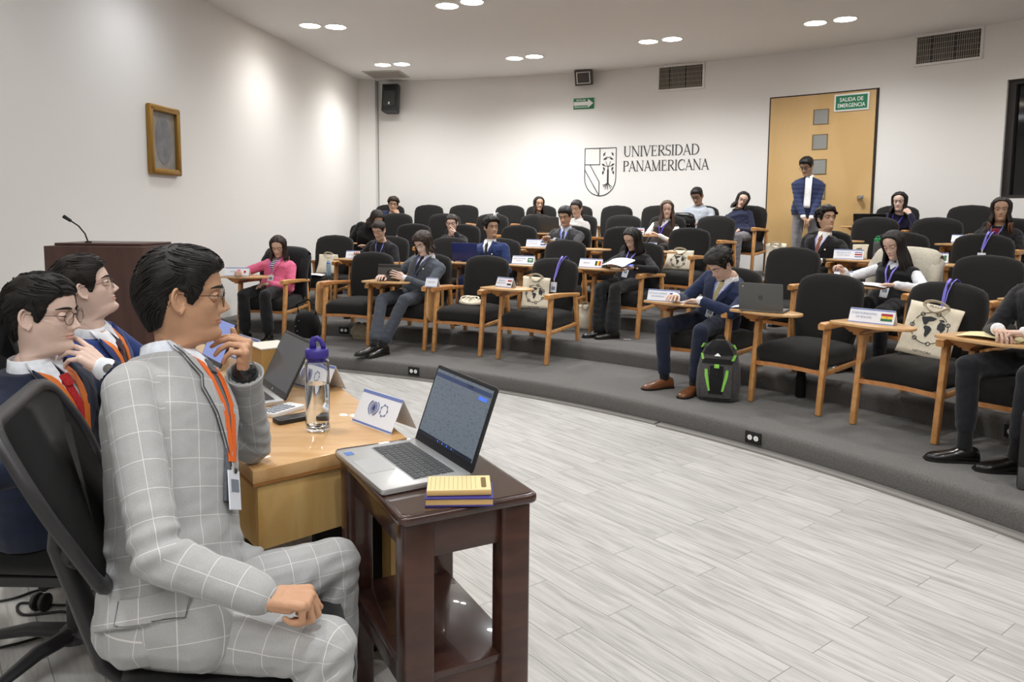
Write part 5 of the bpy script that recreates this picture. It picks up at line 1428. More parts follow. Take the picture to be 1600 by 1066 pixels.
hung_lanyard(1, 32.65, 'purple lanyard with white badge over the empty front-row chair with tote bag', swing=-.05)
hung_lanyard(1, 55.5, 'wide purple lanyard hanging behind the large tote bag', x=.02, ln=.22, swing=-.02)
hung_lanyard(3, 51.72, 'purple lanyard with badge on the empty third-row chair near the right edge', x=.05, ln=.14, swing=-.03)
hung_lanyard(4, 19.63, 'white lanyard with badge hanging on an empty fourth-row chair', x=.05, ln=.10, col='#d9dadd')

# canvas bags
canvas = fabric('canvas_cloth', '#d8cfbb', rough=.95, bump=.5, bscale=500, var=.06, vscale=40, sheen=.0)
ink2 = mat('bag_print', '#26262a', .7)
def tote(M, label, w=.30, h=.34, d=.07, print_=True, lean=0, slump=0.0, handles=True, group='canvas tote bags', seed=1, pz=.46, ps=1.0):
    t = thing('tote_bag', label, 'bag', M, group); R = []; n = 28; rn = random.Random(seed)
    for k in range(12):
        u = k / 11; z = h * u; dd = d * (1 - .75 * u) * (1 + slump * sin(u * pi)); ww = w * (1 - .06 * sin(u * pi) - slump * .25 * u)
        ring = []
        for i in range(n):
            a = 2 * pi * i / n; x = ww / 2 * math.copysign(abs(cos(a)) ** .35, cos(a)); y = dd / 2 * math.copysign(abs(sin(a)) ** .8, sin(a))
            nn = noise.noise(Vector((x * 9 + seed, z * 9, y * 9 + seed)))
            ring.append(Vector((x + .02 * slump * nn, y + .018 * nn + slump * .05 * u * sin(3 * x + seed), z + (.02 * nn + .018 * slump * sin(x * 20 + seed)) * u)))
        R.append(ring)
    v, f = loft(R); pr = Proj(v, f, T(0, 0, 0)); MB().add((v, f)).build('bag_body', canvas, t, angle=180)
    if handles:
        for sg in (-1, 1):
            x0 = w * .22; y0_ = sg * d * .15; pts = []
            for i in range(13):
                a = pi * i / 12; pts.append((x0 * cos(a) * (1 + .2 * sin(a)), y0_ - (.045 + .02 * sg) * sin(a), h * .95 + .035 * sin(a) - (.07 * sin(a) ** 3 if sg < 0 else .0)))
            MB().add(tube(pts, .013, 6, flat=.18, up=(0, 1, 0))).build('handle', canvas, t)
    if print_:
        pm = MB(); cz = h * pz; rr = w * .27 * ps; cx = 0
        def pt(x, z, off=.002): return pr.pt(x, z, off)[0]
        for i in range(40):
            a0, a1 = 2 * pi * i / 40, 2 * pi * (i + 1) / 40
            if i % 7 == 3: continue
            pm.add(tube([pt(cx + rr * cos(a0), cz + rr * sin(a0)), pt(cx + rr * cos(a1), cz + rr * sin(a1))], .0022, 5))
        for i in range(7):
            a0 = 2 * pi * (i + .45) / 7; c = (cx + rr * cos(a0), cz + rr * sin(a0))
            pm.add(tube([pt(c[0] + .012 * cos(q), c[1] + .012 * sin(q)) for q in [2 * pi * j / 10 for j in range(11)]], .0024, 5))
        blobs = [[(-.6, .62), (-.1, .75), (.25, .68), (.1, .5), (-.15, .42), (-.2, .22), (-.35, .15), (-.5, .38)], [(-.28, .12), (0, .1), (.15, -.05), (.08, -.3), (-.08, -.62), (-.18, -.5), (-.2, -.2), (-.34, -.02)], [(.45, .5), (.75, .45), (.85, .1), (.7, -.2), (.6, -.05), (.42, .0), (.38, .25)], [(.35, .62), (.6, .68), (.72, .55), (.5, .5)]]
        for b in blobs:
            c = Vector((sum(p[0] for p in b) / len(b), sum(p[1] for p in b) / len(b))); N = len(b); vs = [pt(cx + c.x * rr, cz + c.y * rr, .0035)]
            for p in b: vs.append(pt(cx + p[0] * rr, cz + p[1] * rr, .003))
            vs2 = [q + Vector((0, -.0015, 0)) for q in vs]
            fs = [(0, i, i % N + 1) for i in range(1, N + 1)]
            pm.add((vs2, fs))
        pm.build('printed_map', ink2, t, smooth=False)
        for s_, zz in (('MUNUP', cz + rr * 1.32), ('NETWORK', cz - rr * 1.62)) if ps >= 1 else ():
            tb_ = MB(); g = text_geo(s_, .022, .0008, 'CENTER'); g = ([tuple(pt(x, zz + y, .0025)) for x, y, z in g[0]], g[1]); tb_.add(g).build('printed_text', ink2, t, smooth=False)
    return t
tote(chair_M(1, 32.65) @ T(-.08, .06, .44) @ RZ(18) @ RX(-16), 'cream tote bag with black world map print standing on the empty front-row chair', w=.27, h=.30, ps=1.15)
tote(chair_M(1, 55.5) @ T(-.02, .05, .44) @ RZ(14) @ RX(-20) @ RY(8), 'large cream tote bag with world map print on the chair beside the Bolivia card', w=.32, h=.34, ps=1.2, pz=.55, seed=3)
tote(chair_M(3, 35.93) @ T(-.0, .0, .44) @ RZ(6) @ RX(-24), 'slumped cream tote bag with printed map ring on an empty third-row seat', w=.34, h=.22, slump=.5, ps=.85, seed=4)
tote(chair_M(2, 11.99) @ T(.02, .02, .44) @ RZ(0) @ RX(-20), 'crumpled cream tote bag on the left end of the second row', w=.28, h=.24, slump=.6, print_=False, seed=5)
tote(T(.76, 7.74, lev(2)) @ RZ(-20) @ RX(-8), 'cream tote bag on the carpet left of the chair of the woman in black', w=.17, h=.26, slump=.3, print_=False, seed=6)
tote(chair_M(5, 35.82) @ T(.46, .0, .0) @ RZ(10) @ RX(-6), 'cream drawstring backpack standing on the floor beside the wooden door', w=.27, h=.42, d=.16, slump=.2, print_=False, seed=7)
tote(chair_M(3, 47.99) @ T(-.19, -.16, ZT_) @ RX(-8), 'small folded cream bag with black print behind the Costa Rica card', w=.15, h=.13, d=.05, slump=.2, ps=.7, handles=False, seed=8)
t = thing('tote_bag', 'flattened cream canvas bag with knotted straps on an empty front-row seat', 'bag', chair_M(1, 27.5) @ T(.0, -.02, .45) @ RZ(-10), 'canvas tote bags')
b = MB(); R = []
for k in range(8):
    u = k / 7; s_ = [1, 1.03, 1.0, .95, .85, .7, .45, .1][k]; R.append([Vector((.15 * s_ * cos(a) * (1 + .1 * sin(3 * a)), .075 * s_ * sin(a), .05 * u ** .7 * (1 + .25 * sin(2 * a + 1)))) for a in [2 * pi * i / 24 for i in range(24)]])
b.add(loft(R)).build('bag_body', canvas, t, angle=180)
for i in range(3): MB().add(tube([(-.05 + .05 * i + .05 * cos(q), -.01 + .03 * sin(q * 1.3), .055 + .02 * sin(q)) for q in [j * .6 for j in range(11)]], .008, 6, flat=.5)).build('strap', canvas, t)
t = thing('cloth_bag', 'rumpled beige cloth bag under the empty chair beside the pink blazer woman', 'bag', chair_M(1, 18.36) @ T(.0, .13, 0))
b = MB()
for i in range(7): b.add(ell((random.Random(i).uniform(-.12, .12), random.Random(i + 9).uniform(-.05, .05), .06), .09, .07, .08 + .02 * (i % 3)))
MB().add(remesh(b, .012, 2, disp=wrinkle(.02, 18, 3))).build('bag_body', fabric('cloth_beige', '#a69c86'), t, angle=180)
t = thing('shoulder_bag', 'black bag with chrome fittings on the carpet beside the pink blazer woman', 'bag', chair_M(1, 11.32) @ T(.38, .0, 0) @ RZ(-10))
MB().add(loft([ering((0, 0, z), Vector((1, 0, 0)), Vector((0, 1, 0)), .14 * k, .09 * k, 22, 3) for z, k in ((0, .92), (.02, 1), (.16, 1.0), (.24, .8), (.27, .4))])).build('bag_body', fabric('bag_black', '#1b1b1c'), t, angle=180)
for x, z in ((-.08, .12), (-.04, .18), (-.06, .07)): MB().add(box(x, -.09, z, .02, .012, .012, .003)).build('buckle', mat('chrome', '#c9c9c9', .25, .9), t)
MB().add(tube([(-.1, 0, .2), (-.13, 0, .34), (0, .02, .40), (.12, 0, .33), (.1, 0, .2)], .01, 6)).build('handle', fabric('bag_black', '#1b1b1c'), t)
t = thing('shoulder_bag', 'black leather bag on the lap of the man in the grey sweatshirt', 'bag', chair_M(5, 32.81) @ T(-.06, -.27, .585) @ RZ(8))
MB().add(loft([ering((0, 0, z), Vector((1, 0, 0)), Vector((0, 1, 0)), .17 * k, .075 * k, 22, 3) for z, k in ((0, .85), (.02, 1), (.12, 1.0), (.19, .85), (.22, .5))])).build('bag_body', mat('leather_black', '#161616', .35), t, angle=180)
MB().add(tube([(-.12, -.05, .17), (-.05, -.085, .19), (.06, -.09, .185), (.15, -.05, .16)], .010, 6)).build('handle', mat('leather_black', '#161616', .35), t)
MB().add(ell((.05, -.075, .17), .012, .008, .012)).build('button', mat('chrome', '#c9c9c9', .25, .9), t)

# coats over chair backs
def coat(r, a, col, label, wd=.27, drop=.42):
    M = chair_M(r, a); t = thing('jacket_on_chair', label, 'jacket', M); BF = T(0, .225, .385) @ RX(-10.5); mb = MB()
    R = []
    for k in range(13):
        u = k / 12; x = lerp(-wd, wd, u); r_ = []; e = 1 - (2 * u - 1) ** 2
        zt = .50 + .055 * e ** .5
        prof = [(.075, zt - drop), (.080, zt - .2), (.066, zt - .06), (.045, zt), (0, zt + .018), (-.045, zt - .002), (-.075, zt - .07), (-.085, zt - .20), (-.08, zt - drop * .8)]
        inner = [(y * .82, z - .012) for y, z in prof[::-1]]
        for y, z in prof + inner: r_.append(BF @ Vector((x + .012 * sin(z * 30 + k), y + .006 * noise.noise(Vector((x * 14, z * 12, y * 10))), z)))
        R.append(r_)
    mb.add(loft(R)).build('cloth', fabric('coat_' + col, col), t, angle=180)
    for sg in (-1, 1):
        MB().add(tube([BF @ Vector((sg * wd * .92, y, z)) for y, z in ((.02, .46), (-.03, .40), (-.05, .28), (-.04, .12), (-.01, .02))], [.05, .056, .052, .048, .044], 10)).build('sleeve', fabric('coat_' + col, col), t)
coat(2, 50.62, '#b9b3a5', 'cream jacket draped over the chair of the white-sleeved woman', .25)
coat(1, 11.32, '#1b1b1d', 'black coat draped over the chair of the woman in pink', .25)

# laptops, devices
alu = mat('aluminium', '#c2c3c4', .35, .7); alud = mat('aluminium_dark', '#77797a', .45, .5); scr = mat('screen_dark', '#22262c', .25)
keym = mat('keys', '#3b3d40', .5)
def laptop(M, label, w, d, ang, body, lid, screen=None, label2=None, hs=None, keys=True, name='laptop', group=None, bez=None):
    """base w x d, hinge along +y side; lid opened by ang degrees from closed"""
    t = thing(name, label, 'laptop', M, group); hs = hs or d
    b = MB().add(prism(roundpoly([(-w / 2, -d / 2), (w / 2, -d / 2), (w / 2, d / 2), (-w / 2, d / 2)], .012, 4), .002, .016, .002)).build('base', body, t, angle=40)
    if keys:
        kb = MB(); kb.add(box(0, d * .13, .0163, w * .82, d * .46, .0008)); nrow, ncol = 6, 16
        MB().add(box(0, d * .13, .0163, w * .84, d * .48, .001)).build('keyboard_well', mat('key_well', '#8b8d8f', .5), b, smooth=False)
        kk = MB(); kw = w * .82 / ncol; kd = d * .46 / nrow
        for r in range(nrow):
            c = 0
            while c < ncol:
                span = 5 if (r == 0 and c == 4) else (2 if (c in (0, ncol - 2) and r in (1, 2, 3)) else 1)
                if c + span > ncol: span = 1
                kk.add(box(-w * .41 + kw * (c + span / 2), d * .13 - d * .23 + kd * (r + .5), .0178, kw * span * .86, kd * .82, .0022, 0)); c += span
        kk.build('keyboard', keym, b, smooth=False)
        MB().add(box(-w * .02, -d * .30, .0163, w * .32, d * .30, .0006)).build('touchpad', mat('touchpad', '#b4b6b8', .3, .5), b, smooth=False)
    LM = T(0, d / 2 - .004, .016) @ RX(-(ang - 180)) if False else T(0, d / 2 - .004, .014) @ RX(180 - ang)
    # lid built pointing away from hinge along -y when closed -> here along +y (flat open), rotated
    lp = MB().add(prism(roundpoly([(-w / 2, 0), (w / 2, 0), (w / 2, hs), (-w / 2, hs)], .012, 4), -.006, 0.0, .0015)).build('lid', lid, t, angle=40, M=LM)
    MB().add(box(0, hs / 2, .0005, w * .985, hs * .975, .001)).build('bezel', bez or mat('bezel', '#1a1b1d', .3), lp, smooth=False)
    s_ = MB().add(box(0, hs * .53, .0014, w * .94, hs * .84, .0008)).build('screen', screen or scr, lp, smooth=False)
    return t, lp, s_
def on_tabL(r, a, x, y, rz): return on_tab(r, a, x, y, rz)
t, lp, _ = laptop(on_tab(1, 50.04, -.17, -.29, 196), 'open dark grey laptop seen from behind on an empty front-row tablet', .30, .18, 100, alud, mat('lid_grey', '#5f5f5e', .45, .3), keys=False, group='laptops among the seats', hs=.19)
MB().add(loft([[Vector((.016 * cos(a), .09 + .016 * sin(a), z)) for a in [2 * pi * i / 20 for i in range(20)]] for z in (-.0062, -.0066)])).build('logo', mat('lid_logo', '#505050', .2, .5), lp)
MB().add(ell((.12, .165, -.006), .004, .004, .001)).build('sticker_dot', WHT, lp)
laptop(on_tab(2, 25.15, -.17, -.20, 190), 'dark blue folder like laptop lid standing open on the tablet beside the bright blue suit', .29, .12, 105, mat('folder_blue', '#23306e', .5), mat('folder_blue', '#23306e', .5), keys=False, group='laptops among the seats', hs=.20)
laptop(on_tab(4, 26.2, -.24, -.14, 178), 'open dark laptop in front of the dark-haired girl in the back row', .31, .16, 100, alud, mat('lid_dark', '#3c3b3a', .45), keys=False, group='laptops among the seats', hs=.20)
laptop(on_tab(5, 44.18, -.10, -.26, 190), 'black laptop before the girl with her cheek on her hand', .34, .16, 112, mat('lid_black', '#1c1c1d', .4), mat('lid_black', '#1c1c1d', .4), keys=False, group='laptops among the seats', hs=.14)
t = thing('tablet_computer', 'tablet device in a dark case held upright by the man in the grey suit', 'tablet', on_tab(1, 23.01, -.13, -.30, 14) @ RX(-14))
MB().add(prism(roundpoly([(-.115, 0), (.115, 0), (.115, .165), (-.115, .165)], .01), -.006, .006, .002), 0, Matrix.Rotation(pi / 2, 4, 'X')).build('case', mat('case_grey', '#4a4744', .7), t)
MB().add(loft([[Vector((.024 * cos(a), y, .08 + .024 * sin(a))) for a in [2 * pi * i / 20 for i in range(20)]] for y in (-.006, -.0085)])).build('ring', dk, t)
MB().add(box(0, -.007, .148, .225, .004, .022, .001)).build('band', mat('case_band', '#262524', .6), t)
t = thing('phone', 'dark phone in the hands of the woman in the navy sweater', 'phone', chair_M(5, 35.82) @ T(.0, -.30, .575) @ RX(25)); MB().add(box(0, 0, 0, .07, .14, .008, .003)).build('body', dk, t)

# papers
pap = mat('paper', '#e6e6ea', .7)
def sheet(M, w, h, label, curl=.01, cat='paper', name='paper_sheet', m=None, group='loose papers', n=1):
    t = thing(name, label, cat, M, group)
    for k in range(n):
        R = []
        for i in range(9):
            u = i / 8; z = curl * sin(u * pi * .9 + .3) + .0012 * k; x = lerp(-w / 2, w / 2, u)
            R.append([Vector((x, -h / 2, z)), Vector((x, h / 2, z + curl * .3)), Vector((x, h / 2, z + curl * .3 + .0006)), Vector((x, -h / 2, z + .0006))])
        MB().add(loft(R)).build('sheet', m or pap, t, smooth=False, M=RZ(k * 6))
    return t
sheet(chair_M(2, 35.38) @ T(.07, -.34, .72) @ RZ(-12) @ RX(14), .25, .20, 'stapled white papers held by the woman all in black', .02, n=2)
sheet(chair_M(2, 35.38) @ T(.13, -.35, .705) @ RZ(-8) @ RX(10), .20, .06, 'blue flyer edge under the papers of the woman in black', .01, m=mat('flyer', '#4d62c9', .5))
sheet(on_tab(2, 50.62, -.02, -.28, 8, ZT_ + .002), .28, .20, 'white notes on the tablet of the white-sleeved woman', .012, n=2)
sheet(on_tab(1, 44.64, -.06, -.27, 5, ZT_ + .002), .20, .16, 'white note under the hand of the navy suit man', .004)
sheet(on_tab(1, 60.3, -.14, -.26, 4, ZT_ + .002), .30, .18, 'yellow papers on the tablet of the man in black at the right', .016, m=mat('yellow_paper', '#e0d3a4', .7), n=2)
sheet(chair_M(2, 11.99) @ T(-.02, -.22, .45) @ RZ(8), .22, .16, 'white paper on the seat beside the crumpled tote bag', .012)
sheet(chair_M(3, 15.66) @ T(-.06, -.18, .66) @ RY(-70) @ RZ(20), .20, .12, 'white sheet standing up in front of an empty third-row chair', .01)
sheet(on_tab(1, 50.04, -.34, -.30, 20, ZT_ + .002), .14, .10, 'curled white paper left of the open grey laptop', .014)
sheet(chair_M(2, 35.38) @ T(.20, -.38, .003) @ RZ(30), .07, .03, 'scrap of white paper on the carpet near the black shoes', .002)
# bottles
def bottle(M, label, r, h, body, cap, group=None, water=None):
    t = thing('water_bottle', label, 'bottle', M, group)
    MB().add(lathe([(r * .9, 0), (r, .006), (r, h * .74), (r * .92, h * .80), (r * .7, h * .84)], 24)).build('body', body, t)
    MB().add(lathe([(r * .85, h * .82), (r * .86, h * .93), (r * .7, h * .96)], 24)).build('cap', cap, t)
    MB().add(tube([(-r * .45, 0, h * .94), (-r * .4, 0, h * 1.02), (0, 0, h * 1.06), (r * .4, 0, h * 1.02), (r * .45, 0, h * .94)], r * .18, 8)).build('carry_loop', cap, t)
    return t
bottle(on_tab(3, 47.99, -.03, -.16), 'green capped dark water bottle behind the white-sleeved woman', .034, .20, mat('bottle_smoke', '#4d5150', .15, spec=.6), mat('cap_green', '#1e8a4c', .35))
bottle(chair_M(1, 50.04) @ T(-.10, .12, 0), 'black insulated bottle on the carpet under the laptop chair', .036, .20, dk, dk)
bottle(chair_M(2, 11.99) @ T(.12, -.14, .44), 'small clear bottle beside the crumpled tote bag', .028, .17, mat('pet', '#a9c6dc', .1, trans=.6), mat('cap_blue', '#5f87c6', .4))
t = thing('drinking_glass', 'clear plastic cup on an empty fourth-row tablet under the crest', 'cup', on_tab(4, 29.3, .05, -.02, 0, .655)); MB().add(lathe([(.028, 0), (.034, .10), (.032, .10), (.026, .004)], 20)).build('cup', mat('pet', '#a9c6dc', .1, trans=.6), t)

# grey and green backpack leaning beside the brown shoes
t = thing('backpack', 'grey backpack with bright green trim standing beside the brown leather shoes', 'backpack', chair_M(1, 44.64) @ T(.295, -.42, 0) @ RZ(22) @ RX(-5))
gy = fabric('pack_grey', '#4d4b4c', bump=.6, bscale=300, var=.3, vscale=120); bk = fabric('pack_black', '#1c1c1d'); gn = fabric('pack_green', '#86c653')
R = []
for z, w_, d_, y in ((0, .125, .085, 0), (.015, .145, .10, 0), (.10, .155, .11, -.006), (.22, .150, .10, -.004), (.32, .130, .085, .004), (.39, .10, .065, .012), (.425, .055, .04, .02), (.432, .02, .012, .022)):
    R.append(ering((0, y, z), Vector((1, 0, 0)), Vector((0, 1, 0)), w_, d_, 32, 2.6))
v, f = loft(R); pr = Proj(v, f, T(0, 0, 0)); MB().add((v, f)).build('main_body', gy, t, angle=180)
MB().add(pr.strip([(-lerp(.055, .10, sm(k / 5)), lerp(.055, .10, sm(k / 5)), lerp(.425, .33, k / 5)) for k in range(6)], .004, .006, 9)).build('top_panel', bk, t, angle=60)
MB().add(pr.strip([(-.10 + .0 * k, .10, lerp(.27, .03, k / 8)) for k in range(9)], .016, .010, 9)).build('front_pocket', gy, t, angle=60)
MB().add(pr.strip([(-.085, .085, .30), (-.095, .095, .285), (-.10, .10, .265)], .020, .010, 9)).build('pocket_flap', bk, t, angle=60)
MB().add(pr.strip([(-.045, .045, z) for z in (.25, .20, .14, .09, .06)], .026, .004, 7)).build('pocket_panel', bk, t, angle=60)
for sg in (-1, 1):
    MB().add(pr.strip([(sg * a, sg * b, z) for a, b, z in ((.062, .078, .225), (.055, .075, .18), (.045, .064, .13), (.038, .050, .08))], .030, .004, 3)).build('green_trim', gn, t)
    MB().add(pr.strip([(sg * a, sg * b, z) for a, b, z in ((.105, .118, .33), (.09, .108, .29))], .008, .008, 3)).build('green_trim', gn, t)
    MB().add(pr.strip([(sg * .085, sg * .11, .405), (sg * .105, sg * .125, .375)], .004, .006, 3)).build('green_trim', gn, t)
    MB().add(tube([(sg * .07, .10, .40), (sg * .09, .16, .30), (sg * .10, .17, .18), (sg * .09, .12, .06)], .022, 8, flat=.35)).build('shoulder_strap', bk, t)
MB().add(pr.strip([(-.016, .016, .262), (-.016, .016, .235)], .032, .004, 3)).build('green_tab', gn, t)
MB().add(pr.strip([(-.022, .022, .318), (-.012, .012, .328), (-.001, .001, .337)], .026, .003, 3)).build('peak_logo', WHT, t)
MB().add(tube([(-.03, .03, .425), (-.02, .035, .455), (.02, .035, .455), (.03, .03, .425)], .007, 6)).build('grab_handle', bk, t)
MB().add(ell((0, pr.pt(0, .19)[0].y - .034, .19), .006, .004, .016)).build('zip_pull', dk, t)
# briefcase at the right edge
t = thing('briefcase', 'black upright case on the carpet at the right edge of the view', 'case', T(2.66, 3.52, .131) @ RZ(-38))
MB().add(box(0, 0, .19, .38, .14, .37, .012)).build('body', mat('case_black', '#1f1f20', .45), t); MB().add(box(0, -.072, .06, .37, .006, .11, .002)).build('lower_panel', mat('case_mid', '#4a4949', .5), t)
MB().add(tube([(-.06, 0, .37), (-.06, 0, .40), (.06, 0, .40), (.06, 0, .37)], .008, 6)).build('handle', dk, t)
# power outlets in the risers
def outlet(k, az, label):
    r = edge(k) - .008; z = lev(k - 1) + .068; p = pol(r, az); a = radians(az)
    t = thing('power_outlet', label, 'outlet', frame((p.x, p.y, z), Vector((cos(a), -sin(a), 0)), Vector((sin(a), cos(a), 0)), Vector((0, 0, 1))), 'outlets in the step risers')
    MB().add(box(0, -.001, 0, .115, .008, .075, .003)).build('plate', dk, t)
    for sg in (-1, 1):
        fc = MB().add(loft([ering((sg * .022, y, 0), Vector((1, 0, 0)), Vector((0, 0, 1)), .0165, .0165, 18) for y in (-.004, -.007)])).build('socket', WHT, t)
        for dx, dz in ((-.005, .003), (.005, .003), (0, -.007)): MB().add(box(sg * .022 + dx, -.0074, dz, .002, .001, .006)).build('slot', dk, fc, smooth=False)
outlet(1, 26.9, 'black outlet with white sockets in the first riser behind the foreground laptop')
outlet(1, 51.2, 'black outlet with white sockets in the first riser below the laptop chair')
outlet(2, 59.0, 'outlet in the second riser under the chair with the large tote bag')
outlet(2, 16.5, 'outlet in the second riser behind the rumpled cloth bag')
# ------------------------------------------------------------------ the presidium: desk, side table, men in suits
deskm = wood('desk_birch', '#cfa776', '#bd915d', .34, (2.2, 9, 2.2), axis_noise=2.2, coat=.25)
deske = wood('desk_edge', '#a9773f', '#936231', .4, (3, 3, 12), axis_noise=2.0)
pine = wood('desk_pine', '#cfac70', '#b98f50', .42, (9, 9, 1.4), axis_noise=1.4, coat=.1)
near = [(-.697, 1.986), (-.812, 2.142), (-1.0, 2.45), (-1.25, 2.80), (-1.55, 3.15), (-1.95, 3.50)]
far = [(-1.62, 3.98), (-1.28, 3.78), (-1.0, 3.50), (-.79, 3.23), (-.692, 3.0), (-.583, 2.80), (-.325, 2.31)]
desk = thing('presidium_desk', 'long curved pale wooden desk in front of the seated men', 'desk', T(-.9, 2.6, 0))
iM = T(.9, -2.6, 0)
top = near + far
MB().add(prism(top, .712, .750, .003), 0, iM).build('desktop', deskm, desk, angle=30)
MB().add(prism([(x, y) for x, y in top], .704, .7125), 0, iM).build('edge_band', deske, desk, smooth=False)
def wallstrip(pts, z0, z1, th=.02):
    b = MB()
    for (x0, y0_), (x1, y1) in zip(pts, pts[1:]): b.add(wallseg((x0, y0_), (x1, y1), th, z0, z1))
    return b
inset = lambda x, y: (x - .03, y + .03)
for zz, nm in (((.52, .704), 'end_panel'),):
    MB().add(wallseg((-.690, 2.000), (-.350, 2.310), .022, zz[0], zz[1]), 0, iM).build(nm, pine, desk, smooth=False)
    MB().add(wallseg((-.700, 2.010), (-.835, 2.190), -.022, zz[0], zz[1]), 0, iM).build('side_apron', pine, desk, smooth=False)
fp = [(-.36, 2.33), (-.61, 2.80), (-.72, 3.02), (-.82, 3.25), (-1.03, 3.49), (-1.30, 3.76)]
for (x0, y0_), (x1, y1) in zip(fp, fp[1:]): MB().add(wallseg((x0, y0_), (x1, y1), .022, .0, .704), 0, iM).build('front_panel', pine, desk, smooth=False)
shadem = mat('shade_black', '#0e0e0f', .8)  # black colour stands in for the deep shade under the desk
MB().add(wallseg((-.60, 2.24), (-.42, 2.40), .02, .0, .52), 0, iM).build('void_shade', shadem, desk, smooth=False)

# dark side table carrying the laptop
dkw = wood('mahogany', '#46291f', '#331b14', .30, (2.5, 2.5, 9), axis_noise=2.2, coat=.45)
dkt = wood('mahogany_top', '#3d2620', '#2d1a16', .24, (3, 10, 3), axis_noise=2.0, coat=.6)
Q0, Q1, Q2 = Vector((-.542, 2.095)), Vector((-.210, 1.634)), Vector((.104, 1.80)); Q3 = Q0 + Q2 - Q1
ey = (Q0 - Q1).normalized(); ex = (Q2 - Q1).normalized(); ctr = (Q0 + Q2) / 2
side = thing('side_table', 'dark red brown wooden side table with lower shelf in the foreground', 'table', T(ctr.x, ctr.y, 0) @ RZ(degrees(atan2(ex.y, ex.x))))
ang = atan2(ex.y, ex.x); LX, LY_ = (Q2 - Q1).length, (Q0 - Q1).length
hx, hy = LX / 2, LY_ / 2
MB().add(prism(roundpoly([(-hx, -hy), (hx, -hy), (hx, hy), (-hx, hy)], .022, 5), .750, .775, .009, 3)).build('tabletop', dkt, side, angle=50)
MB().add(prism(roundpoly([(-hx + .012, -hy + .012), (hx - .012, -hy + .012), (hx - .012, hy - .012), (-hx + .012, hy - .012)], .018, 4), .775, .7762)).build('glass_sheet', mat('table_glass', '#3b2822', .06, spec=.6, coat=1.0), side, smooth=False)
for sx_ in (-1, 1):
    for sy_ in (-1, 1): MB().add(bar((sx_ * (hx - .052), sy_ * (hy - .048), 0), (sx_ * (hx - .052), sy_ * (hy - .048), .750), .078, .060, bev=.008)).build('leg', dkw, side, angle=50)
for y, w_, d_ in ((-hy + .045, LX - .16, .024), (hy - .045, LX - .16, .024)): MB().add(box(0, y, .702, w_, d_, .094, .003)).build('apron', dkw, side, angle=40)
for x in (-hx + .05, hx - .05): MB().add(box(x, 0, .702, .024, LY_ - .16, .094, .003)).build('apron', dkw, side, angle=40)
MB().add(box(0, 0, .362, LX - .07, LY_ - .06, .020, .003)).build('lower_shelf', dkt, side, angle=40)
for y in (-hy + .045, hy - .045): MB().add(box(0, y, .325, LX - .16, .022, .055, .003)).build('shelf_rail', dkw, side, angle=40)
for x in (-hx + .05, hx - .05): MB().add(box(x, 0, .325, .022, LY_ - .16, .055, .003)).build('shelf_rail', dkw, side, angle=40)

# laptop in front: screen leans back, faces left
def screen_mat(name, a, b_, estr):
    if name in MATS: return MATS[name]
    m = mat(name, '#000000', .25, emit=a, estr=estr); nt = m.node_tree; bs = nt.nodes['Principled BSDF']
    tc = nt.nodes.new('ShaderNodeTexCoord'); mp = nt.nodes.new('ShaderNodeMapping'); mp.inputs['Scale'].default_value = (60, 210, 1); n = nt.nodes.new('ShaderNodeTexNoise'); n.inputs['Scale'].default_value = 1.0
    nt.links.new(tc.outputs['Object'], mp.inputs[0]); nt.links.new(mp.outputs[0], n.inputs['Vector'])
    r = nt.nodes.new('ShaderNodeValToRGB'); r.color_ramp.elements[0].position = .36; r.color_ramp.elements[0].color = hexc(b_); r.color_ramp.elements[1].position = .46; r.color_ramp.elements[1].color = hexc(a)
    nt.links.new(n.outputs['Fac'], r.inputs[0]); nt.links.new(r.outputs[0], bs.inputs['Emission Color']); return m
h1, h2, f1 = Vector((-.097, 1.866)), Vector((-.278, 2.166)), Vector((-.317, 1.770))
ux = (h1 - h2).normalized(); lw_ = (h1 - h2).length; uy = Vector((-ux.y, ux.x)); ld = .243
cc = (h1 + h2) / 2 - uy * (ld / 2)
Ml = frame((cc.x, cc.y, .7762), Vector((ux.x, ux.y, 0)), Vector((uy.x, uy.y, 0)), Vector((0, 0, 1)))
sl = screen_mat('screen_form', '#6c7680', '#5c6670', .42)
t, lp, s1 = laptop(Ml, 'silver laptop with a tall grey document on its screen, on the dark side table', lw_, ld, 110, alu, mat('lid_edge', '#2b2c2e', .3), sl, hs=.228)
sd = MB()
for x0, x1, z, h_ in ((-.16, .16, .202, .010),): sd.add(box(0, .202, .0024, .325, .012, .0004), 0)
sd.add(box(.125, .186, .0025, .045, .010, .0004), 1)
sd.add(text_geo('FORM', .012, .0004, 'LEFT'), 2, T(.03, .200, .0026))
sd.add(box(0, .030, .0025, .325, .009, .0004), 3)
for i in range(9): sd.add(box(-.05 + .014 * i, .030, .0029, .005, .005, .0004), 1 if i % 2 else 0)
sd.build('screen_layout', [mat('ui_dark', '#2a3550', .3, emit='#2a3550', estr=.35), mat('ui_blue', '#3f62c0', .3, emit='#3f62c0', estr=.4), mat('ui_black', '#15171c', .3), mat('ui_bar', '#1d2430', .3)], s1, smooth=False)
MB().add(box(-.13, -ld * .40, .0166, .026, .022, .0006)).build('sticker', mat('sticker_blue', '#3f6fb5', .4), t, smooth=False)

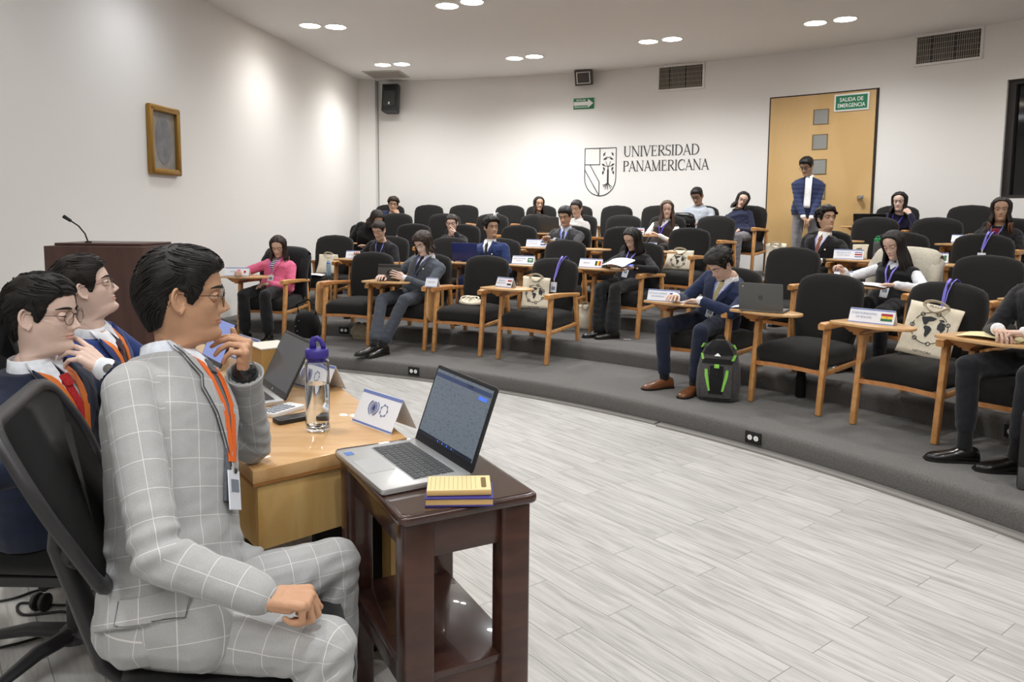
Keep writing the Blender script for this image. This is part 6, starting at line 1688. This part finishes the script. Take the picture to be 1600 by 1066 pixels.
# notebooks beside it
t = thing('notebook', 'spiral-less kraft memo pad with ruled page and pen slot on top of the purple notebook', 'notebook', frame((-.122, 1.742, .7990), Vector((.997, .07, 0)), Vector((-.07, .997, 0)), Vector((0, 0, 1))))
t['label'] = 'kraft memo pad with ruled page and pen slot lying on the purple notebook'
MB().add(box(0, 0, .006, .150, .098, .012, .002)).build('cover', mat('kraft', '#c3a067', .7), t); MB().add(box(0, 0, .0125, .148, .096, .0015)).build('page', mat('cream_page', '#dcc794', .7), t, smooth=False)
b = MB()
for i in range(11): b.add(box(-.066 + .0105 * i, 0, .0135, .0008, .085, .0004))
b.build('ruling', mat('ruling', '#8f7d55', .8), t, smooth=False)
MB().add(prism(roundpoly([(.052, -.032), (.064, -.032), (.064, .034), (.052, .034)], .006), .0132, .0139)).build('pen_slot', mat('slot', '#6f5a30', .6), t, smooth=False)
t = thing('notebook', 'purple blue notebook under the kraft memo pad', 'notebook', frame((-.120, 1.735, .7762), Vector((.998, .05, 0)), Vector((-.05, .998, 0)), Vector((0, 0, 1))))
pur = mat('notebook_purple', '#3b3478', .5)
MB().add(box(0, 0, .0025, .158, .105, .004, .001)).build('back_cover', pur, t); MB().add(box(0, 0, .011, .154, .101, .013)).build('pages', mat('kraft', '#c3a067', .7), t, smooth=False); MB().add(box(0, 0, .0195, .158, .105, .004, .001)).build('front_cover', pur, t)

# water bottle on the desk
t = thing('water_bottle', 'tall clear water bottle with purple loop cap on the desk', 'bottle', T(-.622, 2.384, .750))
glassm = mat('clear_plastic', '#ffffff', .02, trans=1.0, ior=1.18, spec=.5); waterm = mat('water', '#f4fbff', .0, trans=1.0, ior=1.33)
MB().add(lathe([(.030, .001), (.0375, .004), (.0385, .012), (.0385, .222), (.036, .232), (.030, .236), (.0285, .236), (.034, .230), (.0365, .221), (.0365, .016), (.030, .010)], 40)).build('body', glassm, t)
MB().add(lathe([(.029, .0115), (.0355, .018), (.0362, .150), (.0362, .153)], 40)).build('water', waterm, t)
cp = mat('cap_purple', '#3a2f86', .4)
c0 = MB().add(lathe([(.036, .238), (.037, .242), (.037, .262), (.034, .266), (.02, .267)], 36)).build('cap', cp, t)
MB().add(lathe([(.030, .225), (.030, .238)], 30)).build('neck', cp, t)
lp_ = MB(); pts = [(-.012, 0, .266), (-.012, 0, .285), (-.010, 0, .296), (.002, 0, .300), (.014, 0, .292), (.020, 0, .278), (.022, 0, .266)]
lp_.add(tube(pts, [.011, .011, .010, .009, .008, .008, .008], 10, flat=.6, up=(0, 1, 0))).build('carry_loop', cp, c0, angle=180)

# name cards on the desk
navy = mat('emblem_blue', '#3c4a8c', .6)
def emblems(t, Fr, w, L):
    m = MB()
    def ring(cx, cz, r, wd): m.add(tube([Fr @ Vector((cx + r * cos(q), -.0012, cz + r * sin(q))) for q in [2 * pi * i / 24 for i in range(25)]], wd, 4), 0)
    for r in (.020, .014, .008): ring(-w * .10, L * .55, r, .0007)
    for i in range(8): a = pi * i / 8; m.add(tube([Fr @ Vector((-w * .10 + .020 * cos(a) * k, -.0012, L * .55 + .020 * sin(a) * k)) for k in (-1, 1)], .0006, 4), 0)
    for sg in (-1, 1): m.add(tube([Fr @ Vector((-w * .10 + sg * (.024 + .004 * sin(q)) * cos(q * .9 - 1.2) , -.0012, L * .55 + .026 * sin(q * .9 - 1.2))) for q in [0, .5, 1, 1.5, 2, 2.4]], [.0014] * 6, 5), 0)
    for i in range(7): a0 = 2 * pi * i / 7; ring(w * .16 + .019 * cos(a0), L * .55 + .019 * sin(a0), .003, .0006)
    ring(w * .16, L * .55, .018, .0007)
    m.build('printed_emblems', navy, t, smooth=False)
def card_between(a, b, h, d, label, deco=emblems, z=.750, flip=1, dep=1):
    a = Vector(a); b = Vector(b); x = (b - a).normalized(); y = Vector((-x.y, x.x)) * dep; c_ = (a + b) / 2 + y * d / 2
    return tent_card(frame((c_.x, c_.y, z), Vector((x.x, x.y, 0)), Vector((y.x, y.y, 0)), Vector((0, 0, 1))), [], None, label, w=(b - a).length, h=h, d=d, group='emblem cards on the desk', deco=deco)
cg = card_between((-.536, 2.493), (-.381, 2.334), .105, .105, 'pale folded card with two round emblems between the bottle and the front laptop')
card_between((-.93, 3.06), (-.72, 2.88), .10, .10, 'folded emblem card seen behind the water bottle')
card_between((-1.36, 3.60), (-1.20, 3.42), .11, .10, 'tilted emblem card left of the beige box')
# second laptop
h1, h2 = Vector((-.823, 2.705)), Vector((-1.01, 2.993)); ux = (h1 - h2).normalized(); uy = Vector((-ux.y, ux.x)); lw_ = (h1 - h2).length; ld = .22
cc = (h1 + h2) / 2 - uy * ld / 2
t, lp, s2 = laptop(frame((cc.x, cc.y, .75), Vector((ux.x, ux.y, 0)), Vector((uy.x, uy.y, 0)), Vector((0, 0, 1))), 'laptop with switched off grey screen in the middle of the desk', lw_, ld, 118, alu, mat('lid_edge', '#2b2c2e', .3), mat('screen_off', '#55565a', .35), hs=.235)
MB().add(ell((0, .012, .002), .006, .006, .0006)).build('maker_mark', alu, lp)
h1, h2 = Vector((-1.278, 3.276)), Vector((-1.442, 3.491)); ux = (h1 - h2).normalized(); uy = Vector((-ux.y, ux.x)); lw_ = .30
cc = (h1 + h2) / 2 - uy * .11
laptop(frame((cc.x, cc.y, .75), Vector((ux.x, ux.y, 0)), Vector((uy.x, uy.y, 0)), Vector((0, 0, 1))), 'farthest laptop on the desk with bluish lit screen', lw_, .21, 112, alu, mat('lid_edge', '#2b2c2e', .3), screen_mat('screen_blue', '#7d8bc4', '#6c79b0', .5), hs=.21)
# desk clutter
t = thing('card_box', 'open beige cardboard box with white top behind the middle laptop', 'box', T(-1.0, 3.09, .75) @ RZ(-52))
MB().add(box(0, 0, .075, .17, .13, .15, .002)).build('body', mat('box_tan', '#b58a4c', .7), t, smooth=False); MB().add(box(0, 0, .152, .175, .135, .004)).build('lid', mat('box_white', '#d8d3c8', .7), t, smooth=False)
t = thing('calculator', 'white calculator on the desk next to the black phone', 'calculator', T(-.805, 2.60, .75) @ RZ(62))
MB().add(prism(roundpoly([(-.075, -.04), (.075, -.04), (.075, .04), (-.075, .04)], .01), 0, .016, .003)).build('body', mat('calc_white', '#dfe0e2', .4), t)
kb = MB()
for i in range(5):
    for j in range(4): kb.add(box(-.062 + .022 * i, -.027 + .018 * j, .0175, .014, .011, .004, .001))
kb.build('keypad', mat('calc_keys', '#8e939c', .5), t, smooth=False)
t = thing('phone', 'black phone lying by the foot of the water bottle', 'phone', T(-.725, 2.50, .75) @ RZ(42)); MB().add(prism(roundpoly([(-.075, -.03), (.075, -.03), (.075, .03), (-.075, .03)], .012), 0, .016, .004)).build('body', mat('phone_black', '#242222', .35), t)
t = thing('notebook', 'purple notebook with a pen on it in front of the far laptop', 'notebook', T(-1.28, 3.10, .75) @ RZ(-50))
MB().add(box(0, 0, .009, .20, .14, .018, .002)).build('cover', pur, t); MB().add(box(0, 0, .019, .19, .13, .003)).build('page', mat('kraft', '#c3a067', .7), t, smooth=False)
t = thing('pen', 'kraft and purple pen lying on a notebook', 'pen', T(-1.27, 3.12, .776) @ RZ(-28)); MB().add(tube([(-.07, 0, 0), (-.04, 0, 0), (.04, 0, 0), (.07, 0, 0)], [.003, .0048, .0048, .003], 8)).build('barrel', mat('kraft', '#c3a067', .7), t); MB().add(tube([(.04, 0, 0), (.072, 0, 0)], [.005, .004], 8)).build('cap', pur, t)
sheet(T(-1.09, 2.78, .751) @ RZ(-55), .21, .28, 'printed white sheets on the desk in front of the middle laptop', .004, n=3, group='papers on the desk')
sheet(T(-1.12, 2.98, .751) @ RZ(-40), .12, .10, 'purple and kraft envelope on the desk beside the sheets', .002, m=pur, group='papers on the desk')
t = thing('flower_pot', 'small potted plant with pink white flowers at the far end of the desk', 'plant', T(-1.42, 3.66, .75))
MB().add(lathe([(.03, 0), (.038, .05), (.036, .05)], 16)).build('pot', mat('pot', '#8a5a3c', .7), t)
lf = MB(); rr = random.Random(4)
for i in range(40): lf.add(ell((rr.uniform(-.06, .06), rr.uniform(-.04, .04), .05 + rr.uniform(0, .06)), .018, .008, .004, RZ(rr.uniform(0, 180)) @ RX(rr.uniform(-50, 50)), 6, 4))
lf.build('leaves', mat('leaf', '#4f8a35', .6), t); lf = MB()
for i in range(7): lf.add(ell((rr.uniform(-.05, .05), rr.uniform(-.04, .04), .10 + rr.uniform(0, .02)), .009, .009, .007, None, 8, 5))
lf.build('petals', mat('petal', '#e6a9c0', .6), t)

# lectern
lec = thing('lectern', 'dark brown wooden lectern behind the men on the left', 'lectern', T(-2.69, 5.1, 0) @ RZ(-3))
lm = wood('lectern_wood', '#4d3029', '#3f2621', .4, (14, 14, 1.5), axis_noise=1.6, coat=.15)
MB().add(box(0, 0, .61, .655, .46, 1.22, .004)).build('body', lm, lec, angle=40)
MB().add(box(.0, .02, 1.229, .59, .38, .018, .003)).build('reading_top', lm, lec, angle=40)
mic = thing('microphone', 'black gooseneck microphone standing on the lectern', 'microphone', T(-2.80, 5.0, 1.238))
MB().add(tube([(0, 0, 0), (-.02, 0, .06), (-.06, 0, .11), (-.12, 0, .15)], .005, 8)).build('gooseneck', dk, mic); MB().add(tube([(-.11, 0, .143), (-.155, 0, .172)], [.010, .013], 12)).build('capsule', dk, mic)
MB().add(lathe([(.02, -.003), (.02, .008), (.012, .012)], 16)).build('base', dk, mic)

# office chairs
plast = mat('chair_plastic', '#29282a', .42, spec=.5); mesh_m = fabric('chair_mesh', '#1d1c1e', bump=.8, bscale=900, rough=.8, spec=.3)
def office_chair(M, label, back=None, seat_z=.44):
    t = thing('office_chair', label, 'chair', M, 'black office chairs')
    st = MB().add(loft([[Vector((x * k, y * k - .0, z + (.012 * (1 - (x / .25) ** 2) if z > seat_z - .02 else 0))) for x, y in roundpoly([(-.25, -.25), (.25, -.25), (.23, .23), (-.23, .23)], .09, 6)] for z, k in ((seat_z - .075, .88), (seat_z - .06, .97), (seat_z - .03, 1), (seat_z - .008, .97), (seat_z, .85), (seat_z + .003, .3))]))
    st.build('seat', fabric('seat_black', '#161617'), t, angle=180)
    MB().add(box(0, 0, seat_z - .095, .44, .42, .035, .012)).build('seat_pan', plast, t)
    MB().add(lathe([(.045, seat_z - .11), (.045, seat_z - .20), (.028, seat_z - .20), (.028, .12), (.05, .11), (.055, .07)], 20)).build('gas_lift', plast, t)
    for i in range(5):
        a = 2 * pi * i / 5 + .35; d = Vector((cos(a), sin(a), 0))
        lg = MB().add(tube([d * .03 + Vector((0, 0, .095)), d * .15 + Vector((0, 0, .10)), d * .30 + Vector((0, 0, .075))], [.032, .028, .018], 10, flat=.7)).build('base_arm', plast, t)
        q = d * .31; R_ = frame((q.x, q.y, .032), Vector((-d.y, d.x, 0)), Vector((0, 0, 1)), Vector((d.x, d.y, 0)))
        for sg in (-1, 1): MB().add(lathe([(.004, -.010), (.028, -.010), (.032, -.004), (.032, .006), (.026, .010), (.004, .010)], 18), 0, T(*(q + Vector((-d.y, d.x, 0)) * .016 * sg + Vector((0, 0, .032)))) @ Matrix(((d.x, 0, -d.y, 0), (d.y, 0, d.x, 0), (0, 1, 0, 0), (0, 0, 0, 1)))).build('caster_wheel', plast, lg)
    bw, bh, z0, tl = back or (.25, .50, seat_z + .14, 24)
    BM = T(0, .24, z0) @ RX(-tl)
    out = roundpoly([(-bw * .62, 0), (bw * .62, 0), (bw, bh * .62), (bw * .86, bh), (-bw * .86, bh), (-bw, bh * .62)], .06, 6)
    def curve(x, z): return .03 * (1 - (x / bw) ** 2) - .02
    fr_ = MB(); n = len(out)
    P = [Vector((x, curve(x, z) + .0, z)) for x, z in out]
    fr_.add(tube(P + [P[0], P[1]], .018, 8, flat=.7, up=(0, 1, 0), caps=False)).build('back_frame', plast, t, angle=180, M=BM)
    ms = MB(); c0 = Vector((0, curve(0, 0), bh * .5)); rings = []
    for k in (1.0, .8, .6, .4, .2, .05): rings.append([Vector((x * k, curve(x * k, 0) - .004, bh * .5 + (z - bh * .5) * k)) for x, z in out])
    rings2 = [[p + Vector((0, .006, 0)) for p in r] for r in rings[::-1]]
    ms.add(loft(rings + rings2)).build('back_mesh', mesh_m, t, angle=180, M=BM)
    v0 = BM @ Vector((0, .03, .12)); MB().add(tube([v0 + Vector((0, .02, .06)), v0 + Vector((0, .03, -.04)), Vector((0, .27, seat_z - .02)), Vector((0, .20, seat_z - .10)), Vector((0, .05, seat_z - .11))], [.03, .036, .038, .036, .03], 10, flat=.6, up=(0, 1, 0))).build('back_spine', plast, t, angle=180)
    MB().add(tube([BM @ Vector((-.12, .03, .10)), BM @ Vector((0, .05, .06)), BM @ Vector((.12, .03, .10))], [.02, .045, .02], 10, flat=.5, up=(0, 1, 0))).build('lumbar_yoke', plast, t, angle=180, )
    return t
office_chair(T(-.63, 1.66, 0) @ RZ(110), 'black mesh-backed office chair under the man in the checked grey suit', (.245, .40, .69, 25), .488)
office_chair(T(-1.40, 2.33, 0) @ RZ(90), 'black office chair under the man with the red tie', (.25, .50, .60, 12), .46)
office_chair(T(-1.66, 2.93, 0) @ RZ(98), 'black office chair under the man with the bright blue jacket', (.25, .50, .60, 12), .46)
# cables
cb_ = mat('cable_black', '#111112', .5)
for pts, lab in (([(-2.2, 2.60), (-1.888, 2.673), (-1.797, 2.756), (-1.664, 2.823), (-1.45, 2.86), (-1.2, 3.0)], 'black cable running straight across the floor under the chairs'), ([(-1.45, 2.70), (-1.636, 2.649), (-1.80, 2.66), (-1.74, 2.58), (-1.60, 2.60), (-1.54, 2.50), (-1.625, 2.412), (-1.686, 2.374), (-1.9, 2.25)], 'looped black cable on the floor below the left chairs')):
    P = [Vector((x, y, .006)) for x, y in pts]; Q = []
    for i in range(len(P) - 1):
        a, b, c_, d_ = P[max(0, i - 1)], P[i], P[i + 1], P[min(len(P) - 1, i + 2)]
        for k in range(8):
            u = k / 8; Q.append(.5 * ((2 * b) + (-a + c_) * u + (2 * a - 5 * b + 4 * c_ - d_) * u * u + (-a + 3 * b - 3 * c_ + d_) * u ** 3))
    tag(MB().add(tube(Q, .005, 6)).build('floor_cable', cb_, angle=180), lab, 'cable')

# hero hair
def hc_fn(hb, HM, rnd, seed, kw):
    kind = kw.get('kind', 'sweep'); st = 'sweep'
    top, front, th, bk = kw.get('top', .026), kw.get('front', .020), kw.get('thick', .008), kw.get('back', .010)
    add_haircap(hb, HM, st, thick=th, top=top, front=front, hi=True, seed=seed, back=bk)
    def h_at(q): return th + (top - th) * sm((q.z - .03) / .07) + front * sm((-q.y - .01) / .07) * sm((q.z - .04) / .05) + bk * sm((q.y - .03) / .05) * sm((.06 - q.z) / .08)
    px = kw.get('part', -.03)
    def flow(q):
        if q.z > .055: return Vector((.35 if q.x > px else -.5, -.55 if q.y < .03 else .5, .15 if q.y < -.02 else 0))
        if q.y > .03: return Vector((0, .15, -1))
        return Vector((0, .65, -.75))
    add_clumps(hb, HM, st, kw.get('n', 900), rnd, flow, lift=lambda q: h_at(q) + .0004, length=.05, r=.0017)
    # lifted fringe at the front
    for i in range(kw.get('fringe', 40)):
        x = rnd.uniform(-.045, .045); p = Vector((x, -.052 + rnd.uniform(-.004, .012) + abs(x) * .35, .092 + rnd.uniform(-.003, .003)))
        d = Vector((.25 + rnd.uniform(-.2, .3), -1, 0)); pts = []
        for k in range(7):
            u = k / 6; pts.append(HM @ (p + d * .034 * u + Vector((0, 0, .012 * sin(u * 2.6) - .006 * u * u + rnd.uniform(-.001, .001)))))
        hb.add(tube(pts, [.003, .0034, .0032, .0028, .0022, .0014, .0004], 6))

# ---- man in the checked grey suit
suit1 = check_mat('suit_check', '#a3a3a3', '#d7d5d2')
def jx1(jk):
    jk.add(rc((.06, -.075, .575), (.17, -.135, .580), .100, .076)); jk.add(rc((.06, .075, .575), (.15, .12, .580), .098, .076))
B1 = Vector((-.80, 1.62, 0))
def L1(x, y, z): return (x + .80, y - 1.62, z)
p1, i1 = person('man in profile in a light grey checked suit and glasses, hand at his chin', T(*B1), L1(-.811, 1.85, 1.243), (112, 2, 0), s=.98, skin='h',
    hair=('hero', '#171311', dict(front=.010, top=.011, part=-.03, back=.006, thick=.007)), c=dict(top='#a3a3a3', shirt='#d9dde6', tie='#5c5f64', vee=.27, tielen=.36, cuffs=False, hem=.9, legw=.062),
    hero=True, jmat=suit1, syaw=90, RE=L1(-.700, 1.44, .765), R=L1(-.475, 1.41, .700), Rd=(.97, .20, -.16), Rpalm=(-.1, .1, -1), hR=dict(curls=[(48, 78, 40), (54, 80, 42), (60, 82, 42), (66, 84, 44)], thumb=(22, 14), base=(10, 10, 12, 16), spread=3),
    LE=L1(-.715, 2.05, .800), L=L1(-.690, 1.925, 1.030), Ld=(.12, -.16, 1), Lpalm=(-1, -.22, .1), hL=dict(curls=[(72, 28, 15), (78, 34, 18), (84, 40, 22), (90, 48, 28)], thumb=(34, 14), spread=2),
    hip=L1(-.750, 1.62, .572), knees=(L1(-.375, 1.47, .560), L1(-.440, 1.83, .570)), ankles=(L1(-.42, 1.45, .085), L1(-.46, 1.86, .085)), toes=((1, -.1, 0), (1, .1, 0)),
    lanyard='#e0651f', badge=True, lz=.27, lid=.05, gaze=(0, .05), glasses='round', shoe='#1a1412', seed=31, tlo=-.10, jextra=jx1)
# ---- man with red tie
_, i2 = person('man with wire glasses, navy suit, red tie and orange lanyard, fingers raised to his mouth', T(-1.42, 2.28, 0), (.03, -.06, 1.142), (94, 2, 0), s=.97, skin='e',
    hair=('hero', '#15110f', dict(front=.003, top=.014, back=.004, thick=.006, n=500, fringe=8)), c=dict(top='#1f2537', shirt='#dfe3ea', tie='#b5262a', vee=.30, legs='#1b2030'), hero=True, syaw=82,
    RE=(.05, -.36, .76), R=(.26, -.25, .76), Rd=(1, .3, 0), LE=(.40, .06, .800), L=(.205, -.05, .975), Ld=(-.75, -.10, .62), Lpalm=(-.45, .35, -.75), hL=dict(curls=[(12, 18, 12), (24, 26, 16), (34, 34, 20), (44, 40, 22)], thumb=(42, 10), spread=9),
    hip=(0, -.02, .56), knees=((.42, -.14, .55), (.42, .16, .55)), ankles=((.38, -.16, .085), (.38, .18, .085)), toes=((1, -.1, 0), (1, .1, 0)), lanyard='#d8742e', badge=False, lid=.55, gaze=(0, -.2), glasses='round', seed=33)
# ---- man in the bright blue jacket
person('man in a blue jacket with glasses, head tipped up, before the lectern', T(-1.68, 2.88, 0), (.10, -.10, 1.165), (118, -14, 0), s=.97, skin='e',
    hair=('hero', '#1a1513', dict(front=.004, top=.014, back=.004, thick=.006, n=500, fringe=8)), c=dict(top='#2b3c72', shirt='#e4e6ec', tie='#3a2430', vee=.28, legs='#1b2030'), hero=True, syaw=100,
    RE=(.10, -.30, .72), R=(.36, -.14, .78), Rd=(1, .2, 0), LE=(.22, .26, .75), L=(.42, .12, .78), Ld=(1, -.3, 0),
    hip=(0, .02, .56), knees=((.42, -.08, .55), (.40, .22, .55)), ankles=((.38, -.1, .085), (.38, .24, .085)), toes=((1, 0, 0), (1, .1, 0)), lanyard='#d8742e', badge=False, lid=.2, gaze=(0, .2), glasses='round', seed=35)

r1 = p1; hip1 = i1['hip']
ps = Proj(i1['jv'], i1['jf'], frame(hip1, Vector((1, .12, 0)).normalized(), Vector((-.12, 1, 0)).normalized(), Vector((0, 0, 1))))
fl_ = MB().add(ps.strip([(-.055, .075, .095, .112), (-.058, .078, .085, .102), (-.060, .080, .050, .066)], .002, .003, 7)).build('pocket_flap', suit1, r1, angle=60); check_uv(fl_.data, [(hip1 - i1['up'] * .2, i1['nb'], i1['front'], .15)])
MB().add(tube([ps.pt(x, z, .006)[0] for x, z in ((-.056, .093), (-.060, .050), (.080, .066), (.077, .112))], .0010, 5)).build('flap_seam', fab('#5a5d62'), fl_, angle=180)
E1, W1_ = i1['ER'], i1['WR']
for k in range(3):
    q = E1.lerp(W1_, .74 + .07 * k) + Vector((0, -.030, -.018)); MB().add(lathe([(.002, .0), (.0065, .0), (.0065, .003), (.002, .004)], 14), 0, T(*q) @ RX(115)).build('cuff_button', fab('#4a4642'), r1)
q = i1['pr'].pt(.006, -.285, .012)[0]; MB().add(ell(q, .008, .008, .008)).build('front_button', fab('#3a3836'), r1)
WL_ = i1['WL']; dl = (WL_ - i1['EL']).normalized()
MB().add(rc(WL_ - dl * .03, WL_ + dl * .006, .037, .035, caps=3)).build('black_cuff', mat('black_leather', '#0f0f10', .22, coat=.4), r1)
sx = frame(WL_ - dl * .012, dl.cross(Vector((0, 1, 0))).normalized(), dl.cross(dl.cross(Vector((0, 1, 0))).normalized()), dl)
o_ = MB().add(lathe([(.040, -.035), (.046, .004), (.0485, .016), (.0455, .016), (.040, -.01)], 28, caps=False), 0, sx).build('sleeve_end', suit1, r1, angle=180); check_uv(o_.data, [(i1['EL'], i1['WL'], i1['front'], .05)])
MB().add(lathe([(.0245, -.004), (.0262, .0), (.0245, .004)], 24, caps=False), 0, T(*(W1_ + Vector((.012, .002, -.003)))) @ Matrix.Rotation(radians(90), 4, 'Y')).build('bracelet', fab('#2a2420'), r1, angle=180)
sq = MB().add(i1['pr'].strip([(.085, .118, -.165, -.150), (.083, .116, -.176, -.161)], .008, .003, 4)).build('breast_pocket', fab('#4d5055'), r1)
# wristwatch of the man with the red tie
W2 = i2['WL']; d2 = (W2 - i2['EL']).normalized(); a2 = d2.cross(Vector((0, 0, 1))).normalized()
wt = MB().add(lathe([(.0275, -.008), (.0285, 0), (.0275, .008)], 26, caps=False), 0, frame(W2 - d2 * .0, a2, d2.cross(a2), d2)).build('wristwatch', mat('steel', '#b8b8b8', .3, .9), i2['root'], angle=180)
cf = W2 + Vector((.018, -.022, .008)); MB().add(lathe([(.001, 0), (.014, 0), (.014, .006), (.001, .007)], 22), 0, frame(cf, Vector((0, 0, 1)), Vector((.6, .6, 0)).normalized(), Vector((.6, -.75, .2)).normalized())).build('watch_face', mat('steel', '#b8b8b8', .3, .9), wt)
